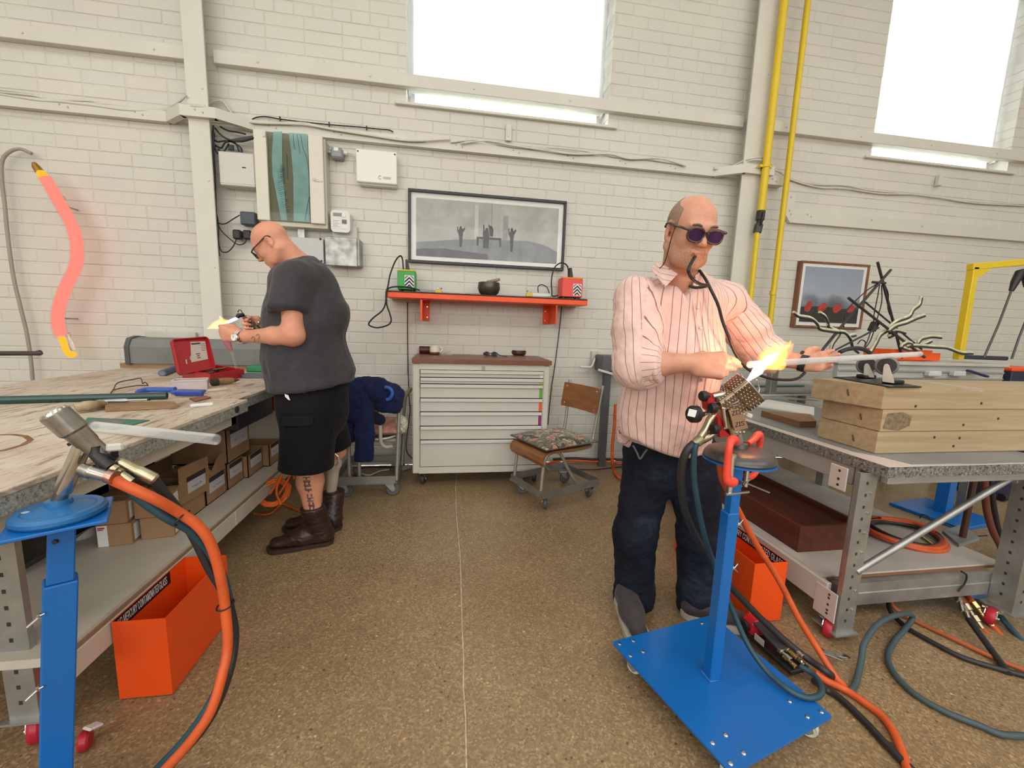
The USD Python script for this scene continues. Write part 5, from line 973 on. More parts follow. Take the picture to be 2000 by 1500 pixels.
# ---- cardboard boxes on the shelf
CARD = P('cardboard', (.36, .215, .11), .75, var=.08, vs=8., bump=.05, bs=60.); CARD_D = P('cardboard_inner', (.28, .165, .085), .8)
SZ = .312
def lines(m, o, ax, ay, w, h, n, seed):
    r = random.Random(seed)
    pts = []
    for k in range(n): m.bar(np.asarray(o) + np.asarray(ax) * (.2 * w + k * .6 * w / n) + np.asarray(ay) * h * (.35 + .2 * r.random()), np.asarray(o) + np.asarray(ax) * (.2 * w + (k + .7) * .6 * w / n) + np.asarray(ay) * h * (.35 + .2 * r.random()), .0012, .0022)
def front_box(y0, y1, z0, z1, label, depth=.26, x=-1.095, lab=True, flap=None, xt=None):
    """shelf box whose label face looks at the aisle (+x); open top with a cut-down front"""
    t = thing('cardboard_box', label, 'box', (x - depth / 2, (y0 + y1) / 2, z0), 'labelled cardboard boxes on the left shelf' if False else None)
    m = MB().bx((x - .004, y0, z0), (x, y1, z1)).bx((x - depth, y0, z0), (x, y0 + .004, z1 + .0)).bx((x - depth, y1 - .004, z0), (x, y1, z1)).bx((x - depth, y0, z0), (x - depth + .004, y1, z1)).bx((x - depth, y0, z0), (x, y1, z0 + .004))
    obj('carton', m, CARD, t, smooth=False)
    if flap:
        obj('flap', MB().prism([(y0, z1), (y1, z1), (y1, z1 + flap), (y1 - (y1 - y0) * .25, z1 + flap), (y0 + (y1 - y0) * .35, z1 + flap * .25), (y0, z1 + flap * .9)], (x - .004, 0, 0), (0, 1, 0), (0, 0, 1), .004), CARD, t, smooth=False)
        obj('back_flap', MB().bx((x - depth - .003, y0, z1 - .01), (x - depth + .001, y1, z1 + flap * .8)), CARD_D, t, smooth=False)
    if lab:
        w = y1 - y0; a, b, c_, d = y0 + .17 * w, y1 - .08 * w, z0 + .38 * (z1 - z0), z0 + .78 * (z1 - z0)
        l = obj('label', MB().bx((x, a, c_), (x + .001, b, d)), P('label_lilac', (.60, .58, .60), .7), t, smooth=False)
        obj('hand_hole', MB().bx((x + .0004, a, d), (x + .0012, b, d + .025)), INK, t, smooth=False)
        m = MB(); lines(m, (x + .0012, a, c_), (0, 1, 0), (0, 0, 1), b - a, d - c_, 6, int(y0 * 1000)); obj('handwriting', m, P('pen_ink', (.2, .19, .25), .8), l, smooth=False)
    return t
front_box(2.18, 2.37, SZ, .45, 'open labelled carton with a notched flap, beside the leaning flap carton', flap=.09, x=-1.205)
front_box(2.385, 2.565, SZ, .455, 'labelled carton under the tallest stacked carton', x=-1.205)
front_box(2.40, 2.66, .458, .66, 'tallest labelled carton, stacked on another under the bench', .28, x=-1.205)
front_box(2.57, 2.765, SZ, .445, 'labelled carton second from the far end of the shelf', x=-1.18)
front_box(2.77, 2.93, SZ, .455, 'labelled carton at the far end of the shelf, by the bald man', x=-1.14)
# carton with the leaning flap
y0, y1 = 1.97, 2.17
t = thing('cardboard_box', 'open carton whose labelled flap leans out over the shelf edge', 'box', (-1.22, (y0 + y1) / 2, SZ))
x = -1.205
m = MB().bx((x - .004, y0, SZ), (x, y1, .42)).bx((x - .27, y0, SZ), (x, y0 + .004, .47)).bx((x - .27, y1 - .004, SZ), (x, y1, .47)).bx((x - .27, y0, SZ), (x - .266, y1, .52)).bx((x - .27, y0, SZ), (x, y1, SZ + .004))
obj('carton', m, CARD, t, smooth=False)
o = np.array((x + .006, y0 + .0, .412)); ax = nrm((0.02, 1, -.05)); ay = nrm((-.02, -.22, 1)); ay = nrm(ay - ax * (ax @ ay)); az = np.cross(ax, ay)
obj('flap', MB().prism(sg.box(0, 0, .215, .172).buffer(-.01).buffer(.01), o, ax, ay, .006), CARD, t, smooth=False)
l = obj('label', MB().prism([(.05, .035), (.185, .04), (.185, .095), (.05, .09)], o + az * .006, ax, ay, .001), P('label_lilac', (.60, .58, .60), .7), t, smooth=False)
obj('hand_hole', MB().prism([(.045, .09), (.19, .095), (.19, .118), (.045, .113)], o + az * .006, ax, ay, .0012), INK, t, smooth=False)
m = MB(); lines(m, o + az * .008 + ax * .05 + ay * .035, ax, ay, .135, .055, 7, 3); obj('handwriting', m, P('pen_ink', (.2, .19, .25), .8), l, smooth=False)
single('bin_liner', MB().bx((-1.64, 1.55, SZ), (-1.50, 2.35, .66), .05).bx((-1.55, 2.1, .5), (-1.49, 2.2, .74), .03), P('backing_black', (.01, .01, .012), .25), 'black backing on the shelf, standing in for the shade behind the open cartons', 'bag', smooth=False)  # bag shape enlarged into a dark backing, standing in for shade behind the cartons
def face_box(lf, rf, zt, depth, label, z0=SZ, side=True, front=None):
    """box whose long face looks at the camera: lf, rf = its front bottom corners"""
    lf, rf = np.array(lf), np.array(rf); lf[2] = rf[2] = z0; ax = nrm(rf - lf); w = np.linalg.norm(rf - lf); ay = np.array((0, 0, 1.)); az = np.cross(ay, ax) * -1
    back = np.array((-ax[1], ax[0], 0)); h = zt - z0
    t = thing('cardboard_box', label, 'box', (lf + rf) / 2)
    R = np.stack([ax, back, ay], 1)
    obj('carton', MB().box(lf + ax * w / 2 + back * depth / 2 + ay * h / 2, (w, depth, h), R, .003), CARD, t, smooth=False)
    obj('tape', MB().box(lf + ax * w / 2 + back * depth / 2 + ay * (h + .0005), (w + .001, .05, .001), R), P('tape', (.40, .27, .15), .35), t, smooth=False)
    if side: obj('side_label', MB().box(lf + ax * (w + .0006) + back * depth * .4 + ay * h * .5, (.001, depth * .55, h * .75), R), PAPER, t, smooth=False)
    if front:
        l = obj('front_label', MB().box(lf + ax * (.17 * w) - back * .0006 + ay * h * .5, (.30 * w, .001, h * .96), R), PAPER, t, smooth=False)
        obj('red_line', MB().box(lf + ax * (.15 * w) - back * .0014 + ay * h * .88, (.2 * w, .001, .006), R).box(lf + ax * (.13 * w) - back * .0014 + ay * h * .80, (.16 * w, .001, .004), R), P('label_red', (.4, .03, .04), .7), l, smooth=False)
    return t
face_box((-1.414, 1.804, .312), (-1.299, 1.821, .312), .406, .16, 'carton with a red-lined white label, lowest at the near end of the shelf', front=1)
face_box((-1.288, 1.853, .312), (-1.171, 1.872, .312), .406, .11, 'carton beside the red-lined one, under the open topped pile')
face_box((-1.43, 1.803, 0), (-1.31, 1.82, 0), .505, .17, 'carton stacked on the one with the red-lined label', .407)
face_box((-1.305, 1.851, 0), (-1.175, 1.872, 0), .51, .1, 'carton stacked on the box behind the hoses', .407)
t = thing('plastic_bottle', 'white plastic bottle on the shelf behind the blue stand', 'bottle', (-1.554, 1.908, .312))
o = np.array((-1.561, 1.918, .312)); obj('body', MB().lathe([(0, 0), (.05, 0), (.055, .01), (.055, .13), (.03, .17), (.018, .18), (.018, .2), (0, .2)], o), WHITE, t); obj('label', MB().lathe([(.0555, .04), (.0555, .11)], o), P('bottle_label', (.1, .08, .14), .6), t)
# ---- orange bin with label, extension cord
def glass_bin(x0, x1, y0, y1, z0, z1, label, textside, zl):
    t = thing('orange_bin', label, 'bin', ((x0 + x1) / 2, (y0 + y1) / 2, z0)); w = .003
    outer = sg.box(x0, y0, x1, y1); m = MB().prism(outer.difference(outer.buffer(-w, join_style=2)), (0, 0, z0), (1, 0, 0), (0, 1, 0), z1 - z0).prism(outer.buffer(-w * .5, join_style=2), (0, 0, z0 + .001), (1, 0, 0), (0, 1, 0), w)
    yl = y0 + (y1 - y0) * .74
    obj('bin_body', m, ORANGEP, t, smooth=False)
    xx = x0 + w if textside > 0 else x1 - w; s = textside
    l = obj('warning_label', MB().bx((xx, y0 + .004, z1 - .048), (xx + s * .001, yl, z1 - .001)), P('label_black', (.008, .008, .012), .45), t, smooth=False)
    m = MB(); ww = yl - y0
    tm_ = meshkit.text_mesh('NO MERCURY CONTAMINATED GLASS', .03, .0006); span = tm_.vertices[:, 0].max()
    k = (ww - .04) / span
    v = np.array(tm_.vertices); v[:, 0] *= k
    if s > 0: pts = np.stack([np.full(len(v), xx + .001) + v[:, 2], y0 + .02 + v[:, 0], z1 - .038 + v[:, 1]], 1); f = tm_.faces
    else: pts = np.stack([np.full(len(v), xx - .001) - v[:, 2], yl - .02 - v[:, 0], z1 - .038 + v[:, 1]], 1); f = tm_.faces
    obj('lettering', m.add(pts, f), PAPER, l, smooth=False)
    return t
glass_bin(-1.062, -.905, 1.37, 1.745, .004, .285, 'orange metal bin lettered for mercury free glass, at the left bench', 1, 0)
t = thing('extension_cord', 'coiled orange extension cord hanging under the left bench near the boots', 'cord', (-1.024, 2.55, .163))
m = MB(); r = random.Random(3)
c0 = np.array((-1.035, 2.55, .222))
for k in range(16):
    a0 = r.uniform(-.25, .25); rr = .07 + r.uniform(-.012, .012); u = nrm((.75 + a0, .35, .45 + r.uniform(-.2, .2))); v = nrm(np.cross(u, (.3 + r.uniform(-.25, .25), -1, .2)))
    m.tube([c0 + u * rr * math.cos(t_) * 1.1 + v * rr * .95 * math.sin(t_) + np.array((r.uniform(-.008, .008), 0, 0)) for t_ in np.linspace(0, 2 * math.pi, 20)], .0065, 6)
m.tube(spline([(-1.046, 2.52, .226), (-1.007, 2.52, .289), (-.967, 2.52, .352), (-.931, 2.52, .383), (-.924, 2.52, .351), (-.955, 2.52, .287), (-.995, 2.52, .224)], 6), .0065, 7).tube(spline([(-.979, 2.5, .167), (-1.001, 2.5, .249), (-.968, 2.5, .344), (-.909, 2.5, .399), (-.898, 2.5, .326)], 6), .0065, 7)
obj('coil', m, P('cord_orange', (.78, .14, .01), .45), t, smooth=60)
hose('cord', 'loose orange cord end trailing on the floor behind the boots', [*[(-1.192, 2.641, .05), (-1.177, 2.708, .01), (-1.129, 2.726, .01), (-1.106, 2.834, .02), (-1.065, 2.828, .01), (-.94, 2.724, .01), (-.884, 2.697, .01)]], .0065, _mats['cord_orange'], 'cord')

# ---------------------------------------------------------------- blue torch stand at the left with its torch and hoses
SX, SY = (-.874, 1.03, .833)[0], 1.03
BLUEDISC = P('disc_blue', (.012, .13, .34), .42, var=.12, vs=9., coat=.15)
SZT = (-.874, 1.03, .833)[2] - .028
t = thing('torch_stand', 'blue square-tube torch stand with a round blue base plate on top, at the left bench', 'stand', (SX, SY, 0))
R45 = rotm((0, 0, 1), 30)
def sq_tube(m, x, y, z0, z1, w, R): return m.box((x, y, (z0 + z1) / 2), (w, w, z1 - z0), R, .004)
LB, LT = np.array((SX - .075, SY - .02, .05)), np.array((SX + .002, SY, SZT - .005)); LM = LB + (LT - LB) * .80
obj('lower_post', MB().bar(LB, LM, .057, .050, (.64, -.77, 0), .003), BLUEP, t)
obj('upper_post', MB().bar(LM, LT, .045, .040, (.64, -.77, 0), .003), BLUEP, t)
obj('base_plate', MB().box((SX - .07, SY - .16, .05), (.34, .34, .012), rotm((0, 0, 1), 5), .002), BLUEP, t)
for a in (50, 140, 230, 320): castor(t, SX - .07 + .19 * math.cos(math.radians(a)), SY - .16 + .19 * math.sin(math.radians(a)), .022, .02, a, .046, P('castor_white', (.62, .60, .54), .4))
obj('top_plate', MB().box((SX, SY, SZT - .005), (.165, .165, .008), rotm((0, 0, 1), 32), .002), BLUEP, t)
obj('pin_hole', MB().cyl((SX + .004, SY - .027, SZT - .05), (SX + .003, SY - .020, SZT - .05), .005, n=10), INK, t)
for z in (SZT - .22, SZT - .40):
    c = LB + (LT - LB) * ((z - .05) / (SZT - .05)) + np.array((-.016, -.030, 0)); b = obj('wing_bolt', MB().cyl(c + (0, .02, 0), c, .006, n=10), STEEL, t)
    obj('wing', MB().bar(c, c + (.018, -.012, .014), .008, .004, b=.001).bar(c, c + (-.016, -.012, -.016), .008, .004, b=.001), STEEL, b)
t = thing('bench_torch', 'steel bench torch tilted on its round blue disc base, hoses attached', 'torch', (SX, SY, SZT))
o = np.array((SX, SY, SZT))
k_ = .67
obj('disc_base', MB().lathe([(r * k_, h * .8) for r, h in [(0, .0), (.112, .0), (.119, .008), (.118, .018), (.108, .026), (.092, .027), (.088, .024), (.085, .026), (.05, .034), (.035, .037), (.033, .050), (.02, .052), (0, .052)]], o, n=40), BLUEDISC, t, smooth=35)
obj('index_notch', MB().bar(o + (-.050, -.023, .022), o + (-.037, -.030, .024), .010, .003, b=.001), P('notch_pale', (.4, .5, .55), .4), t)
CH = metal('worn_chrome', (.60, .57, .52), .22, .25, 14.); CHD = metal('worn_steel', (.36, .34, .31), .35, .3, 16.); OLDBR = metal('old_brass', (.48, .43, .29), .35, .3, 20.)
a, b = o + (0, 0, .038), np.array((-.808, 1.025, .975))
obj('ball_joint', MB().cyl(a - (0, 0, .0), a + nrm(b - a) * .03, .013, n=16), CHD, t)
obj('stem', MB().cyl(a + nrm(b - a) * .025, b + nrm(b - a) * .01, .0165, n=20), CH, t)
p0, p1 = np.array((-.837, 1, 1.054)), np.array((-.776, 1.035, .942)); d = p1 - p0
ax = nrm(d)
obj('barrel', MB().lathe([(0, 0), (.024, 0), (.0265, .003), (.0265, .05), (.0225, .055), (.021, .085), (.019, .09), (.0175, np.linalg.norm(d)), (0, np.linalg.norm(d))], p0, ax, 28), CHD, t)
obj('burner_face', MB().lathe([(.0, -.003), (.009, -.003), (.010, 0), (.017, .0), (.018, -.0035), (.0235, -.0035), (.025, .001)], p0, ax, 28), CH, t)
n_ = frame(ax)[1]
m = MB()
q0 = p1 - ax * .01; q1 = np.array((-.696, 1.055, .881))
obj('valve_body', MB().lathe([(0, 0), (.010, 0), (.012, .01), (.012, .03), (.009, .034), (.012, .04), (.0125, .075), (.014, .078), (.014, .115), (.011, .12), (.010, np.linalg.norm(q1 - q0))], q0, q1 - q0, 18), OLDBR, t)
k = q0 + (q1 - q0) * .25
vk = obj('valve_stem', MB().cyl(k, k + np.array((.012, -.012, .028)), .006, n=10).cyl(k + (-.004, -.004, .004), k + (.004, -.008, .014), .011, n=12), BLACK, t)
obj('valve_knob', MB().box(k + (.014, -.014, .035), (.030, .010, .018), rotm((0, 0, 1), 20), .004), P('knob_clear', (.55, .55, .52), .2), vk)
obj('side_bracket', MB().bar(b + (-.03, 0, .0), b + (-.014, .01, .01), .012, .006), BLACK, t)
h0, h1 = np.array((-.782, 1.02, .953)), np.array((-.751, 1.015, .925))
obj('black_fitting', MB().tube([h0 - (0, 0, -.02), h0, h0 + (h1 - h0) * .5, h1], [.010, .012, .014, .011], 14), BLACK, t, smooth=40)
h2 = np.array((-.731, 1.02, .901)); obj('brass_nipple', MB().lathe([(.009, 0), (.011, .01), (.008, .014), (.011, .02), (.008, .024), (.009, .05)], h1, h2 - h1, 14), OLDBR, t)
g0, g1 = np.array((-.801, 1.005, .924)), np.array((-.747, 1, .909))
obj('hose_union', MB().tube([g0, g0 + (g1 - g0) * .35, g0 + (g1 - g0) * .4, g1], [.014, .016, .014, .0125], 16), CHD, t, smooth=40)
obj('copper_clip', MB().tube([g1, g1 + (g1 - g0) * .25], .0155, 16), metal('copper_ring', (.6, .36, .28), .35, .25, 20.), t, smooth=40)
hose('hose', 'orange hose arching from the left torch down past the blue stand', [(-.749, 1, .909), (-.732, 1.01, .888), (-.681, 1.03, .841), (-.657, 1.07, .787), (-.625, 1.09, .737), (-.604, 1.1, .677), (-.593, 1.11, .577), (-.587, 1.11, .473), (-.583, 1.1, .384), (-.586, 1.07, .321), (-.603, 1.04, .247), (-.643, 1.02, .187), (-.697, 1.01, .127), (-.775, 1.02, .035), (-.905, 1.07, -.107)], .0125, HOSE_O, n=12)
hose('hose', 'black hose arching from the left torch valve outside the orange hose', [(-.697, 1.055, .883), (-.686, 1.07, .841), (-.665, 1.09, .774), (-.646, 1.11, .69), (-.625, 1.12, .605), (-.598, 1.13, .52), (-.581, 1.13, .433), (-.578, 1.12, .366), (-.581, 1.09, .307), (-.603, 1.07, .238), (-.632, 1.05, .186), (-.685, 1.04, .127), (-.764, 1.04, .038), (-.879, 1.07, -.079)], .0115, HOSE_B, n=12)
hose('hose', 'dark teal hose running beneath the orange hose of the left torch', [(-.734, 1.025, .899), (-.729, 1.05, .841), (-.684, 1.07, .775), (-.65, 1.1, .722), (-.629, 1.12, .655), (-.604, 1.13, .586), (-.594, 1.14, .496), (-.592, 1.14, .401), (-.595, 1.11, .316), (-.612, 1.06, .254), (-.661, 1.04, .181), (-.726, 1.03, .11), (-.827, 1.04, .001), (-.917, 1.07, -.105)], .0115, HOSE_T, n=12)
for x, y, Y in ((353, 1007, 1.0), (434, 1180, 1.05)):
    c = np.array((-.654, 1.078, .767)) if x == 353 else np.array((-.592, 1.12, .492))
    dd = nrm((1, 0, -.7)) if x == 353 else np.array((.1, 0, -1.))
    u, v, _ = frame(dd)
    single('cable_tie', MB().tube([c + (u * math.cos(a) * .024 + v * math.sin(a) * .019) for a in np.linspace(0, 2 * math.pi, 21)], .0022, 6, False), BLACK, 'black cable tie around the left torch hoses, ' + ('upper one' if x == 353 else 'lower one'), 'cable tie', smooth=60)
# brake lever of the castor behind the stand
t = thing('castor_brake', 'white tipped castor brake pedal poking out right of the blue stand post', 'castor', (-1.025, 1.216, .05))
obj('wheel', MB().lathe([(0, -.012), (.024, -.012), (.028, -.007), (.028, .007), (.024, .012), (0, .012)], np.array((-1.037, 1.209, .029)), (1, .4, 0), 22), REDC, t)
obj('pedal', MB().bar((-1.027, 1.203, .07), (-1.015, 1.235, .055), .03, .008, b=.003), P('pedal_white', (.66, .64, .62), .35), t)

# ---------------------------------------------------------------- right bench, timber stack, rollers and everything around them
t = thing('steel_workbench', 'right-hand steel rack bench with a speckled board top and a low shelf', 'workbench', (2.1, 2.2, 0))
RX0, RX1, RY0, RY1, RZ = 1.655, 2.52, 1.245, 2.98, .79
SLATE = P('slate_grey_top', (.205, .21, .205), .5, var=.15, vs=4., bump=.05)
obj('worktop', MB().bx((RX0, RY0, RZ - .003), (RX1, RY1, RZ), .001), P('top_pinkish', (.55, .48, .43), .5, var=.1), t, smooth=False)
obj('top_board', MB().bx((RX0 - .001, RY0 - .001, RZ - .045), (RX1, RY1, RZ - .003)), SPECKR, t, smooth=False, label='speckled chipboard edge of the bench top')
edge = [(RX0 + .045, RY1 - .1), (RX0 + .05, 1.7), (RX0 + .055, 1.42), (RX0 + .10, 1.36), (RX0 + .13, 1.262), (RX0 + .3, 1.262), (RX0 + .45, 1.250), (RX0 + .6, 1.256), (RX1 - .02, 1.25), (RX1 - .02, RY1 - .1)]
obj('top_sheet', MB().prism(edge, (0, 0, RZ), (1, 0, 0), (0, 1, 0), .0025), SLATE, t, smooth=False)
BEAMG = P('beam_grey', (.42, .415, .39), .45, .3, .08)
obj('top_beam', MB().bx((RX0 + .015, RY0 + .14, RZ - .13), (RX0 + .045, RY1 - .1, RZ - .046), .003), BEAMG, t, smooth=False)
obj('top_beam', MB().bx((RX0 + .05, RY0 + .03, RZ - .085), (RX1 - .05, RY0 + .06, RZ - .046), .003).bx((RX1 - .05, RY0 + .1, RZ - .13), (RX1 - .02, RY1 - .1, RZ - .046)), BEAMG, t, smooth=False)
RS = .24
obj('shelf', MB().bx((1.622, 1.405, RS - .022), (2.60, 3.0, RS), .001), P('shelf_pale', (.50, .46, .42), .55, var=.1), t, smooth=False)
obj('shelf_edge', MB().bx((1.6215, 1.404, RS - .022), (1.626, 3.0, RS - .006)).bx((1.64, 1.4025, RS - .019), (2.6, 1.4055, RS - .007)), P('shelf_edge_brown', (.22, .10, .05), .6), t, smooth=False)
PLW = P('beam_white', (.56, .52, .48), .42, var=.05)
sb = obj('shelf_beam', MB().bx((1.600, 1.36, .125), (1.622, 3.0, RS - .004), .003).bx((1.598, 1.31, .085), (1.604, 1.41, RS - .025), .002), PLW, t, smooth=False)
for z in (.195, .180, .15, .125, .110): obj('slot', MB().cyl((1.5985, 1.345, z), (1.5975, 1.345, z), .0055, n=8), INK, sb, smooth=False)
obj('shelf_beam', MB().bx((1.66, 1.365, .115), (2.5, 1.40, .175), .003).bx((1.66, 1.370, .175), (2.5, 1.402, RS - .022)), GALV, t, smooth=False)
upright(t, 1.650, 1.345, RZ - .046, -1, 1, z0=.045, w=.082)
upright(t, 2.52, 1.32, RZ - .046, 1, 1, z0=.08, w=.085)
upright(t, 1.65, 2.9, RZ - .046, -1, 1, z0=.06, w=.08, slots=False)
br = obj('bracket_plate', MB().bx((1.603, 1.352, RZ - .145), (1.609, 1.428, RZ - .046), .002), PLW, t, smooth=False)
for z in (RZ - .065, RZ - .10, RZ - .125): obj('slot', MB().cyl((1.6035, 1.385, z), (1.602, 1.385, z), .006, n=6), INK, br, smooth=False)
obj('brace', MB().cyl((1.668, 1.31, .317), (2.393, 1.3, .731), .0135, n=14), GALV, t)
m = MB()
for x, y, r in ((1.64, 1.36, 215), (2.47, 1.33, 200), (1.64, 2.9, 20)): castor(t, x, y, .040, .03, r, .075, REDC, CHROME)
obj('brake_lever', MB().bar((1.446, 1.219, .06), (1.525, 1.206, .03), .035, .006, b=.002).bar((1.511, 1.219, .035), (1.579, 1.216, .02), .02, .005, b=.002), CHROME, t)
m = MB()
for z in np.arange(.15, .72, .085): m.cyl((1.672, 1.303, z), (1.672, 1.300, z), .006, n=8)
obj('bolt_head', m, STEEL, t)
# timber stack: three beams, each with knots on its faces
def timber(name_m, cols): return wood(name_m, *cols, .6, (1.5, 28, 38), .06)
TIM = timber('timber', ((.47, .365, .225), (.34, .25, .14)))
KNOT = P('knot', (.06, .035, .02), .7)
TB = RZ + .0035
for k, (z0, z1, x0, x0b, la, kn) in enumerate(((TB, TB + .0925, 1.764, 1.752, 'lowest of the three timber beams stacked on the right bench', ((0, .35, .45), (1, .24, .75), (1, .33, .3), (1, .35, .7))), (TB + .094, TB + .187, 1.771, 1.760, 'middle one of the three timber beams stacked on the right bench', ((0, .30, .5), (1, .35, .3), (1, .5, .6))), (TB + .1885, TB + .2815, 1.760, 1.700, 'uppermost of the three timber beams, carrying the roller stand', ((0, .45, .55), (1, .14, .15), (1, .42, .3))))):
    t = thing('timber_beam', la, 'timber', (2.5, 1.52, z0))
    pl = [(x0, 1.388), (3.1, 1.388), (3.1, 1.66), (x0b if k == 2 else x0, 1.66)]
    g = sg.Polygon(pl); mm = MB()
    n = 4
    mm.prism(g.buffer(-.003), (0, 0, z0), (1, 0, 0), (0, 1, 0), z1 - z0).prism(g, (0, 0, z0 + .003), (1, 0, 0), (0, 1, 0), z1 - z0 - .006)
    bm = obj('beam', mm, TIM, t, smooth=False)
    for face, u, v in kn:
        if face == 0: obj('knot', MB().prism(sg.Point(0, 0).buffer(1, 6), (0, 0, 0), (1, 0, 0), (0, 1, 0), 1).get() if False else MB().bar((x0 - .0008 - (x0 - pl[3][0]) * u, 1.39 + .26 * u, z0 + .09 * v - .014), (x0 - .0008 - (x0 - pl[3][0]) * u, 1.40 + .26 * u, z0 + .09 * v + .014), .007, .007, b=.003), KNOT, bm)
        else: obj('knot', MB().lathe([(0, .0008), (.006, .0006), (.007, -.002)], (x0 + u * 1.2, 1.388, z0 + .09 * v), (0, -1, 0), 10), KNOT, bm)
    if k == 1: obj('stain', MB().prism(sg.Polygon([(.02, .02), (.09, .012), (.135, .03), (.14, .06), (.10, .075), (.03, .07)]).buffer(.008), (x0, 1.3879, z0), (1, 0, 0), (0, 0, 1), .0004), P('timber_stain', (.20, .15, .09), .7, var=.4, vs=60.), bm, smooth=False)
TT = TB + .2815
t = thing('plank', 'short brown plank lying on the bench before the timber stack', 'plank', (1.84, 1.95, RZ))
pl = [(1.833, 2.102, .792)[:2], (1.823, 1.823, .792)[:2], (1.93, 1.83), (2.06, 2.0)]
obj('board', MB().prism(pl, (0, 0, RZ + .003), (1, 0, 0), (0, 1, 0), .034), wood('plank_brown', (.27, .135, .06), (.17, .08, .035), .55, (20, 3, 20), .04), t, smooth=False)
# roller stand
t = thing('roller_stand', 'pair of rubber rollers in steel brackets on a black plate atop the timber', 'roller stand', (1.92, 1.52, TT))
pts = [(1.834, 1.683, 1.075)[:2], (1.763, 1.37, 1.075)[:2], (1.931, 1.381, 1.075)[:2], (2.091, 1.749, 1.075)[:2]]
obj('plate', MB().prism(pts, (0, 0, TT), (1, 0, 0), (0, 1, 0), .005), BLACK, t, smooth=False)
ROLG = P('roller_grey', (.21, .225, .215), .45)
for k, (c, base) in enumerate((((1.857, 1.47, 1.156), (1.943, 1.485, 1.08)), ((1.986, 1.66, 1.142), (1.893, 1.654, 1.08)))):
    c = np.array(c); base = np.array(base); axd = nrm((.78, .62, 0)); rr = .040 if k == 0 else .042
    w = obj('roller', MB().lathe([(.018, -.028), (rr * .86, -.028), (rr, -.020), (rr, .020), (rr * .86, .028), (.018, .028)], c, axd, 32), ROLG, t, smooth=35)
    obj('tyre_face', MB().lathe([(0, -.0285), (rr * .80, -.0285), (rr * .84, -.026)], c, axd, 28).lathe([(0, .0285), (rr * .80, .0285), (rr * .84, .026)], c, axd, 28), P('tyre_black', (.03, .025, .028), .6), w)
    b0 = np.array((c[0] + (.02 if k == 0 else -.02), c[1] - .0, TT + .006))
    hb = obj('base_block', MB().box(b0 + (0.012, -.01, .008), (.075, .045, .016), rotm((0, 0, 1), 8), .004), BLACK, t)
    for s in (-1, 1):
        o = c + axd * s * .036
        prof = sg.Polygon([(-.004, TT + .016 - c[2]), (.030, TT + .014 - c[2]), (.027, TT + .026 - c[2]), (.006, .003), (0, .008), (-.006, .005), (-.008, -.006)]).buffer(.002)
        side = np.cross((0, 0, 1), axd); obj('bracket', MB().prism(prof, o, -side, (0, 0, 1), .003), metal('bracket_steel', (.66, .65, .63), .28, .1), w, smooth=False)
    obj('axle', MB().cyl(c - axd * .042, c + axd * .042, .006, n=10), STEEL, w)
    obj('strap', MB().cyl(c + axd * .05, c + axd * .052, .005, n=8), STEEL, w)
t = thing('glass_rod', 'thin clear glass rod lying on the timber right of the rollers', 'glass rod', (2.141, 1.437, 1.08))
p, q = np.array((2.164, 1.577, 1.079)), np.array((2.113, 1.301, 1.079))
obj('rod', MB().tube([p, p + (q - p) * .98, q], [.0045, .0045, .007], 10), ROD, t, smooth=60)
# ---- things on the bench behind the stack
t = thing('grey_sheet', 'flat pale grey sheet on the right bench behind the burner', 'sheet', (1.9, 2.4, RZ))
obj('sheet', MB().prism([(2.285, 2.722, .794)[:2], (2.745, 2.605, .794)[:2], (2.5, 2.95), (1.72, 2.95)], (0, 0, RZ + .003), (1, 0, 0), (0, 1, 0), .004), P('sheet_grey', (.30, .32, .31), .5), t, smooth=False)
t = thing('white_board', 'white board lying on the right bench between the burner and the timber stack', 'board', (1.9, 2.1, RZ))
obj('board', MB().prism([(2.007, 2.42, .794)[:2], (2.196, 2.104, .794)[:2], (2.431, 2.337, .794)[:2], (2.325, 2.616, .794)[:2]], (0, 0, RZ + .003), (1, 0, 0), (0, 1, 0), .008), P('board_white', (.70, .69, .66), .5), t, smooth=False)
single('glass_rod', MB().cyl(np.array((2.106, 2.771, .8)), np.array((2.996, 2.851, .8)), .006, n=10), P('rod_white', (.66, .68, .68), .25), 'long pale rod lying on the grey sheet behind the burner', 'rod', smooth=60)
t = thing('grey_bench', 'low grey bench against the wall behind the timber stack', 'bench', (3.0, 3.3, 0))
obj('top', MB().bx((2.53, 3.02, .76), (3.6, 3.6, .79), .003), P('sheet_grey', (.30, .32, .31)), t)
for x in (2.56, 3.5):
    for y in (3.05, 3.52): obj('leg', MB().bx((x, y, 0), (x + .05, y + .05, .76)), GALV, t)
single('teal_strip', MB().bar(np.array((2.796, 3.316, .8)), np.array((3.376, 3.388, .8)), .03, .016, b=.006), P('strip_teal', (.10, .24, .21), .5), 'short teal strip on the bench behind the man\'s left wrist', 'strip')
t = thing('bench_trestle', 'grey trestle leg frame in the dark below the far end of the right bench', 'trestle', (2.1, 2.9, 0))
for x in (1.72, 1.86, 2.03, 2.30): obj('leg', MB().bx((x, 2.88, .245), (x + .045, 2.93, .745), .003), GALV, t, smooth=False)
obj('rail', MB().bx((1.72, 2.88, .70), (2.5, 2.93, .745), .003), GALV, t, smooth=False)
t = thing('storage_bin', 'black tub standing on the floor behind the right bench shelf', 'tub', (2.0, 3.1, 0))
obj('tub', MB().bx((1.66, 3.03, .0), (2.24, 3.4, .70), .02), P('tub_black', (.012, .012, .014), .4), t)
t = thing('wooden_box', 'long red brown wooden box on the shelf of the right bench', 'box', (1.75, 2.1, RS))
bx0, bx1, by0, by1, bz1 = 1.668, 2.02, 1.585, 2.66, .372
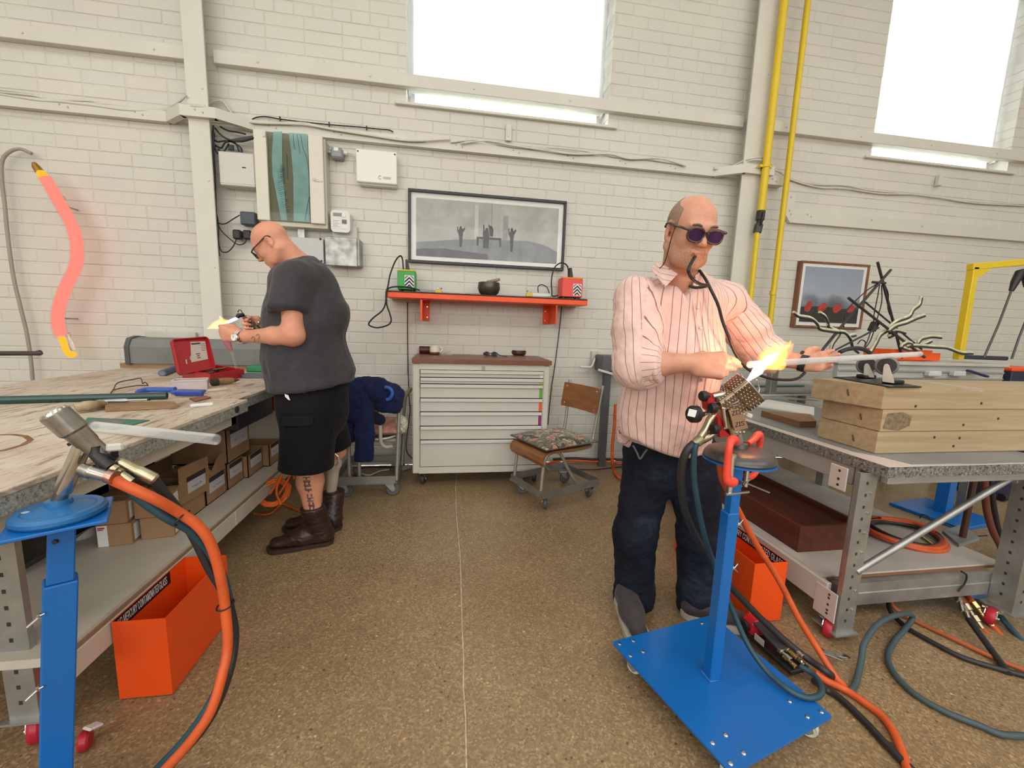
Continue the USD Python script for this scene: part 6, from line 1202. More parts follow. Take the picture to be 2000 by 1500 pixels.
REDWOOD = wood('red_wood', (.12, .028, .014), (.065, .016, .009), .5, (20, 2, 20), .03)
for nm, lo, hi in (('side', (bx0, by0 + .02, RS), (bx0 + .02, by1 - .02, bz1)), ('side', (bx1 - .02, by0 + .02, RS), (bx1, by1 - .02, bz1)), ('end', (bx0, by0, RS), (bx1, by0 + .02, bz1)), ('end', (bx0, by1 - .02, RS), (bx1, by1, bz1 + .10)), ('floor', (bx0 + .02, by0 + .02, RS), (bx1 - .02, by1 - .02, RS + .012)), ('lid', (bx0 + .02, by0 + .02, bz1 - .035), (bx1 - .02, by1 - .02, bz1 - .02))): obj(nm, MB().bx(lo, hi, .002), REDWOOD, t, smooth=False)
obj('loose_strip', MB().bar((1.74, 2.55, bz1 - .01), (1.86, 2.0, bz1 - .012), .012, .006), P('strip_pale', (.55, .50, .42), .6), t); obj('loose_strip', MB().bar((1.70, 2.55, bz1 - .01), (1.76, 2.1, bz1 - .012), .008, .006), P('strip_white', (.6, .6, .58), .5), t)
# coiled hose on the shelf
def coil(c, rx, ry, turns, r, z, seed, k=26):
    rr = random.Random(seed); pts = []
    for i in range(int(turns * k)):
        a = i / k * 2 * math.pi; s = 1 + .05 * math.sin(a * .37 + seed)
        pts.append((c[0] + rx * s * math.cos(a) + .01 * math.sin(i * .13), c[1] + ry * s * math.sin(a), z + r * (1 + .9 * (i // k)) + .006 * math.sin(a * 2 + seed)))
    return pts
cc = np.array((2.381, 1.666, .25))
t = thing('hose', 'orange and black twin hose lying coiled on the right bench shelf', 'hose', (cc[0], cc[1], RS))
obj('orange_hose', MB().tube(coil(cc, .17, .15, 2.3, .0115, RS, 1), .0115, 9), HOSE_O, t, smooth=60)
obj('black_hose', MB().tube(coil(cc + (.02, .01, 0), .145, .13, 2.2, .0115, RS, 2), .011, 9), HOSE_B, t, smooth=60)
obj('red_hose', MB().tube(coil(cc + (-.02, .02, 0), .185, .165, 1.2, .012, RS + .01, 3), .010, 9), P('hose_red', (.30, .04, .02), .5), t, smooth=60)
m = MB().cyl((2.402, 1.602, .27), (2.384, 1.538, .265), .010, .008, 10).cyl((2.382, 1.551, .255), (2.411, 1.534, .255), .008, .010, 10)
obj('connector', m, BRASS, t, smooth=40)
# blue stand, grey foot plate with brown rod, dark hanging hoses seen under the bench top
t = thing('torch_stand', 'blue square post of a stand seen between the right bench legs', 'stand', (3.533, 2.263, 0))
bp = np.array((3.61, 2.313, .02)); bp[2] = 0
obj('post', MB().box((bp[0], bp[1], .47), (.075, .075, .94), rotm((0, 0, 1), 8), .003), BLUEP, t)
obj('foot', MB().box((bp[0], bp[1], .012), (.42, .42, .024), rotm((0, 0, 1), 8), .003), BLUEP, t)
t = thing('iron_stand', 'brown iron rod standing on a grey plate at the far end of the shelf', 'stand', (2.677, 1.62, .24))
pp = [(2.644, 1.677, .24), (2.556, 1.546, .24), (2.756, 1.591, .24), (2.848, 1.726, .24)]
obj('plate', MB().prism([p[:2] for p in pp], (0, 0, RS), (1, 0, 0), (0, 1, 0), .018), P('plate_grey', (.28, .30, .31), .45, .3), t, smooth=False)
rp = np.array((2.667, 1.605, .26)); obj('rod', MB().cyl(rp, rp + (.0, 0, .50), .014, n=12), P('rod_brown', (.11, .05, .04), .5, .4), t)
obj('wire_hook', MB().tube(spline([(2.654, 1.793, .27), (2.636, 1.777, .3), (2.65, 1.757, .3), (2.689, 1.765, .27), (2.769, 1.742, .26), (2.773, 1.63, .25), (2.848, 1.617, .25)], 5), .003, 6), BLACK, t, smooth=60)
hose('hose', 'dark red hose hanging behind the right bench end', [(2.97, 1.75, .542), (3.002, 1.75, .435), (3.047, 1.75, .311), (3.122, 1.75, .183), (3.203, 1.75, .084), (3.274, 1.75, -.05)], .016, P('hose_maroon', (.16, .045, .035), .5))
hose('hose', 'black hose hanging beside the dark red hose behind the right bench end', [(3.064, 1.78, .528), (3.102, 1.78, .419), (3.155, 1.78, .292), (3.221, 1.78, .162), (3.301, 1.78, .044), (3.374, 1.78, -.092)], .013, HOSE_B)
t = thing('caster_frame', 'white wheeled stand foot on the floor far under the right bench', 'stand', (4.631, 2.586, .03)); obj('foot', MB().bar((4.564, 2.598, .05), (4.841, 2.633, .05), .06, .05, b=.01), WHITE, t); obj('wheel', MB().cyl((4.426, 2.479, .03), np.add((4.426, 2.479, .03), (.03, 0, 0)), .03), BLACK, t)
# ---- orange bin, right
b = np.array((1.323, 1.45, 0))
glass_bin(1.325, 1.487, 1.452, 1.452 + .60, .004, .285, 'orange metal bin lettered for mercury free glass, at the right bench', -1, 0)
# ---- background bench with silver drawers, orange block, yellow frame, tongs
t = thing('silver_bench', 'low silver equipment bench in the background on the right', 'bench', (4.0, 2.8, .0))
a, b = np.array((2.535, 2.3, 1.116)), np.array((3.941, 2.3, 1.14))
obj('top', MB().bx((a[0], 2.3, a[2] - .02), (b[0], 3.0, a[2]), .004), P('bench_silver', (.52, .51, .47), .4, .2), t)
obj('front', MB().bx((a[0] + .02, 2.32, a[2] - .16), (b[0] - .01, 2.36, a[2] - .02), .003), P('bench_front', (.44, .45, .43), .45, .2), t)
for z in (.055, .10): obj('rail', MB().bx((a[0] + .02, 2.308, a[2] - z - .012), (b[0] - .02, 2.322, a[2] - z), .003), metal('rail_silver', (.7, .7, .68), .3), t)
for x in (a[0] + .05, b[0] - .09): obj('leg', MB().bx((x, 2.34, 0), (x + .06, 2.40, a[2] - .16), .003), GALV, t); obj('leg', MB().bx((x, 2.9, 0), (x + .06, 2.96, a[2] - .02), .003), GALV, t)
for px in (0, 1): 
    c = np.array((3.289, 2.29, 1.044) if px == 0 else (3.494, 2.29, 1.047)); obj('drawer_catch', MB().bx(c + (-.05, -.01, -.018), c + (.05, .03, .018), .006), P('catch_pale', (.55, .55, .55), .4), t)
c = np.array((3.604, 2.28, 1.053)); obj('blue_catch', MB().bar(c + (-.06, 0, .02), c + (.09, -.02, -.02), .03, .015, b=.005), P('catch_navy', (.02, .03, .10), .4), t)
t = thing('orange_block', 'bright orange plastic block on the silver bench', 'block', (3.811, 2.8, 1.139))
a, b = np.array((3.179, 2.5, 1.13)), np.array((3.616, 2.5, 1.138))
obj('block', MB().bx((a[0], 2.5, a[2] - .01), (a[0] + (b[0] - a[0]) * .82, 2.7, (3.439, 2.5, 1.195)[2])).bx((a[0] + .1, 2.501, a[2] - .01), (b[0], 2.7, (3.443, 2.5, 1.176)[2])), P('block_orange', (.85, .10, .01), .4), t, smooth=False)
t = thing('lifting_frame', 'yellow steel frame with a corner gusset standing at the right', 'frame', (3.78, 2.5, 1.157))
a, b, c_ = np.array((3.764, 2.5, 1.805)), np.array((3.78, 2.5, 1.134)), np.array((4.449, 2.5, 1.894))
obj('post', MB().bar(b, a, .046, .046, (0, 1, 0), .004), YEL, t); obj('beam', MB().bar(a + (-.03, 0, 0), c_, .046, .046, (0, 1, 0), .004), YEL, t)
obj('gusset', MB().prism([((3.761, 2.5, 1.797)[0], (3.761, 2.5, 1.797)[2]), ((3.915, 2.5, 1.813)[0], (3.915, 2.5, 1.813)[2]), ((3.808, 2.5, 1.738)[0], (3.808, 2.5, 1.738)[2]), ((3.77, 2.5, 1.721)[0], (3.77, 2.5, 1.721)[2])], (0, 2.48, 0), (1, 0, 0), (0, 0, 1), -.03), YEL, t, smooth=False)
t = thing('hanging_tongs', 'black tongs with long thin arms hanging by the yellow frame', 'tongs', (4.063, 2.45, 1.19))
obj('head', MB().tube([(4.066, 2.45, 1.647), (4.086, 2.45, 1.714), (4.111, 2.45, 1.78), (4.137, 2.45, 1.789), (4.17, 2.45, 1.754), (4.203, 2.45, 1.683)], [.014, .024, .026, .024, .024, .018], 10), BLACK, t, smooth=60)
for pth in ([(4.068, 2.45, 1.654), (4.011, 2.45, 1.397), (3.938, 2.45, 1.157)], [(4.262, 2.45, 1.462), (4.225, 2.45, 1.309), (4.198, 2.45, 1.151)]): obj('arm', MB().tube(pth, .007, 8), P('arm_grey', (.08, .08, .08), .4), t, smooth=60)
single('dark_bar', MB().bar((3.795, 2.5, 1.154), (4.214, 2.5, 1.151), .05, .03, b=.006), P('bar_navy', (.035, .035, .06), .5), 'dark flat bar lying on the silver bench under the tongs', 'bar')
t = thing('tool_chest', 'navy chest with an orange lid at the right edge', 'chest', (3.517, 2, 1.04))
a = np.array((4.317, 2.5, .978)); obj('chest', MB().bx((a[0], 2.5, .02), (a[0] + .5, 2.9, (4.379, 2.5, 1.051)[2]), .006), P('chest_navy', (.012, .02, .06), .45), t); obj('lid', MB().bx((a[0], 2.5, (4.379, 2.5, 1.051)[2]), (a[0] + .5, 2.9, (4.371, 2.5, 1.078)[2]), .006), ORANGEP, t)
# ---- branch sculpture of black rods and pale green covered wires
ROD_B = P('rod_black', (.03, .027, .03), .45); VINE = P('wire_pale_green', (.56, .59, .40), .5, var=.25, vs=30.); 
t = thing('branch_sculpture', 'tangle of crossed black rods with pale green branch wires on the bench', 'sculpture', (3.089, 2.5, 1.165))
for k, pth in enumerate(([(2.587, 2.35, 1.526), (3.477, 2.5, 1.143)], [(3.002, 2.45, 1.74), (2.635, 2.4, 1.362), (2.4, 2.35, 1.123)], [(2.886, 2.45, 1.785), (3.124, 2.48, 1.396), (3.28, 2.5, 1.135)], [(2.858, 2.44, 1.649), (2.962, 2.44, 1.648)], [(2.836, 2.45, 1.515), (3.465, 2.52, 1.202)], [(2.916, 2.4, 1.343), (2.379, 2.3, 1.13)])): obj('rod', MB().tube(pth, .0085 if k < 4 else .006, 8), ROD_B, t, smooth=60)
vines = ([(2.191, 2.35, 1.422), (2.235, 2.35, 1.401), (2.32, 2.35, 1.391), (2.374, 2.35, 1.36), (2.399, 2.35, 1.327), (2.478, 2.35, 1.316), (2.545, 2.35, 1.312)], [(2.433, 2.4, 1.432), (2.476, 2.4, 1.411), (2.506, 2.4, 1.371), (2.518, 2.4, 1.344), (2.57, 2.4, 1.322), (2.603, 2.4, 1.313), (2.603, 2.4, 1.289), (2.565, 2.4, 1.229), (2.561, 2.4, 1.181)], [(2.586, 2.38, 1.313), (2.63, 2.38, 1.307), (2.677, 2.38, 1.267), (2.73, 2.4, 1.209), (2.8, 2.42, 1.178)], [(3.286, 2.45, 1.576), (3.28, 2.45, 1.523), (3.236, 2.45, 1.486), (3.211, 2.45, 1.438), (3.131, 2.45, 1.407), (3.085, 2.45, 1.377), (3.046, 2.45, 1.336), (2.994, 2.45, 1.299), (2.976, 2.45, 1.256), (2.939, 2.45, 1.179)], [(3.298, 2.42, 1.448), (3.23, 2.42, 1.424), (3.159, 2.42, 1.393), (3.071, 2.42, 1.366), (3.023, 2.42, 1.329)], [(3.585, 2.5, 1.3), (3.498, 2.5, 1.302), (3.42, 2.5, 1.284), (3.395, 2.5, 1.254), (3.43, 2.5, 1.24), (3.505, 2.5, 1.272)], [(3.817, 2.45, 1.192), (3.71, 2.45, 1.193), (3.589, 2.45, 1.224), (3.475, 2.45, 1.229), (3.363, 2.45, 1.233), (3.252, 2.45, 1.234)], [(2.735, 2.4, 1.296), (2.685, 2.4, 1.284)], [(3.199, 2.45, 1.323), (3.124, 2.45, 1.335), (3.062, 2.45, 1.319)], [(3.044, 2.45, 1.347), (3.085, 2.45, 1.313), (3.068, 2.45, 1.291), (3.108, 2.45, 1.306)], [(3.233, 2.45, 1.223), (3.272, 2.45, 1.246), (3.227, 2.45, 1.252), (3.189, 2.45, 1.222), (3.259, 2.45, 1.201)])
for i, v in enumerate(vines):
    s = spline(v, 5); b = obj('branch', MB().tube(s, .009, 8), VINE, t, smooth=60)
    obj('dark_wire', MB().tube(s + np.array((.004, -.004, -.012)), .0075, 7), ROD_B, b, smooth=60)
for pth in ([(2.905, 2.45, 1.639), (2.812, 2.44, 1.582), (2.691, 2.44, 1.457), (2.678, 2.44, 1.37), (2.684, 2.44, 1.336)], [(2.942, 2.46, 1.638), (2.941, 2.46, 1.555), (2.935, 2.46, 1.45), (2.94, 2.46, 1.379)], [(2.959, 2.46, 1.636), (2.981, 2.46, 1.522), (2.967, 2.46, 1.416), (2.959, 2.46, 1.344), (2.938, 2.46, 1.254), (2.905, 2.46, 1.2)], [(2.984, 2.46, 1.64), (3.025, 2.46, 1.576), (3.038, 2.46, 1.489), (3.065, 2.46, 1.437)], [(2.916, 2.45, 1.308), (2.904, 2.45, 1.257), (2.885, 2.45, 1.2)], [(2.768, 2.4, 1.228), (2.792, 2.4, 1.256), (2.827, 2.4, 1.243), (2.825, 2.4, 1.208)]): obj('thin_wire', MB().tube(spline(pth, 5), .0035, 6), BLACK, t, smooth=60)
c = np.array((2.933, 2.45, 1.354)); obj('plug_block', MB().bar(c + (.012, 0, .03), c + (-.012, 0, -.035), .05, .03, b=.006), BLACK, t)
obj('base_ring', MB().tube(spline([(2.581, 2.35, 1.171), (2.637, 2.35, 1.192), (2.715, 2.35, 1.201), (2.778, 2.35, 1.189), (2.822, 2.35, 1.169)], 5), .014, 8), ROD_B, t, smooth=60)
# ---- under and around the right bench: hoses on the floor
hose('hose', 'teal hose looping over the floor right of the blue cart', [(1.433, 1.082, .013), (1.501, 1.117, .013), (1.599, 1.185, .03), (1.658, 1.228, .06), (1.773, 1.279, .09), (1.891, 1.308, .1), (2.01, 1.333, .08), (2.035, 1.337, .05), (1.957, 1.306, .03), (1.858, 1.268, .013), (1.745, 1.201, .013), (1.686, 1.128, .013), (1.666, 1.046, .013), (1.697, .971, .013), (1.749, .921, .013), (1.785, .885, .013), (1.861, .869, .013)], .0105, P('hose_teal_grey', (.05, .085, .095), .5))
hose('hose', 'black hose crossing the floor under the right bench end', [(2.057, 1.455, .06), (2.022, 1.411, .03), (2.013, 1.338, .012), (2.027, 1.25, .012), (2.057, 1.165, .012), (2.132, 1.102, .012), (2.202, 1.056, .012)], .010, HOSE_B)
hose('hose', 'orange hose crossing the floor beside the black one under the bench', [(2.071, 1.462, .08), (2.056, 1.429, .04), (2.101, 1.369, .012), (2.137, 1.272, .012), (2.189, 1.142, .012), (2.236, 1.075, .012)], .009, P('hose_orange_dull', (.42, .10, .03), .6))
gm = thing('gas_manifold', 'bundle of hoses with brass quick connectors hanging under the right bench end', 'hose bundle', (2.231, 1.25, .05))
HB = [HOSE_O, HOSE_B, HOSE_T, HOSE_O, HOSE_B]
for k in range(5):
    dx = k * 13
    a0 = (np.array((2.431, 1.5, .081)), np.array((2.448, 1.5, .085)), np.array((2.478, 1.5, .088)), np.array((2.506, 1.5, .075)), np.array((2.548, 1.5, .056)))[k]
    a1 = (np.array((2.386, 1.38, .062)), np.array((2.332, 1.38, .105)), np.array((2.501, 1.4, .043)), np.array((2.428, 1.38, .069)), np.array((2.544, 1.4, .029)))[k]
    a2 = (np.array((2.378, 1.3, -.004)), np.array((2.285, 1.3, .055)), np.array((2.502, 1.32, .033)), np.array((2.433, 1.3, .004)), np.array((2.551, 1.32, -.01)))[k]
    a3 = (np.array((2.333, 1.2, -.033)), np.array((2.223, 1.2, .033)), np.array((2.477, 1.25, .003)), np.array((2.401, 1.2, -.033)), np.array((2.551, 1.25, -.06)))[k]
    obj('hose', MB().tube(spline([a0, a1], 6), .012, 8), HB[k], gm, smooth=60)
    L = np.linalg.norm(a2 - a1)
    obj('connector', MB().lathe([(.009, 0), (.014, .0), (.014, L * .25), (.009, L * .28), (.009, L * .45), (.015, L * .47), (.015, L * .7), (.011, L * .72), (.011, L), (.006, L)], a1, a2 - a1, 12), (OLDBR, CH, CH, BRASS, CH)[k], gm)
    obj('hose', MB().tube(spline([a2, a3, a3 + (a3 - a2) * 1.2], 6), .012, 8), HB[k], gm, smooth=60)
obj('blue_tag', MB().prism(sg.box(-.045, -.03, .045, .03).buffer(.008), np.array((2.499, 1.42, .095)), nrm((1, -.2, -.15)), nrm((.1, .3, .9)), .006), P('tag_blue', (.12, .25, .52), .5), gm)
obj('tie', MB().tube(spline([(2.293, 1.36, .245), (2.326, 1.36, .223), (2.324, 1.36, .183), (2.298, 1.36, .147)], 5), .004, 6), BLACK, gm)
single('hose_reel', MB().lathe([(.022, 0), (.042, .004), (.045, .02), (.042, .04), (.022, .045)], (2.799, 1.75, -.147), (.3, -1, .1), 20), P('reel_pale', (.32, .29, .25), .6), 'pale ring shaped fitting under the right bench shelf', 'fitting')

# ---------------------------------------------------------------- people: signed distance modelling, one continuous surface each
class Sculpt:
    def __init__(s): s.p = []
    def _add(s, f, lo, hi, k, op): s.p.append((f, np.asarray(lo), np.asarray(hi), k, op)); return s
    def cone(s, a, b, ra, rb, k=.02, op='u', q=1., qd=None, cut=()):
        """round cone; q < 1 flattens it along the direction qd; cut: (point, normal) half spaces kept on the negative side"""
        a, b = np.asarray(a, float), np.asarray(b, float); ab = b - a; L = max(ab @ ab, 1e-9); qd = None if qd is None else nrm(qd)
        def f(P):
            d = P - a.astype(np.float32); t = np.clip(d @ ab.astype(np.float32) / L, 0, 1)[..., None]; w = d - t * ab.astype(np.float32)
            if qd is not None:
                c = (w @ qd.astype(np.float32))[..., None]; w = w + c * (1 / q - 1) * qd.astype(np.float32)
            r = np.linalg.norm(w, axis=-1) - (ra + (rb - ra) * t[..., 0])
            if qd is not None: r = r * min(1., q + .15)
            for o, n in cut: r = np.maximum(r, (P - np.asarray(o, np.float32)) @ np.asarray(nrm(n), np.float32))
            return r
        R = max(ra, rb)
        return s._add(f, np.minimum(a, b) - R, np.maximum(a, b) + R, k, op)
    def ell(s, c, r, A=np.eye(3), k=.015, op='u'):
        """ellipsoid; A rows = its axes in world"""
        c = np.asarray(c, np.float32); r = np.asarray(r, np.float32); A = np.asarray(A, np.float32)
        def f(P):
            q = (P - c) @ A.T; k0 = np.linalg.norm(q / r, axis=-1); k1 = np.linalg.norm(q / (r * r), axis=-1)
            return k0 * (k0 - 1) / np.maximum(k1, 1e-6)
        R = float(r.max()); return s._add(f, c - R, c + R, k, op)
    def chain(s, pts, rs, k=.012):
        for i in range(len(pts) - 1): s.cone(pts[i], pts[i + 1], rs[i], rs[i + 1], k)
        return s
    def mesh(s, h=.005, post=None, pad=.03):
        lo = np.min([p[1] for p in s.p if p[4] == 'u'], 0) - pad; hi = np.max([p[2] for p in s.p if p[4] == 'u'], 0) + pad
        n = np.ceil((hi - lo) / h).astype(int) + 1
        D = np.full(n, 9., np.float32); ax = [(lo[i] + np.arange(n[i]) * h).astype(np.float32) for i in range(3)]
        for f, a, b, k, op in s.p:
            m = k + 3 * h
            i0 = np.clip(np.floor((a - m - lo) / h).astype(int), 0, n); i1 = np.clip(np.ceil((b + m - lo) / h).astype(int) + 1, 0, n)
            if (i1 <= i0).any(): continue
            sl = tuple(slice(x, y) for x, y in zip(i0, i1))
            P_ = np.stack(np.meshgrid(*[ax[i][sl[i]] for i in range(3)], indexing='ij'), -1)
            d = f(P_); o = D[sl]
            if op == 'u':
                w = np.maximum(k - np.abs(o - d), 0) / max(k, 1e-6); D[sl] = np.minimum(o, d) - w * w * k * .25
            else:
                d = -d; w = np.maximum(k - np.abs(o - d), 0) / max(k, 1e-6); D[sl] = np.maximum(o, d) + w * w * k * .25
        if post is not None: D = post(D, ax)
        return nets(D, lo, h)

def nets(D, lo, h):
    S = D < 0; nx, ny, nz = D.shape
    c = sum(S[i:nx - 1 + i, j:ny - 1 + j, k:nz - 1 + k].astype(np.int8) for i in (0, 1) for j in (0, 1) for k in (0, 1))
    M = (c > 0) & (c < 8); idx = np.argwhere(M); ID = np.full(M.shape, -1, np.int64); ID[M] = np.arange(len(idx))
    acc = np.zeros((len(idx), 3)); cnt = np.zeros(len(idx))
    cor = [(i, j, k) for i in (0, 1) for j in (0, 1) for k in (0, 1)]
    for a in cor:
        for x in range(3):
            if a[x] == 0:
                b = list(a); b[x] = 1
                da = D[tuple((idx + a).T)]; db = D[tuple((idx + b).T)]; m = (da < 0) != (db < 0)
                t = np.where(m, da / np.where(m, da - db, 1), 0); p = np.repeat(np.array(a, float)[None], len(idx), 0); p[:, x] += t
                acc[m] += p[m]; cnt[m] += 1
    V = np.asarray(lo) + (idx + acc / cnt[:, None]) * h
    F = []
    for x in range(3):
        y, z = (x + 1) % 3, (x + 2) % 3
        a = [slice(None)] * 3; b = [slice(None)] * 3; a[x] = slice(0, -1); b[x] = slice(1, None)
        for q in (y, z): a[q] = slice(1, -1); b[q] = slice(1, -1)
        e = S[tuple(a)] != S[tuple(b)]; w = np.argwhere(e)
        if not len(w): continue
        w[:, y] += 1; w[:, z] += 1; inside = S[tuple(w.T)]
        def g(dy, dz):
            u = w.copy(); u[:, y] += dy; u[:, z] += dz; return ID[tuple(u.T)]
        q = np.stack([g(-1, -1), g(0, -1), g(0, 0), g(-1, 0)], 1); q[~inside] = q[~inside][:, ::-1]; F.append(q)
    F = np.vstack(F); F = F[(F >= 0).all(1)]
    return V, np.vstack([F[:, [0, 1, 2]], F[:, [0, 2, 3]]])

def normals(V, F):
    n = np.zeros_like(V); f = np.cross(V[F[:, 1]] - V[F[:, 0]], V[F[:, 2]] - V[F[:, 0]])
    for k in range(3): np.add.at(n, F[:, k], f)
    return n / np.maximum(np.linalg.norm(n, axis=1, keepdims=True), 1e-12)
def relax(V, F, it=3, lam=.5, mu=-.52):
    from scipy.sparse import coo_matrix
    e = np.vstack([F[:, [0, 1]], F[:, [1, 2]], F[:, [2, 0]]]); A = coo_matrix((np.ones(len(e)), (e[:, 0], e[:, 1])), (len(V), len(V))).tocsr(); A = ((A + A.T) > 0).astype(float)
    d = np.maximum(np.asarray(A.sum(1)).ravel(), 1)[:, None]
    for _ in range(it):
        for l in (lam, mu): V = V + l * (A @ V / d - V)
    return V
def folds(V, F, amp, freq, seed=0, stretch=(1, 1, 1), axis=None):
    """cloth folds: ridged noise along the normals; stretch: per-axis frequency factors"""
    p = V * np.asarray(stretch) * freq
    r = 1 - np.abs(2 * meshkit.fbm(p + seed * 3.7, 3, seed) - 1) * 2
    return V + normals(V, F) * (r * amp)[:, None]

def skin_mat(name, col, red=(.5, .16, .10), **kw):
    _mats[name] = usdkit.material(stage, '/World/Looks/' + name, {'g': ('geometry', {}), 'n': ('noise_texture', {'scale': 14., 'detail': 5., 'roughness': .6}), 'r': ('rgb_ramp', {'ramp': [(.3, np.multiply(col, (.9, .8, .78))), (.55, col), (.75, np.minimum(np.multiply(col, (1.08, 1.1, 1.1)), .95))]}), 'bn': ('noise_texture', {'scale': 260., 'detail': 3.}), 'b': ('bump', {'strength': .12, 'distance': .002}),
        'p': ('principled_bsdf', {'roughness': .48, 'specular_ior_level': .4, 'subsurface_weight': .12, 'subsurface_radius': (1., .3, .15), 'subsurface_scale': .006, **kw})},
        [('g.position', 'n.vector'), ('n.fac', 'r.fac'), ('r.color', 'p.base_color'), ('g.position', 'bn.vector'), ('bn.fac', 'b.height'), ('b.normal', 'p.normal')], surface='p.BSDF'); return _mats[name]

def rot_to(v, axis, ang):
    axis = nrm(axis); c, s_ = math.cos(ang), math.sin(ang); v = np.asarray(v, float)
    return v * c + np.cross(axis, v) * s_ + axis * (axis @ v) * (1 - c)

def add_hand(S, wrist, d, n, s, curls, thumb, k=.006, scale=1., spread=.05):
    """wrist point, d towards the fingers, n out of the palm, s towards the thumb; curls: four (a1, a2, a3) in degrees; thumb: list of offsets (d, s, n)"""
    d = nrm(d); s = nrm(np.asarray(s) - d * (np.asarray(s) @ d)); n2 = np.cross(d, s); n = n2 if n2 @ np.asarray(n) > 0 else -n2
    W = np.asarray(wrist, float); g = scale; tips = []
    offs = (.030, .0105, -.010, -.029); lens = (.070, .078, .072, .056); kn = (.088, .092, .086, .076)
    for o, L, kd, (c1, c2, c3) in zip(offs, lens, kn, curls):
        K = W + d * kd * g + s * o * g - n * .002
        S.cone(W + d * .008 * g + s * o * .62 * g, K, .0165 * g, .0125 * g, .014)
        dd = nrm(d + s * o * spread / .03); ax_ = np.cross(dd, n); pts = [K]; a = 0
        for c, f in ((c1, .45), (c2, .30), (c3, .25)):
            a += math.radians(c); pts.append(pts[-1] + rot_to(dd, ax_, a) * L * f * g)
        rs = (.0098 * g, .0086 * g, .0080 * g, .0066 * g)
        for i in range(3): S.cone(pts[i], pts[i + 1], rs[i], rs[i + 1], k if i else .010)
        tips.append(pts)
    tb = [W + d * a * g + s * b * g + n * c * g for a, b, c in thumb]
    rs = (.0165 * g, .0125 * g, .0105 * g, .0078 * g)
    for i in range(len(tb) - 1): S.cone(tb[i], tb[i + 1], rs[i], rs[i + 1], .012 if i == 0 else .006)
    S.cone(W + d * .012 * g, W + d * .06 * g + s * .012 * g + n * .006, .018 * g, .017 * g, .02)
    return tips, tb

def add_head(S, o, Fv, Uv, sc=1.):
    Fv = nrm(Fv); Uv = nrm(np.asarray(Uv) - Fv * (np.asarray(Uv) @ Fv)); Sv = np.cross(Uv, Fv)      # Sv: the subject's left
    A = np.stack([Fv, Sv, Uv]); o = np.asarray(o, float)
    H = lambda f, s_, u: o + (Fv * f + Sv * s_ + Uv * u) * sc
    S.ell(H(-.014, 0, .042), np.array((.096, .076, .084)) * sc, A, .01)
    S.ell(H(.030, 0, -.018), np.array((.060, .060, .082)) * sc, A, .035)
    S.ell(H(.038, 0, -.072), np.array((.050, .049, .038)) * sc, A, .03)
    S.ell(H(.072, 0, -.094), np.array((.018, .022, .017)) * sc, A, .022)
    for q in (-1, 1):
        S.ell(H(.052, q * .040, -.016), np.array((.030, .020, .022)) * sc, A, .02)
        S.cone(H(-.012, q * .060, -.045), H(.040, q * .044, -.082), .018 * sc, .014 * sc, .03)
    S.ell(H(.078, 0, .033), np.array((.016, .050, .011)) * sc, A, .016)
    for q in (-1, 1): S.ell(H(.101, q * .032, .012), np.array((.018, .019, .012)) * sc, A, .016, 's')
    for q in (-1, 1): S.ell(H(.074, q * .031, .012), np.array((.0145, .0155, .0135)) * sc, A, .004)
    S.cone(H(.083, 0, .022), H(.106, 0, -.016), .0075 * sc, .0110 * sc, .012)
    for q in (-1, 1): S.ell(H(.096, q * .0115, -.022), np.array((.011, .0075, .0075)) * sc, A, .007)
    S.ell(H(.088, 0, -.050), np.array((.010, .023, .0055)) * sc, A, .007); S.ell(H(.086, 0, -.0605), np.array((.011, .020, .0062)) * sc, A, .006)
    S.ell(H(.098, 0, -.0548), np.array((.008, .024, .0012)) * sc, A, .003, 's')
    for q in (-1, 1):
        B = np.stack([nrm(Fv * .95 + Sv * q * .3), nrm(Sv * q - Fv * .3 * 1), Uv])
        S.ell(H(-.012, q * .080, .004), np.array((.019, .0065, .032)) * sc, B, .006); S.ell(H(-.004, q * .0875, .007), np.array((.009, .006, .018)) * sc, B, .005, 's')
        S.ell(H(-.004, q * .077, -.024), np.array((.008, .006, .009)) * sc, B, .006)
    return H, A

# ================================================================ the bald man in the grey shirt (left)
SKIN_L = skin_mat('skin_ruddy', (.66, .31, .20))
YL = 2.30
FL_ = nrm((-.75, -.08, -.66)); UL_ = nrm((-.66, 0., .75))
hL = np.array((-.917, 2.4, 1.65)); B = Sculpt()
HL, AL = add_head(B, hL, FL_, UL_, .95)
nb = np.array((-.795, 2.44, 1.551)); B.cone(HL(-.035, 0, -.05), nb, .056, .066, .03)
shn = np.array((-.774, 2.25, 1.462)); shf = np.array((-.886, 2.6, 1.501)); 
pel = np.array((-.748, 2.42, .882)); ch = np.array((-.774, 2.42, 1.378))
B.cone(ch, pel, .12, .13, .05).cone(shn + (0, .04, 0), shf - (0, .04, 0), .055, .055, .05).cone(ch, nb, .09, .06, .04)
eln = np.array((-.764, 2.19, 1.19)); wrn = np.array((-1.007, 2.26, 1.176)); hdn = np.array((-1.05, 2.28, 1.174))
B.cone(shn, eln, .054, .050, .03).cone(eln, eln + (wrn - eln) * .4, .052, .045, .03).cone(eln + (wrn - eln) * .4, wrn, .045, .029, .02).cone(wrn, hdn, .029, .024, .015)
elf = np.array((-.963, 2.66, 1.172)); wrf = np.array((-1.008, 2.5, 1.217)); B.cone(shf, elf, .05, .045, .03).cone(elf, wrf, .045, .03, .02)
add_hand(B, np.array((-1.047, 2.285, 1.176)), (-1, .10, .12), (.1, 1, -.25), (0, -.1, 1), ((42, 55, 35), (55, 60, 40), (60, 62, 40), (62, 62, 42)), ((.015, .022, .008), (.045, .036, .022), (.078, .040, .026), (.100, .034, .024)), scale=1.0)
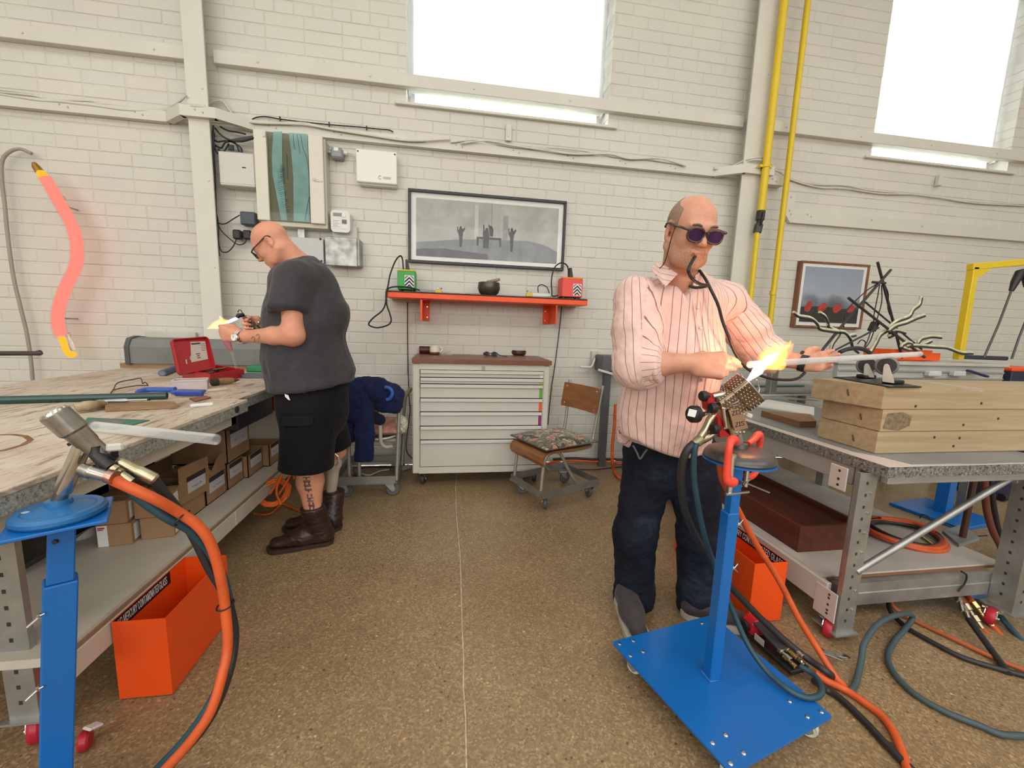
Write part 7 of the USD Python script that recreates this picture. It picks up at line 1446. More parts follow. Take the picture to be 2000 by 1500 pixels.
add_hand(B, np.array((-1.009, 2.49, 1.22)), (-1, -.25, .22), (-.2, -1, .1), (0, .2, 1), ((60, 70, 40), (65, 72, 40), (65, 72, 40), (65, 72, 40)), ((.015, .022, .008), (.045, .036, .022), (.072, .030, .030), (.085, .018, .034)))
kn = np.array((-.754, 2.31, .499)); an = np.array((-.737, 2.3, .204)); kf = np.array((-.677, 2.56, .478))
B.cone(pel + (0, -.09, 0), kn, .10, .068, .04).cone(kn, np.array((-.751, 2.32, .377)), .064, .066, .03).cone(np.array((-.751, 2.32, .377)), an, .066, .042, .03).cone(an, np.array((-.709, 2.321, 0)) + (0, 0, .10), .042, .040, .02)
B.cone(pel + (0, .10, 0), kf, .10, .065, .04)
V, F_ = B.mesh(.0048); V = relax(V, F_, 2)
man = thing('person', 'bald man in dark grey tee, black shorts and brown boots bending over a hand torch', 'person', (-.787, 2.34, 0))
obj('body', (V, F_), SKIN_L, man, smooth=True)
# t-shirt
def cloth_mat(name, col, var=.15, scale=160., rough=.85, bump=.12, soft=6., sheen=.15):
    _mats[name] = usdkit.material(stage, '/World/Looks/' + name, {'g': ('geometry', {}), 'n': ('noise_texture', {'scale': soft, 'detail': 6., 'roughness': .65}), 'r': ('rgb_ramp', {'ramp': [(.3, np.multiply(col, 1 - var)), (.7, np.multiply(col, 1 + var))]}), 'w': ('noise_texture', {'scale': scale, 'detail': 2.}), 'b': ('bump', {'strength': bump, 'distance': .003}), 'p': ('principled_bsdf', {'roughness': rough, 'sheen_weight': sheen, 'sheen_roughness': .5, 'specular_ior_level': .2})},
        [('g.position', 'n.vector'), ('n.fac', 'r.fac'), ('r.color', 'p.base_color'), ('g.position', 'w.vector'), ('w.fac', 'b.height'), ('b.normal', 'p.normal')], surface='p.BSDF'); return _mats[name]
TEE = cloth_mat('tee_grey', (.048, .046, .051), .2)
T = Sculpt(); fd = (-1, 0, 0); sd = (0, 1, 0)
def ring(p, r, y=2.42): return np.array(p), r
cA, cB, cC, cD = (np.array(p) for p in ((-.782, 2.42, 1.446), (-.778, 2.42, 1.253), (-.78, 2.42, 1.055), (-.755, 2.42, .926)))
T.cone(cA, cB, .150, .185, .04, q=1.12, qd=sd).cone(cB, cC, .185, .193, .04, q=1.12, qd=sd).cone(cC, cD, .193, .212, .04, q=1.05, qd=sd, cut=(((-.748, 2.42, .905), (.16, 0, -1)),))
T.cone(np.array((-.751, 2.42, 1.448)), np.array((-.659, 2.42, 1.314)), .12, .10, .05, q=1.3, qd=sd)
T.cone(shn + (.0, .06, .0), shf - (0, .06, 0), .084, .084, .06).cone(ch, nb - (0, 0, .01), .12, .074, .05, cut=((nb + (-.006, 0, .012), nrm((-.42, 0, .8))),))
dn = nrm(eln - shn); sl = np.array((-.792, 2.215, 1.313)); T.cone(shn, sl, .082, .086, .035, cut=((sl, dn + np.array((.02, 0, 0))),))
df_ = nrm(elf - shf); T.cone(shf, shf + (elf - shf) * .6, .08, .082, .035, cut=((shf + (elf - shf) * .6, df_),))
T.cone(np.array((-.639, 2.42, 1.087)), np.array((-.553, 2.42, .996)), .05, .022, .05, q=1.6, qd=sd)
def neck_cut(D, ax):
    X, Y_, Z_ = np.meshgrid(*ax, indexing='ij'); o = nb + np.array((-.010, 0, .012)); n_ = nrm((-.5, 0, .85))
    near = (X - o[0]) * n_[0] + (Z_ - o[2]) * n_[2]
    hm = np.array((-.756, 2.42, .905)); hem = (hm[2] - Z_) + (X - hm[0]) * .12
    return np.maximum(np.maximum(D, near), hem)
V, F_ = T.mesh(.006, neck_cut)
V = folds(V, F_, .008, 6., 2, (1, 1.2, .4)); V = folds(V, F_, .007, 9., 6, (1, 1, .22)); V = folds(V, F_, .003, 17., 4, (1, 1, .6)); V = relax(V, F_, 1)
tee = obj('t_shirt', (V, F_), TEE, man, smooth=True)
obj('collar', MB().tube([nb + np.array((-.012, 0, .010)) + np.array((.85, 0, .5)) * .066 * math.cos(a) + np.array((0, 1, 0)) * .066 * math.sin(a) for a in np.linspace(0, 2 * math.pi, 25)], .009, 8, False), cloth_mat('tee_collar', (.06, .059, .065), .1), tee, smooth=60)
ss = np.array((-.816, 2.15, 1.344)); obj('sleeve_tag', MB().bar(ss, np.array((-.828, 2.15, 1.319)), .006, .003), P('tag_pink', (.5, .3, .3), .7), tee)
# shorts
SHORTS = cloth_mat('shorts_black', (.0055, .0055, .0065), .2, sheen=.04)
T = Sculpt()
T.cone(np.array((-.752, 2.42, .946)), np.array((-.752, 2.42, .764)), .185, .185, .04, q=1.0, qd=sd)
T.cone(np.array((-.74, 2.33, .783)), np.array((-.767, 2.3, .414)), .135, .135, .05, cut=(((-.763, 2.3, .467), (-.04, 0, -1)),))
T.cone(np.array((-.754, 2.52, .759)), np.array((-.697, 2.55, .416)), .13, .128, .04, cut=(((-.674, 2.55, .494), (.25, 0, -1)),))
V, F_ = T.mesh(.006); V = folds(V, F_, .006, 7., 8, (1, 1, .5)); V = relax(V, F_, 1)
sh = obj('shorts', (V, F_), SHORTS, man, smooth=True)
pk = [np.array(p) for p in ((-.831, 2.155, .78), (-.669, 2.155, .788), (-.672, 2.155, .75), (-.727, 2.155, .724), (-.833, 2.155, .735))]
def on_cloth(px, V=V):
    """point of the shorts' surface nearest to the camera side at the same x, z"""
    m = np.hypot(V[:, 0] - px[0], V[:, 2] - px[2]) < .02
    return np.array((px[0], (V[m, 1].min() if m.any() else px[1]), px[2]))
m = MB(); cols = []
xs = np.linspace((-.844, 2.2, .756)[0], (-.686, 2.2, .756)[0], 10); zt_ = (-.765, 2.2, .77)[2]; zb_ = (-.767, 2.2, .723)[2]
G = [[on_cloth((x, 0, z + .01 * (x - xs[0]) / .2)) + (0, -.006, 0) for z in (zt_, (zt_ + zb_) / 2, zb_)] for x in xs]
for i in range(9):
    for j in range(2):
        a, b, c_, d_ = G[i][j], G[i][j + 1], G[i + 1][j + 1], G[i + 1][j]; off = np.array((0, .005, 0))
        m.add([a, b, c_, d_, a + off, b + off, c_ + off, d_ + off], [[0, 1, 2, 3], [7, 6, 5, 4], [0, 4, 5, 1], [3, 2, 6, 7], [0, 3, 7, 4], [1, 5, 6, 2]])
obj('pocket_flap', m, cloth_mat('flap_black', (.008, .008, .009), .2, sheen=.04), sh, smooth=False)
c = on_cloth((-.812, 2.2, .871)); obj('logo', MB().prism(sg.Polygon([(-.012, .018), (.006, .012), (.014, -.016), (.004, -.012), (-.010, .004)]), c + (0, -.006, 0), (1, 0, 0), (0, 0, 1), -.001), PAPER, sh, smooth=False)
# tattoo lettering on the calf: blackletter style strokes standing on the skin surface
m = MB(); bv, bf = V, F_
rr = random.Random(4)
LEG = Sculpt(); LEG.cone(kn, np.array((-.751, 2.32, .377)), .064, .066, .03).cone(np.array((-.751, 2.32, .377)), an, .066, .042, .03); LV, LF = LEG.mesh(.004)
def skin_pt(x, z):
    """front-most surface point of the limb at x, z"""
    dd = np.hypot(LV[:, 0] - x, LV[:, 2] - z); ok = dd < .007
    if not ok.any(): ok = dd < dd.min() + .004
    q = LV[ok][np.argmin(LV[ok][:, 1])]; return np.array((x, q[1] - .0018, z))
# a word runs down the calf: heavy stems, serifs and bars letter by letter
c0_, c1_ = np.array((-.747, 2.27, .425)), np.array((-.725, 2.27, .233))
for L in range(8):
    o_ = c0_ + (c1_ - c0_) * L / 8; hh = (c0_[2] - c1_[2]) / 8 * .86; w_ = .036 - L * .001
    shapes = [[(0, 0), (w_, 0)], [(0, hh * .85), (w_, hh * .85)], [(w_ * .2, 0), (w_ * .2, hh * .85)], [(w_ * .8, hh * .1), (w_ * .8, hh * .75)], [(w_ * .5, 0), (w_ * .5, hh * .5)]]
    for q in ((0, 1, 4), (0, 1, 2, 3), (0, 2, 1), (0, 4), (2, 3), (0, 1, 2, 4), (2, 3, 1), (0, 2, 3))[L]:
        (xa, ya), (xb, yb) = shapes[q]; m.tube([skin_pt(o_[0] - w_ / 2 + xa + (xb - xa) * u, o_[2] - ya - (yb - ya) * u) for u in (0, .5, 1)], .0032 if q > 1 else .0025, 5)
obj('leg_tattoo', m, P('tattoo_ink', (.10, .065, .07), .7), man, smooth=False)
# boots
BOOT = P('boot_leather', (.030, .011, .009), .42, var=.35, vs=14., bump=.15, bs=40., coat=.12); SOLE = P('boot_sole', (.045, .022, .016), .6)
def boot(ank, toe, heel, zt, nm='boot'):
    toe, heel = np.array(toe, float), np.array(heel, float); toe[2] = heel[2] = 0; d = nrm(toe - heel); L = np.linalg.norm(toe - heel); up = np.array((0, 0, 1.)); sv = np.cross(up, d)
    S = Sculpt(); at = lambda f, u, s_=0: heel + d * f * L + up * u + sv * s_
    S.cone(at(.16, .07), np.array((ank[0], ank[1], zt)), .052, .061, .03, cut=(((0, 0, zt), (0, 0, 1)),))
    S.cone(at(.14, .05), at(.45, .055), .044, .048, .03).cone(at(.45, .055), at(.84, .045), .050, .040, .03, q=.72, qd=up).cone(at(.3, .10), at(.6, .065), .042, .036, .04)
    def flat(D, ax): return np.maximum(D, (.022 - ax[2])[None, None, :].astype(np.float32))
    V, F_ = S.mesh(.005, flat); V = folds(V, F_, .003, 22., 3, (1, 1, 1.8)); V = relax(V, F_, 1)
    b_ = obj(nm, (V, F_), BOOT, man, smooth=True)
    pl = sg.LineString([(heel + d * .14 * L)[:2], (heel + d * .5 * L)[:2]]).buffer(.047).union(sg.LineString([(heel + d * .5 * L)[:2], (heel + d * .84 * L)[:2]]).buffer(.052)).buffer(.02).buffer(-.02)
    obj('sole', MB().prism(pl.simplify(.001), (0, 0, .002), (1, 0, 0), (0, 1, 0), .016).prism(pl.buffer(.004).simplify(.001), (0, 0, .016), (1, 0, 0), (0, 1, 0), .010), SOLE, b_, smooth=False)
    return b_
bt = boot((-.738, 2.3, .189), (-.97, 2.261, 0), (-.641, 2.337, 0), .235)
obj('sock', MB().lathe([(.056, 0), (.055, .02), (.050, .040)], np.array((-.738, 2.3, .189)) + (0, 0, .002), (0, 0, 1), 24), cloth_mat('sock_black', (.012, .011, .012)), man)
bt = boot((-.694, 2.57, .159), (-.977, 2.501, 0), (-.632, 2.488, 0), .215)
obj('boot_tab', MB().tube(spline([*[(-.733, 2.5, .135), (-.717, 2.505, .119), (-.696, 2.51, .085)]], 4), .006, 6), P('tab_yellow', (.55, .42, .04), .6), bt, smooth=60)
PROS = P('prosthesis_beige', (.46, .40, .32), .3, coat=.3)
S = Sculpt(); S.cone((-.689, 2.55, .481), (-.691, 2.56, .396), .050, .048, .02).cone((-.691, 2.56, .396), (-.716, 2.57, .149), .040, .027, .02)
pr_ = obj('prosthetic_leg', S.mesh(.005), PROS, man, smooth=True, label='beige prosthetic lower leg')
obj('knee_bolt', MB().sphere((-.691, 2.5, .49), .012, 2).tube(spline([(-.67, 2.5, .484), (-.648, 2.5, .458), (-.643, 2.5, .425), (-.661, 2.5, .4)], 4), .006, 7), CHROME, pr_, smooth=60)
# glasses
m = MB(); GL = P('glasses_dark', (.03, .025, .03), .35)
for q in (-1, 1): m.tube([HL(.105 - .004 * abs(math.cos(a)), q * .033 + .027 * math.cos(a), .006 + .019 * math.sin(a)) for a in np.linspace(0, 2 * math.pi, 19)], .0030, 6, False)
m.tube([HL(.106, -.007, .012), HL(.110, 0, .015), HL(.106, .007, .012)], .0028, 6)
for q in (-1, 1): m.tube(spline([HL(.102, q * .060, .014), HL(.085, q * .074, .018), HL(.03, q * .079, .024), HL(-.015, q * .083, .028), HL(-.03, q * .083, .012)], 4), .0032, 6)
gl = obj('glasses', m, GL, man, smooth=60)
for q in (-1, 1): obj('lens', MB().lathe([(0, 0), (.024, 0)], HL(.104, q * .033, .006), AL[0], 18), pane_mat('clear_lens', (.93, .93, .93), 1.5) if 'clear_lens' not in _mats else _mats['clear_lens'], gl)
for q in (-1, 1): obj('eye', MB().sphere(HL(.0755, q * .0305, .0115), .0115, 2), P('eye_white', (.7, .66, .62), .25), man)
# watch
wc_ = np.array((-1.038, 2.27, 1.169)); wd = nrm(wrn - hdn); a_, b_, _ = frame(wd)
w = obj('wrist_watch', MB().lathe([(.0335, -.012), (.0355, -.012), (.0355, .012), (.0335, .012)], wc_ - wd * 0, wd, 26), P('strap_pale', (.55, .53, .48), .4), man)
cam_d = nrm(np.array((0, 0, 1.27)) - wc_); fd_ = nrm(cam_d - wd * (cam_d @ wd))
obj('watch_case', MB().lathe([(0, .010), (.017, .010), (.021, .006), (.022, 0), (.021, -.004)], wc_ + fd_ * .033, fd_, 26), STEEL, w)
obj('watch_dial', MB().lathe([(0, 0), (.0165, 0)], wc_ + fd_ * .0434, fd_, 24), PAPER, w)
for v_, l_ in ((a_, .009), (b_, .012)): obj('watch_hand', MB().bar(wc_ + fd_ * .0440, wc_ + fd_ * .0440 + nrm(v_ - fd_ * (v_ @ fd_)) * l_, .0015, .001), INK, w)
# arm tattoos
ARM = Sculpt(); ARM.cone(eln, eln + (wrn - eln) * .4, .052, .045, .03).cone(eln + (wrn - eln) * .4, wrn, .045, .029, .02).cone(shn, eln, .054, .050, .03); LV, LF = ARM.mesh(.004)
m = MB()
for pth in ([(-.938, 2.2, 1.182), (-.926, 2.2, 1.192), (-.92, 2.2, 1.177), (-.93, 2.2, 1.165), (-.919, 2.2, 1.157)], [(-.966, 2.22, 1.168), (-.952, 2.22, 1.178), (-.948, 2.22, 1.161), (-.96, 2.22, 1.15)], [(-.817, 2.16, 1.305), (-.805, 2.16, 1.315), (-.796, 2.16, 1.301), (-.808, 2.16, 1.291)]): m.tube(spline([skin_pt(p[0], p[2]) for p in pth], 4), .0016, 5)
obj('arm_tattoo', m, P('tattoo_faded', (.30, .17, .12), .6), man, smooth=False)

# ---------------------------------------------------------------- hand torch, flame and glass held by the bald man
FL_CORE = emit('flame_core', (.80, .86, 1.), 4.5, 1.6); FL_YEL = emit('flame_yellow', (1., .40, .03), 1.7, 1.3); FL_OR = emit('flame_orange', (1., .17, .008), 1.5, 1.0)
t = thing('hand_torch', 'small hand torch with a twin-tube stem in the bald man\'s far hand', 'torch', (-1.066, 2.45, 1.258))
p0, p1, p2 = (np.array(q) for q in ((-1.039, 2.46, 1.217), (-1.093, 2.42, 1.278), (-1.109, 2.4, 1.277)))
obj('handle', MB().tube([p0 + (p0 - p1) * .1, p0 - (p0 - p1) * .15], .014, 12), OLDBR, t, smooth=40)
for o_ in ((0, 0, .008), (0, 0, -.012)): obj('stem_tube', MB().tube([p0 + np.array(o_), (p0 + p1) / 2 + np.array(o_) * 1.2, p1 + np.array(o_) * .6], .0045, 8), CHD, t, smooth=60)
for f in (.35, .62): q = p0 + (p1 - p0) * f; obj('clamp_ring', MB().cyl(q - (p1 - p0) * .05, q + (p1 - p0) * .05, .014, n=12), CHD, t)
obj('tip', MB().tube([p1 + (.006, 0, .006), p2 + (.004, 0, .002), np.array((-1.112, 2.4, 1.269))], [.010, .012, .009], 10), BLACK, t, smooth=40)
obj('hook', MB().tube(spline([(-1.09, 2.42, 1.287), (-1.101, 2.42, 1.308), (-1.111, 2.42, 1.307), (-1.115, 2.42, 1.296)], 4), .0022, 6), BLACK, t, smooth=60)
obj('valve_knob', MB().sphere(np.array((-1.026, 2.45, 1.245)), .011, 2).sphere(np.array((-1.054, 2.44, 1.211)), .010, 2), OLDBR, t)
def flame(name, label, layers):
    t = thing(name, label, 'flame', layers[0][1][0])
    for nm, pts, rs, m in layers:
        n = 6; s = spline(pts, n); r = np.interp(np.linspace(0, len(rs) - 1, len(s)), range(len(rs)), rs)
        obj(nm, MB().tube(s, np.maximum(r, .0008), 18), m, t, smooth=60)
flame('flame', 'flame blowing left from the hand torch over the red case', (
    ('core', [(-1.112, 2.4, 1.266), (-1.145, 2.4, 1.249), (-1.176, 2.4, 1.235)], [.008, .009, .004], FL_CORE),
    ('yellow_flame', [(-1.145, 2.4, 1.249), (-1.181, 2.4, 1.234), (-1.216, 2.4, 1.222), (-1.244, 2.4, 1.211)], [.006, .017, .014, .003], FL_YEL),
    ('orange_flame', [(-1.158, 2.4, 1.251), (-1.186, 2.4, 1.24), (-1.221, 2.4, 1.222), (-1.259, 2.4, 1.205)], [.006, .022, .020, .002], FL_OR),
    ('lick', [(-1.175, 2.4, 1.245), (-1.189, 2.4, 1.261), (-1.198, 2.4, 1.274)], [.010, .009, .001], FL_OR)))
PINKG = usdkit.material(stage, '/World/Looks/pink_glass', {'t': ('transparent_bsdf', {'color': (.95, .75, .78)}), 'd': ('principled_bsdf', {'base_color': (.62, .20, .22), 'roughness': .1}), 'm': ('mix_closure', {'fac': .45})}, [('t.BSDF', 'm.closure1'), ('d.BSDF', 'm.closure2')], surface='m.closure')
t = thing('glass_funnel', 'pinkish glass funnel with a long clear stem held over the red case', 'glass', (-1.086, 2.3, 1))
a, b, c_ = (np.array(q) for q in ((-1.12, 2.29, 1.153), (-1.097, 2.29, 1.096), (-1.078, 2.29, 1.007)))
obj('cup', MB().lathe([(.018, 0), (.017, .02), (.011, .05), (.0055, np.linalg.norm(b - a))], a, b - a, 20), PINKG, t, smooth=40)
obj('stem', MB().tube([b, (b + c_) / 2, c_], [.0055, .0045, .0055], 10), ROD, t, smooth=60)
obj('hot_tip', MB().tube([(-1.119, 2.31, 1.215), (-1.125, 2.32, 1.231), (-1.132, 2.33, 1.246)], [.008, .007, .004], 10), FL_YEL, t, smooth=60)

# ---------------------------------------------------------------- navy hooded top draped over the armchair
NAVY = cloth_mat('hoodie_navy', (.010, .016, .058), .25, sheen=.05)
S = Sculpt()
for a, b, ra, rb, q in (((-.709, 2.94, .793), (-.495, 2.95, .812), .07, .07, .55), ((-.644, 2.92, .768), (-.609, 2.9, .62), .075, .06, .5), ((-.488, 2.93, .782), (-.394, 2.95, .746), .075, .085, .7), ((-.441, 2.93, .695), (-.365, 2.94, .674), .05, .035, .6), ((-.727, 2.95, .69), (-.716, 2.94, .471), .07, .065, .4)):
    S.cone(a, b, ra, rb, .03, q=q, qd=(0, 1, 0))
V, F_ = S.mesh(.006); V = folds(V, F_, .012, 9., 5); V = folds(V, F_, .005, 22., 6); V = relax(V, F_, 1)
t = thing('hooded_top', 'navy blue hooded top draped over the armchair, one sleeve hanging down', 'clothing', (-.5, 2.94, .72))
obj('body', (V, F_), NAVY, t, smooth=True)
S = Sculpt(); S.cone((-.566, 2.9, .736), (-.564, 2.885, .485), .055, .058, .02, q=.5, qd=(0, 1, 0)).cone((-.564, 2.885, .485), (-.577, 2.885, .3), .058, .062, .02, q=.45, qd=(0, 1, 0), cut=(((-.577, 2.885, .303), (0, 0, -1)),))
V, F_ = S.mesh(.005); V = folds(V, F_, .007, 14., 7, (1, 1, .5)); V = relax(V, F_, 1); obj('sleeve', (V, F_), NAVY, t, smooth=True)
obj('hood_lining', MB().tube(spline([(-.424, 2.87, .828), (-.388, 2.86, .819), (-.375, 2.86, .787), (-.39, 2.865, .751), (-.414, 2.87, .739)], 5), .013, 8), P('lining_blue', (.03, .10, .38), .6), t, smooth=60)
S = Sculpt(); S.cone((-.517, 2.92, .605), (-.468, 2.92, .586), .045, .04, .02, q=.5, qd=(0, 1, 0)); obj('cuff', S.mesh(.006), cloth_mat('hoodie_dark', (.006, .008, .025)), t, smooth=True)

# ---------------------------------------------------------------- blue cart with the crossfire burner (right)
PZ0 = .085
corn = [np.array(q) for q in ((.632, 1.325, .088), (1.116, 1.417, .088), (1.21, .949, .088), (.773, .835, .088))]
t = thing('torch_cart', 'bright blue torch cart, its square post on a flat plate with white castors', 'cart', (.92, 1.134, 0))
pl = sg.Polygon([c[:2] for c in corn]).buffer(-.012).buffer(.012)
obj('base_plate', MB().prism(pl, (0, 0, .080), (1, 0, 0), (0, 1, 0), .008), BLUEP, t, smooth=False)
ctr = np.mean(corn, 0)
for c in corn:
    d = ctr - c; d[2] = 0; ex = nrm(d); ey = np.array((-ex[1], ex[0], 0))
    k = c + ex * .075; cs = castor(t, k[0], k[1], .028, .026, 40 + 90 * len(_used), .080, P('castor_white', (.62, .60, .54), .4))
    for u, v in ((.035, 0), (.105, .03), (.105, -.03), (.07, .045)) if False else ((.03, 0), (.075, .04), (.075, -.04), (.115, 0)): obj('bolt', MB().lathe([(.007, 0), (.007, .002), (.004, .004), (0, .004)], c + ex * u + ey * v, (0, 0, 1), 10), STEEL, t)
PX, PY_ = .918, 1.134; e = nrm(corn[1] - corn[0]); Rp = rotm((0, 0, 1), math.degrees(math.atan2(e[1], e[0])) - 8)
obj('lower_post', MB().box((PX, PY_, .39), (.041, .041, .61), Rp, .003), BLUEP, t)
obj('upper_post', MB().box((PX + .004, PY_, .78), (.033, .033, .19), Rp, .003), BLUEP, t)
obj('weld_bead', MB().tube([np.array((PX, PY_, .090)) + Rp @ np.array((x, y, 0)) for x, y in ((-.022, .022), (-.022, -.022), (.022, -.022), (.022, .022))], .005, 8), P('weld_blue', (.03, .16, .45), .4), t)
obj('pin_hole', MB().cyl((PX + .008, PY_ - .0195, .80), (PX + .008, PY_ - .015, .80), .006, n=10), INK, t)
for z in (.655, .50):
    c = np.array((PX + .027, PY_ - .012, z)); b = obj('wing_bolt', MB().cyl(c - (.03, 0, 0), c, .006, n=10), STEEL, t); obj('wing', MB().bar(c, c + (.012, 0, .016), .009, .004, b=.001).bar(c, c + (.014, 0, -.014), .009, .004, b=.001), STEEL, b)
obj('top_plate', MB().lathe([(0, 0), (.108, 0), (.108, .005), (0, .005)], (PX + .01, PY_, .868), (0, 0, 1), 40), BLUEP, t)
t = thing('burner', 'large crossfire bench burner with black knobs on a grey domed base', 'burner', (PX + .01, PY_, .873))
o = np.array((PX + .01, PY_, .873)); BY = 1.13
GUN = P('gunmetal', (.105, .10, .10), .35, .6, .25, 12.)
obj('domed_base', MB().lathe([(0, 0), (.104, 0), (.1065, .006), (.104, .014), (.095, .026), (.078, .033), (.05, .036), (.022, .037), (.020, .050), (.012, .052), (0, .052)], o, (0, 0, 1), 44), GUN, t, smooth=35)
obj('stem', MB().cyl(o + (0, 0, .05), np.array((.908, 1.13, .968)), .009, n=12), STEEL, t)
ax = nrm(np.subtract((.927, 1.13, 1.129), (.849, 1.16, 1.045))); hd0 = np.array((.859, 1.13, 1.051)); hd1 = np.array((.928, 1.13, 1.119))
up = nrm(np.cross((0, 1, 0), ax)) ; up = up if up[2] > 0 else -up; sd_ = np.cross(ax, up)
HEAD = metal('burnished_head', (.20, .145, .10), .22, .35, 20.)
def shell(w, h, r_, L0, L1, o_, th=.0028):
    # rounded rectangular sleeve around the flame ports, open towards the flame
    g = sg.box(-w + r_, -h + r_, w - r_, h - r_).buffer(r_); g = g.difference(g.buffer(-th)); e2_ = np.cross(ax, sd_)
    return obj('shell', MB().prism(g, o_ + ax * L0, sd_, e2_, L1 - L0), HEAD, t, smooth=False)
hc = hd0 - up * .004
s1 = shell(.030, .043, .016, -.012, .056, hc)
s2 = shell(.037, .050, .018, .036, .086, hc)
obj('rim', MB().tube([hc + ax * .086 + sd_ * .037 * math.copysign(abs(math.cos(a)) ** .45, math.cos(a)) + up * .050 * math.copysign(abs(math.sin(a)) ** .45, math.sin(a)) for a in np.linspace(0, 2 * math.pi, 41)], .0020, 6, False), STEEL, s2, smooth=60)
obj('burner_core', MB().lathe([(0, 0), (.022, 0), (.026, .02), (.026, .082), (.022, .086), (.012, .082), (0, .082)], hd0 - ax * .02 + up * .004, ax, 22), P('core_dark', (.05, .045, .04), .4, .6), t)
m = MB()
for sh_, w_, h_, n0, n1, base in ((0, .0305, .036, 0, 6, -.006), (1, .0375, .042, 0, 4, .042)):
    for i in range(n0, n1):
        for j in range(7):
            for sg_ in (-1, 1):
                m.sphere(hc + ax * (base + .0095 * i + (.0048 if j % 2 else 0)) + sd_ * sg_ * w_ + up * h_ * (j - 3) / 3.4, .0023, 1)
                if j < 5: m.sphere(hc + ax * (base + .0095 * i + (.0048 if j % 2 else 0)) + up * sg_ * (h_ + .0072) + sd_ * w_ * (j - 2) / 2.9, .0023, 1)
obj('stud', m, P('stud_steel', (.7, .66, .6), .25, 1.), s1, kind='stuff')
obj('wire_clip', MB().tube([(.874, 1.1, 1.151), (.886, 1.1, 1.128), (.894, 1.1, 1.104), (.884, 1.095, 1.081), (.865, 1.09, 1.067), (.844, 1.09, 1.059), (.823, 1.09, 1.073)], .0022, 6).tube([(.947, 1.12, 1.131), (.96, 1.12, 1.102), (.954, 1.115, 1.086), (.932, 1.11, 1.071), (.891, 1.1, 1.057), (.849, 1.09, 1.054)], .0022, 6), STEEL, t, smooth=60)
RED3 = P('burner_red', (.42, .012, .012), .4)
obj('red_frame', MB().prism([(p[0], p[2]) for p in [(.786, 1.13, 1.075), (.807, 1.13, 1.086), (.814, 1.13, 1.043), (.856, 1.13, .985), (.854, 1.13, .972), (.881, 1.13, .952), (.844, 1.13, .947), (.836, 1.13, .972), (.828, 1.13, 1.01), (.792, 1.13, 1.036)]], (0, BY + .02, 0), (1, 0, 0), (0, 0, 1), .03), RED3, t, smooth=False)
obj('body_block', MB().bar((.838, 1.13, 1.075), (.895, 1.13, .955), .040, .034, b=.004).bar((.816, 1.13, 1.07), (.867, 1.13, 1.083), .03, .03, b=.004), OLDBR, t)
obj('side_bar', MB().cyl((.838, 1.11, 1.039), (.852, 1.11, .982), .006, n=10), STEEL, t)
tg0, tg1, tg2, tg3 = (np.array(q) for q in ((.845, 1.1, 1.039), (.887, 1.1, 1.046), (.918, 1.1, .983), (.873, 1.1, .975)))
tx = nrm(tg1 - tg0); tn = nrm(np.cross(tg1 - tg0, tg0 - tg3)); tn = tn if tn[1] < 0 else -tn; ty = nrm(np.cross(tn, tx))
tg = obj('tag_plate', MB().prism([((p - tg0) @ tx, (p - tg0) @ ty) for p in (tg0, tg1, tg2, tg3)], tg0, tx, ty, .003), metal('tag_copper', (.70, .48, .36), .32, .08), t, smooth=False)
for k, f in enumerate((.60, .04)):
    m = MB(); lo_ = tg3 + (tg0 - tg3) * (f + .12) + tx * .004 + tn * .0034; text(m, 'ZIS', lo_, nrm(tx + ty * .05), ty, .014, .0006); obj('lettering', m, INK, tg, smooth=False)
for k in range(3): obj('jet_screw', MB().sphere(np.array((.889, 1.11, .967)) + np.array((k * .0125, 0, .0002 * k)), .0045, 2), STEEL, t)
def knob(c, d, r, nm='valve_knob', lab=False):
    c = np.array(c); d = nrm(d); kb = obj(nm, MB().lathe([(0, 0), (r * .8, 0), (r, r * .25), (r, r * .95), (r * .8, r * 1.15), (r * .35, r * 1.25), (r * .3, r * 1.9), (0, r * 1.9)], c, d, 22), BLACK, t)
    return kb
knob((.757, 1.11, 1.08), (1, .1, .02), .016); knob((.784, 1.1, 1.045), (1, .1, .03), .016); knob((.805, 1.11, .978), (1, .1, .02), .0165)
kb = knob((.72, 1.1, 1.027), (1, .15, -.05), .026); c = np.array((.708, 1.072, 1.036)); obj('knob_label', MB().box(c, (.026, .002, .022), rotm((0, 1, 0), 12), .001), PAPER, kb)
for a_, b_ in (((.803, 1.12, 1.078), (.85, 1.12, 1.088)), ((.827, 1.11, 1.043), (.862, 1.11, 1.045)), ((.849, 1.12, .978), (.884, 1.12, .984)), ((.771, 1.11, 1.024), (.808, 1.12, 1.032))): obj('valve_stem', MB().cyl(a_, b_, .0065, n=12), STEEL, t)
obj('thumb_screw', MB().box(np.array((.931, 1.12, 1.019)), (.022, .018, .014), rotm((0, 1, 0), 20), .003).cyl((.908, 1.13, 1.025), (.926, 1.12, 1.02), .005, n=8), P('screw_white', (.68, .66, .6), .4), t)
obj('hose_fitting', MB().tube([*[(.823, 1.13, 1.025), (.808, 1.13, 1.002), (.797, 1.13, .973), (.78, 1.13, .94)]], [.010, .012, .011, .013], 12).tube([*[(.833, 1.13, .966), (.81, 1.13, .949), (.78, 1.13, .933)]], [.011, .013, .013], 12), OLDBR, t, smooth=40)
obj('hose_end', MB().tube([*[(.783, 1.125, .945), (.77, 1.125, .933), (.757, 1.125, .927)]], [.015, .016, .011], 12), P('fitting_dull', (.33, .30, .19), .4, .6), t, smooth=40)
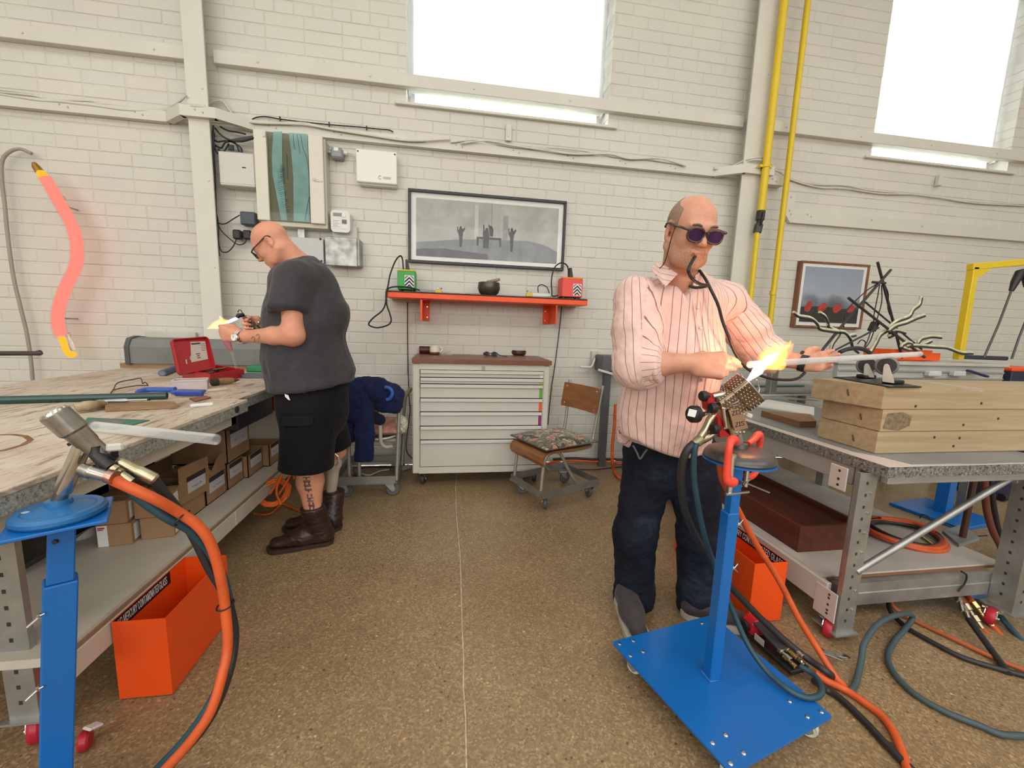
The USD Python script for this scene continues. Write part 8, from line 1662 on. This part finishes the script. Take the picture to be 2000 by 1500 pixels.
# clamps
CLR = P('clamp_red', (.80, .07, .04), .4)
def g_clamp(label, pts, rs, scr, bar_):
    t = thing('g_clamp', label, 'clamp', pts[0]); s = spline(pts, 5)
    obj('frame', MB().tube(s, np.interp(np.linspace(0, len(rs) - 1, len(s)), range(len(rs)), rs), 10), CLR, t, smooth=50)
    obj('screw', MB().cyl(scr[0], scr[1], .0075, n=12), STEEL, t); obj('tommy_bar', MB().cyl(bar_[0], bar_[1], .004, n=8), STEEL, t)
    obj('pad', MB().cyl(np.array(scr[0]), np.array(scr[0]) + (0, 0, .008), .012, n=14), STEEL, t)
    return t
g_clamp('red G-clamp gripping the near side of the domed burner base', [(.837, 1.04, .956), (.813, 1.02, .971), (.796, 1.01, .971), (.784, 1, .952), (.784, 1, .907), (.786, 1, .869), (.793, 1, .852), (.814, 1.01, .844), (.828, 1.02, .845)], [.011, .012, .012, .010, .010, .011, .012, .013, .012], ((.821, 1.03, .914), (.826, 1.03, .8)), ((.805, 1.02, .805), (.888, 1.03, .806)))
g_clamp('red G-clamp gripping the far right side of the domed burner base', [(.978, 1.16, .915), (1.006, 1.17, .926), (1.029, 1.18, .94), (1.046, 1.19, .92), (1.054, 1.2, .892), (1.057, 1.2, .841), (1.053, 1.2, .801), (1.023, 1.19, .787), (.996, 1.18, .795)], [.008, .010, .012, .011, .010, .010, .010, .011, .010], ((.993, 1.17, .859), (.994, 1.17, .763)), ((.978, 1.16, .771), (1.006, 1.17, .788)))
# flame
flame('flame', 'large bright flame shooting up right from the burner onto the glass tube', (
    ('core', [(.929, 1.13, 1.131), (.972, 1.15, 1.156), (1.027, 1.18, 1.184)], [.006, .0165, .008], FL_CORE),
    ('white_heart', [(.994, 1.16, 1.169), (1.044, 1.19, 1.19), (1.085, 1.21, 1.206)], [.012, .019, .006], emit('flame_white', (1., .9, .66), 2.6, 1.6)),
    ('yellow_flame', [(1.01, 1.17, 1.165), (1.049, 1.19, 1.187), (1.092, 1.21, 1.21), (1.135, 1.23, 1.224)], [.010, .036, .030, .004], FL_YEL),
    ('yellow_flame', [(1.034, 1.19, 1.18), (1.063, 1.19, 1.179), (1.087, 1.19, 1.174), (1.108, 1.2, 1.172)], [.016, .024, .020, .004], FL_YEL),
    ('orange_flame', [(1.04, 1.2, 1.189), (1.091, 1.22, 1.209), (1.144, 1.24, 1.227), (1.193, 1.26, 1.241)], [.028, .040, .024, .001], FL_OR),
    ('lick', [(1.137, 1.24, 1.22), (1.164, 1.25, 1.237), (1.181, 1.26, 1.253)], [.010, .007, .001], FL_OR)))
lt = UsdLux.SphereLight.Define(stage, '/World/burner_flame_light'); lt.AddTranslateOp().Set(Gf.Vec3d(*map(float, (1.045, 1.19, 1.189)))); lt.CreateRadiusAttr(.010); lt.CreateIntensityAttr(650.); lt.CreateColorAttr(Gf.Vec3f(1., .34, .12))   # the flame's own light
t = thing('glass_tube', 'long clear glass tube held in the flame by the man in the striped shirt', 'glass tube', (1.498, 1.36, 1.189))
p, q = np.array((.982, 1.2, 1.171)), np.array((2.1, 1.53, 1.207)); L_ = np.linalg.norm(q - p)
obj('tube', MB().lathe([(.0115, 0), (.0115, L_), (.0085, L_), (.0085, 0), (.0115, 0)], p, q - p, 22), ROD, t, smooth=40)
# foot pedal on the cart's far edge, with its hoses
t = thing('foot_pedal', 'red and black foot pedal valve with brass fittings beside the blue cart', 'pedal', (1.239, 1.238, .02))
a = np.array((1.281, 1.326, .03)); d = nrm(np.subtract((1.303, 1.144, .04), (1.279, 1.343, .04))); s_ = np.array((-d[1], d[0], 0)); zz = np.array((0, 0, 1.)); Rq = np.stack([d, s_, zz], 1)
obj('base', MB().box(a + d * .05 + zz * .01, (.24, .09, .02), Rq, .004), BLACK, t)
obj('red_body', MB().box(a + d * -.035 + zz * .045, (.075, .085, .075), Rq, .016), P('pedal_red', (.45, .012, .025), .35), t)
obj('cap', MB().cyl(a - d * .04 - s_ * .04 + zz * .045, a - d * .04 - s_ * .058 + zz * .045, .022, n=18), BLACK, t)
obj('treadle', MB().box(a + d * .05 + zz * .062, (.13, .075, .014), Rq @ rotm((0, 1, 0), 10), .004), P('pedal_black', (.04, .04, .045), .4), t)
obj('rating_label', MB().box(a + d * .03 - s_ * .046 + zz * .035, (.045, .002, .028), Rq, .001), P('rating', (.45, .45, .42), .4), t)
for k, (u, v, w) in enumerate(((.10, -.03, .05), (.10, 0, .05), (.10, .03, .05), (.115, -.02, .03), (.115, .02, .03))): obj('fitting', MB().lathe([(.008, 0), (.010, .002), (.010, .014), (.006, .016), (.006, .03), (.009, .032), (.009, .05), (.004, .052)], a + d * u + s_ * v + zz * w, d, 12), (STEEL, BRASS, STEEL, BRASS, CHROME)[k], t)
# cart hoses
hose('hose', 'orange hose dropping from the burner base behind the post to a loop on the floor', [*[(.904, 1.2, .88), (.913, 1.2, .835), (.928, 1.2, .78), (.978, 1.22, .715), (1.052, 1.25, .625), (1.148, 1.27, .496), (1.267, 1.27, .341), (1.341, 1.23, .197), (1.396, 1.18, .095), (1.412, 1.12, .041)], *[(1.432, 1.107, .02), (1.422, 1.109, .013), (1.378, 1.127, .03), (1.349, 1.142, .04)]], .0115, HOSE_O, n=12)
hose('hose', 'orange hose running over the floor from the pedal to the bottom edge', [(1.338, 1.138, .05), (1.376, 1.119, .03), (1.427, 1.096, .013), (1.448, 1.038, .013), (1.456, .993, .013), (1.441, .945, .013), (1.403, .891, .013), (1.358, .837, .013), (1.301, .777, .013), (1.221, .705, .013)], .0125, HOSE_O, n=12)
hose('hose', 'thick black hose hanging from the burner fittings down to the pedal', [*[(.757, 1.12, .93), (.735, 1.12, .907), (.73, 1.13, .863), (.744, 1.15, .796), (.793, 1.2, .693), (.86, 1.25, .591), (.94, 1.28, .481), (1.017, 1.29, .377), (1.116, 1.29, .274), (1.237, 1.26, .156), (1.344, 1.2, .07)], *[(1.377, 1.131, .06), (1.434, 1.129, .02)]], .0125, HOSE_B, n=12)
hose('hose', 'teal hose hanging from the burner fittings and looping round the pedal', [*[(.757, 1.11, .933), (.753, 1.11, .902), (.766, 1.12, .824), (.808, 1.15, .724), (.882, 1.2, .578), (.944, 1.23, .47), (.991, 1.24, .381), (1.036, 1.22, .279), (1.077, 1.17, .167)], *[(1.105, 1.103, .115), (1.129, 1.039, .105), (1.166, 1.009, .1), (1.214, 1.007, .1), (1.252, 1.031, .1), (1.286, 1.088, .09), (1.269, 1.132, .09)]], .0095, HOSE_T, n=12)
hose('hose', 'black hose trailing over the floor beside the orange one to the bottom edge', [(1.307, 1.106, .05), (1.357, 1.104, .013), (1.376, 1.067, .013), (1.378, .987, .013), (1.369, .907, .013), (1.366, .843, .013), (1.367, .769, .013)], .0115, HOSE_B, n=12)

# ================================================================ the man in the pink striped shirt (right)
SKIN_R = skin_mat('skin_tan', (.62, .32, .215))
FR = nrm((-.05, -.95, -.31)); UR = (.03, -.30, .95)
hR = np.array((.809, 1.335, 1.599)); B = Sculpt()
HR, AR = add_head(B, hR, FR, UR, .96)
nb = np.array((.839, 1.43, 1.443)); B.cone(HR(-.03, 0, -.05), nb, .058, .064, .03)
fr = nrm((.28, -.96, 0)); sr = nrm((.96, .28, 0))
shr, shl = np.array((.681, 1.43, 1.382)), np.array((1.113, 1.53, 1.392))
pel = np.array((.925, 1.55, .814)); ch = np.array((.884, 1.48, 1.286))
B.cone(ch, pel, .10, .10, .05).cone(ch, nb, .085, .06, .04).cone(shr, shl, .05, .05, .04)
elr = np.array((.659, 1.33, 1.153)); wrr = np.array((.789, 1.22, 1.171))
B.cone(shr, elr, .050, .046, .03).cone(elr, elr + (wrr - elr) * .35, .046, .043, .03).cone(elr + (wrr - elr) * .35, wrr, .043, .028, .02)
ell_ = np.array((1.299, 1.52, 1.193)); wrl = np.array((1.378, 1.415, 1.166))
B.cone(shl, ell_, .050, .044, .03).cone(ell_, ell_ + (wrl - ell_) * .4, .044, .040, .03).cone(ell_ + (wrl - ell_) * .4, wrl, .040, .028, .02)
add_hand(B, np.array((.795, 1.215, 1.165)), (1, .02, -.01), (0, 1, -.35), (.1, .3, 1), ((4, 10, 6), (8, 12, 8), (14, 14, 10), (22, 16, 12)), ((.015, .022, .010), (.046, .036, .026), (.085, .032, .034), (.118, .022, .030)), scale=1.13, spread=-.26)
add_hand(B, np.array((1.382, 1.41, 1.166)), (1, .18, .05), (-.1, -.8, .45), (.0, .45, 1), ((12, 28, 18), (20, 36, 22), (28, 44, 26), (34, 50, 30)), ((.012, .024, .004), (.040, .044, .012), (.074, .050, .014), (.104, .048, .010)), scale=1.02)
hipr, hipl = np.array((.871, 1.58, .738)), np.array((1.03, 1.53, .752)); knr, knl = np.array((.834, 1.6, .376)), np.array((1.08, 1.5, .406)); anr, anl = np.array((.88, 1.655, .03)), np.array((1.147, 1.56, .056))
for h_, k_, a_ in ((hipr, knr, anr), (hipl, knl, anl)): B.cone(h_, k_, .075, .055, .03).cone(k_, a_, .055, .042, .03)
B.cone(hipr, hipl, .08, .08, .04).cone(pel, (hipr + hipl) / 2, .1, .09, .05)
V, F_ = B.mesh(.0042); V = relax(V, F_, 2)
man = thing('person', 'man in a pink striped shirt and dark glasses heating a glass tube', 'person', (.965, 1.552, 0))
obj('body', (V, F_), SKIN_R, man, smooth=True)
# close-cropped hair at the sides and back, brows, stubble
nV = normals(V, F_); q = (V - hR) @ AR.T / .96
HAIRC = P('hair_cropped', (.20, .13, .09), .8, var=.3, vs=120.)
def patch(sel, off): 
    f = F_[sel[F_].all(1)]; u, inv = np.unique(f, return_inverse=True); return V[u] + nV[u] * off, inv.reshape(f.shape)
wob = .006 * (meshkit.noise(V * 90) - .5)
side = (q[:, 0] < .030 - .9 * np.maximum(q[:, 2] - .075, 0) + wob) & (q[:, 2] > -.030 - .3 * q[:, 0] + wob) & (q[:, 2] < .092 - .45 * q[:, 0] + wob) & (np.abs(q[:, 1]) < .0805) & ~((np.abs(q[:, 1]) > .068) & (np.abs(q[:, 0] + .012) < .026) & (q[:, 2] < .040)) & ~((q[:, 0] > .008) & (q[:, 2] < .012))
obj('hair', patch(side & (q[:, 2] < .2) & (q[:, 2] > -.09), .0012), usdkit.material(stage, '/World/Looks/hair_stubble', {'g': ('geometry', {}), 'n': ('noise_texture', {'scale': 420., 'detail': 2.}), 'r': ('rgb_ramp', {'ramp': [(.42, (.24, .16, .12)), (.62, (.42, .27, .20))]}), 'p': ('principled_bsdf', {'roughness': .8})}, [('g.position', 'n.vector'), ('n.fac', 'r.fac'), ('r.color', 'p.base_color')], surface='p.BSDF'), man, smooth=True)
beard = (q[:, 2] < -.028 + wob) & (q[:, 2] > -.118) & (q[:, 0] > -.002) & (np.abs(q[:, 1]) < .075) & ~((np.abs(q[:, 1]) < .024) & (np.abs(q[:, 2] + .055) < .013)) & ~((q[:, 2] > -.05 - .0 * q[:, 0]) & (np.abs(q[:, 1]) > .028) & (q[:, 0] > .03 ))
obj('stubble', patch(beard, .0008), usdkit.material(stage, '/World/Looks/beard_stubble', {'g': ('geometry', {}), 'n': ('noise_texture', {'scale': 380., 'detail': 2.}), 'r': ('rgb_ramp', {'ramp': [(.38, (.34, .19, .12)), (.55, (.55, .29, .195))]}), 'p': ('principled_bsdf', {'roughness': .7})}, [('g.position', 'n.vector'), ('n.fac', 'r.fac'), ('r.color', 'p.base_color')], surface='p.BSDF'), man, smooth=True)
lips = (np.abs(q[:, 1]) < .021) & (np.abs(q[:, 2] + .0555) < .0085) & (q[:, 0] > .07)
obj('lips', patch(lips, .0006), P('lips', (.52, .19, .15), .45), man, smooth=True)
for s_ in (-1, 1): obj('eyebrow', MB().tube(spline([HR(.094, s_ * .014, .034), HR(.096, s_ * .028, .039), HR(.087, s_ * .046, .036)], 4), [.0022] + [.0032] * 7 + [.0012], 6), HAIRC, man, smooth=60)
for s_ in (-1, 1): obj('eye', MB().sphere(HR(.0755, s_ * .0305, .0115), .0115, 2), _mats['eye_white'], man)
# dark purple glasses with cord
m = MB(); TORT = P('tortoise_frame', (.05, .028, .02), .25, var=.5, vs=60., coat=.4)
def rim(s_, a): return HR(.108 - .006 * abs(math.cos(a)) ** 2, s_ * .0335 + .0285 * math.copysign(abs(math.cos(a)) ** .85, math.cos(a)), .008 + (.0205 if math.sin(a) > 0 else .0235) * math.copysign(abs(math.sin(a)) ** .8, math.sin(a)))
for s_ in (-1, 1): m.tube([rim(s_, a) for a in np.linspace(0, 2 * math.pi, 29)], .0036, 7, False)
m.tube([HR(.109, -.006, .016), HR(.114, 0, .019), HR(.109, .006, .016)], .0036, 7)
for s_ in (-1, 1): m.tube(spline([HR(.103, s_ * .061, .020), HR(.092, s_ * .075, .023), HR(.03, s_ * .080, .026), HR(-.012, s_ * .084, .030), HR(-.028, s_ * .083, .014)], 4), .0042, 7)
gl = obj('glasses', m, TORT, man, smooth=60)
PURP = usdkit.material(stage, '/World/Looks/purple_lens', {'t': ('transparent_bsdf', {'color': (.10, .045, .16)}), 'd': ('principled_bsdf', {'base_color': (.055, .018, .10), 'roughness': .05}), 'm': ('mix_closure', {'fac': .6})}, [('t.BSDF', 'm.closure1'), ('d.BSDF', 'm.closure2')], surface='m.closure')
for s_ in (-1, 1):
    c = HR(.1065, s_ * .0335, .007); R_ = [rim(s_, a) for a in np.linspace(0, 2 * math.pi, 29)[:-1]]
    obj('lens', MB().add(np.array([c + AR[0] * .003] + R_), np.array([[0, k + 1, (k + 1) % 28 + 1] for k in range(28)])), PURP, gl, smooth=True)
obj('glasses_cord', MB().tube(spline([HR(.045, -.083, .024), HR(.05, -.088, -.02), HR(.045, -.085, -.06), HR(.03, -.080, -.10), HR(-.0, -.080, -.125), HR(-.05, -.07, -.115)], 6), .0016, 6), BLACK, gl, smooth=60)
# shirt
SHIRT = usdkit.material(stage, '/World/Looks/shirt_stripes', {'uv': ('uvmap', {'attribute': 'st'}), 'sp': ('separate_xyz', {}), 'm': ('math', {'math_type': 'multiply', 'value2': 42.}), 'f': ('math', {'math_type': 'fraction'}), 'lt': ('math', {'math_type': 'less_than', 'value2': .085}), 'g': ('geometry', {}), 'n': ('noise_texture', {'scale': 30., 'detail': 3.}), 'r': ('rgb_ramp', {'ramp': [(.3, (.72, .495, .445)), (.7, (.78, .57, .52))]}), 'mx': ('mix_color', {'b': (.30, .15, .13)}), 'w': ('noise_texture', {'scale': 220., 'detail': 2.}), 'b': ('bump', {'strength': .12, 'distance': .002}), 'p': ('principled_bsdf', {'roughness': .75, 'specular_ior_level': .2, 'sheen_weight': .15})},
    [('uv.UV', 'sp.vector'), ('sp.x', 'm.value1'), ('m.value', 'f.value1'), ('f.value', 'lt.value1'), ('g.position', 'n.vector'), ('n.fac', 'r.fac'), ('r.color', 'mx.a'), ('lt.value', 'mx.fac'), ('mx.result', 'p.base_color'), ('g.position', 'w.vector'), ('w.fac', 'b.height'), ('b.normal', 'p.normal')], surface='p.BSDF')
cA, cB, cC, cD = (np.array(p) for p in ((.877, 1.47, 1.364), (.89, 1.48, 1.167), (.889, 1.52, .953), (.92, 1.56, .571)))
T = Sculpt()
T.cone(cA, cB, .155, .185, .05, q=.74, qd=fr).cone(cB, cC, .185, .205, .05, q=.72, qd=fr).cone(cC, cD, .205, .214, .04, q=.70, qd=fr)
T.cone(cB + fr * .05, cC + fr * .055, .10, .11, .06)
T.cone(shr + sr * .045, shl - sr * .045, .074, .074, .06).cone(ch, nb - (0, 0, .02), .12, .076, .05)
T.cone(shr + sr * .03, shr + (elr - shr) * .12, .070, .070, .04).cone(shl - sr * .03, shl + (ell_ - shl) * .12, .070, .070, .04)
def shirt_cut(D, ax):
    X, Y_, Z_ = np.meshgrid(*ax, indexing='ij'); o = nb + np.array((0, -.008, .004)); n_ = nrm((-.02, -.42, .9))
    near = (X - o[0]) * n_[0] + (Y_ - o[1]) * n_[1] + (Z_ - o[2]) * n_[2]
    s_ = (X - cD[0]) * sr[0] + (Y_ - cD[1]) * sr[1]; f_ = (X - cD[0]) * fr[0] + (Y_ - cD[1]) * fr[1]
    hem = (.842, 1.42, .795)[2] + .9 * np.maximum(np.abs(s_) - .06, 0) ** 1.6 * 1.2 - .03 * (f_ < -.02) + .0
    vent = (np.abs(f_ + .02) - .35 * np.maximum(hem + .085 - Z_, 0)) ; slit = np.where((np.abs(s_) > .12) & (Z_ < hem + .085), -vent, -1.)
    zv = (.84, 1.34, 1.378)[2]; vx = X - (.817, 1.34, 1.418)[0] + .0; vee = np.where((f_ > -.0) & (Z_ > zv), .75 * (Z_ - zv) - np.abs(vx - .12 * (zv + .06 - Z_)), -1.)
    return np.maximum(np.maximum(np.maximum(np.maximum(D, near), hem - Z_), slit * .7), vee)
V, F_ = T.mesh(.0055, shirt_cut)
V = folds(V, F_, .009, 4.6, 12, (1, 1, .35)); V = folds(V, F_, .0035, 13., 14, (1, 1, .7)); V = relax(V, F_, 1)
def uv_round(V, o, f_, s_, r): d = V - o; return np.stack([np.arctan2(d @ s_, d @ f_) * r + .004 * meshkit.noise(V * 7), V[:, 2]], 1)
st = obj('shirt', (V, F_), SHIRT, man, smooth=True, uv=uv_round(V, (cB + cC) / 2, fr, sr, .155))
def sleeve(sh_, el_, cuff, rs, seed):
    S = Sculpt(); S.cone(sh_, sh_ + (el_ - sh_) * .5, rs[0], rs[1], .03).cone(sh_ + (el_ - sh_) * .5, el_, rs[1], rs[2], .03).cone(el_, cuff, rs[2], rs[3], .04, cut=((cuff, cuff - el_),))
    V, F_ = S.mesh(.0055); V = folds(V, F_, .009, 9., seed); V = folds(V, F_, .004, 19., seed + 3); V = relax(V, F_, 1)
    d = nrm(el_ - sh_); d2 = nrm(cuff - el_); a1, b1, _ = frame(d, fr); w = np.clip(((V - el_) @ d2) / .05, 0, 1)[:, None]
    a2, b2, _ = frame(d2, fr); P1 = np.arctan2((V - sh_) @ b1, (V - sh_) @ a1); P2 = np.arctan2((V - el_) @ b2, (V - el_) @ a2)
    u = np.where(w[:, 0] > .5, P2, P1) * .075
    so = obj('sleeve', (V, F_), SHIRT, st, smooth=True, uv=np.stack([u, V[:, 2]], 1))
    m = MB(); rr = random.Random(seed)
    for k in range(3): m.tube([cuff + d2 * (-.028 + .016 * k) + (a2 * math.cos(t_) + b2 * math.sin(t_)) * (rs[3] + .004 + .003 * math.sin(3 * t_ + k)) for t_ in np.linspace(0, 2 * math.pi, 25)], .010, 8, False)
    vv, ff = m.get(); obj('cuff', (vv, ff), SHIRT, st, smooth=True, uv=np.stack([np.arctan2((vv - cuff) @ b2, (vv - cuff) @ a2) * .075, vv[:, 2]], 1))
sleeve(shr, elr, elr + (wrr - elr) * .36, (.076, .078, .074, .056), 3)
sleeve(shl, ell_, ell_ + (wrl - ell_) * .40, (.074, .074, .066, .054), 8)
# collar: two leaves, placket with buttons
def leaf(pts, nm, th=.004):
    pts = [np.array(p) for p in pts]; n_ = nrm(np.cross(pts[1] - pts[0], pts[2] - pts[0])); n_ = n_ if n_[1] < 0 else -n_
    k = len(pts); v = np.array(pts + [p - n_ * th for p in pts]); f = [[0, i, i + 1] for i in range(1, k - 1)] + [[k, k + i + 1, k + i] for i in range(1, k - 1)]
    for i in range(k): j = (i + 1) % k; f += [[i, i + k, j + k], [i, j + k, j]]
    obj(nm, (v, np.array(f)), SHIRT, st, smooth=False, uv=np.stack([(v - pts[0]) @ nrm(pts[1] - pts[0]), v[:, 2]], 1))
leaf([(.725, 1.395, 1.515), (.692, 1.36, 1.484), (.726, 1.315, 1.42), (.775, 1.33, 1.466), (.748, 1.36, 1.494)], 'collar')
leaf([(.893, 1.37, 1.489), (.844, 1.33, 1.465), (.835, 1.325, 1.426), (.902, 1.36, 1.439), (.94, 1.4, 1.474)], 'collar')
obj('collar_band', MB().tube(spline([nb + np.array((0, -.01, .014)) + np.array((1, 0, .0)) * .072 * math.cos(a) + np.array((0, .9, .34)) * .066 * math.sin(a) for a in np.linspace(-.2, math.pi + .2, 12)], 3), .012, 8), P('collar_pink', (.74, .54, .49), .75), st, smooth=60)
def shirt_front(px, V=V):
    dd = np.hypot(V[:, 0] - px[0], V[:, 2] - px[2]); ok = dd < .009
    if not ok.any(): ok = dd < dd.min() + .005
    return np.array((px[0], V[ok, 1].min() - .002, px[2]))
pts = [shirt_front(p) for p in [(.83, 1.34, 1.418), (.846, 1.34, 1.357), (.861, 1.34, 1.287), (.875, 1.34, 1.196), (.88, 1.34, 1.104), (.886, 1.34, 1.01)]]
obj('placket', MB().tube(spline(pts, 5), .0022, 6).tube(spline([p + (.03, .002, 0) for p in pts], 5), .0014, 5), P('placket_pink', (.72, .50, .46), .75), st, smooth=60)
for p in pts[1:]: obj('button', MB().lathe([(0, .004), (.005, .004), (.006, 0)], p + (.014, -.002, 0), (0, -1, 0), 12), P('button_pale', (.66, .56, .5), .4), st)
# jeans
JEAN = usdkit.material(stage, '/World/Looks/dark_denim', {'g': ('geometry', {}), 'n': ('noise_texture', {'scale': 5., 'detail': 6., 'roughness': .7}), 'r': ('rgb_ramp', {'ramp': [(.35, (.006, .008, .015)), (.55, (.012, .016, .029)), (.72, (.034, .048, .072))]}), 'w': ('noise_texture', {'scale': 240., 'detail': 2.}), 'b': ('bump', {'strength': .15, 'distance': .002}), 'p': ('principled_bsdf', {'roughness': .8, 'specular_ior_level': .2})},
    [('g.position', 'n.vector'), ('n.fac', 'r.fac'), ('r.color', 'p.base_color'), ('g.position', 'w.vector'), ('w.fac', 'b.height'), ('b.normal', 'p.normal')], surface='p.BSDF')
T = Sculpt(); T.cone(pel, (hipr + hipl) / 2 - (0, 0, .02), .150, .150, .05, q=.72, qd=fr)
for h_, k_, a_ in ((hipr, knr, anr), (hipl, knl, anl)): T.cone(h_ + (0, 0, .0), k_, .102, .082, .04).cone(k_, a_ + (0, 0, .0), .083, .086, .04).cone(a_ + (0, 0, .03), a_ - (0, 0, .06), .084, .076, .02, cut=((a_ - (0, 0, .065), (0, 0, -1)),))
T.cone(shr * 0 + np.array((.841, 1.6, .824)), np.array((.86, 1.6, .709)), .075, .08, .04)
V, F_ = T.mesh(.0055); V = folds(V, F_, .006, 6., 21, (1, 1, .5)); V = folds(V, F_, .0045, 15., 23, (1, 1, 1.3)); V = relax(V, F_, 1)
jn = obj('jeans', (V, F_), JEAN, man, smooth=True)
obj('belt_tail', MB().tube(spline([(.714, 1.44, .828), (.728, 1.43, .802), (.737, 1.42, .78), (.752, 1.42, .801), (.758, 1.41, .82)], 4), .004, 6), P('denim_seam', (.10, .10, .11), .8), jn, smooth=60)
# shoes
def shoe(toe, heel, an_):
    toe, heel = np.array(toe, float), np.array(heel, float); toe[2] = heel[2] = 0; d = nrm(toe - heel); L = np.linalg.norm(toe - heel); sv = np.cross((0, 0, 1.), d); at = lambda f, u, s_=0: heel + d * f * L + np.array((0, 0, u)) + sv * s_
    S = Sculpt(); S.cone(at(.14, .055), at(.20, .10), .038, .036, .03).cone(at(.16, .05), at(.5, .05), .042, .046, .03).cone(at(.5, .05), at(.86, .045), .047, .036, .03, q=.75, qd=(0, 0, 1)).cone(at(.25, .09), at(.6, .06), .036, .034, .04)
    def flat(D, ax): return np.maximum(D, (.024 - ax[2])[None, None, :].astype(np.float32))
    V, F_ = S.mesh(.005, flat); V = relax(V, F_, 1)
    b_ = obj('shoe', (V, F_), cloth_mat('shoe_knit', (.055, .048, .052), .2, 300., .85, .2), man, smooth=True)
    pl = sg.LineString([at(.15, 0)[:2], at(.5, 0)[:2]]).buffer(.044).union(sg.LineString([at(.5, 0)[:2], at(.85, 0)[:2]]).buffer(.049)).buffer(.02).buffer(-.02)
    obj('sole', MB().prism(pl.buffer(.003).simplify(.001), (0, 0, .002), (1, 0, 0), (0, 1, 0), .026), P('sole_cream', (.50, .47, .40), .6), b_, smooth=False)
    obj('lace', MB().tube([at(.42, .083, -.018), at(.45, .088, 0), at(.48, .080, .018)], .003, 6).tube([at(.50, .078, -.018), at(.53, .083, 0), at(.56, .075, .018)], .003, 6), BLACK, b_, smooth=60)
shoe((.781, 1.371, 0), (.831, 1.672, 0), anr)
shoe((1.307, 1.412, 0), (1.063, 1.548, 0), anl)
# watch on the far wrist, blow hose
wd = nrm(wrl - ell_); wc_ = wrl + wd * .012
w = obj('wrist_watch', MB().lathe([(.030, -.012), (.0335, -.012), (.0335, .012), (.030, .012)], wc_, wd, 24), P('strap_black', (.02, .02, .022), .45), man)
obj('watch_case', MB().box(wc_ + np.array((0, .012, .032)), (.03, .034, .012), frame_R if False else np.stack(frame(wd), 1), .004), BLACK, w)
t = thing('blow_hose', 'thin black blow hose running from the man\'s mouth around his collar to his wrist', 'hose', HR(.1, 0, -.055))
mo = HR(.096, -.020, -.056)
obj('mouthpiece', MB().tube([mo, mo + AR[0] * .018 - AR[2] * .004], [.006, .007], 10), BRASS, t, smooth=40)
obj('hose', MB().tube(spline([mo + AR[0] * .016 - AR[2] * .004, *[(.734, 1.2, 1.466), (.742, 1.205, 1.447), (.769, 1.22, 1.432), (.814, 1.25, 1.426), (.867, 1.29, 1.429), (.859, 1.3, 1.425), (.823, 1.29, 1.419), (.801, 1.3, 1.425)]], 6), .0052, 8), BLACK, t, smooth=60)
obj('hose', MB().tube(spline([(.873, 1.36, 1.487), (.88, 1.33, 1.454), (.89, 1.31, 1.418), (.916, 1.3, 1.367), (.942, 1.3, 1.307), (.964, 1.29, 1.255), (1.002, 1.3, 1.202), (1.057, 1.3, 1.148), (1.144, 1.3, 1.116), (1.248, 1.32, 1.107), (1.309, 1.34, 1.113), (1.362, 1.37, 1.13)], 6), .0052, 8), BLACK, t, smooth=60)
obj('hose', MB().tube(spline([nb + np.array((-.07, -.03, .02)), nb + np.array((-.075, 0, .03)), nb + np.array((-.05, .05, .04))], 5), .0052, 8), BLACK, t, smooth=60)
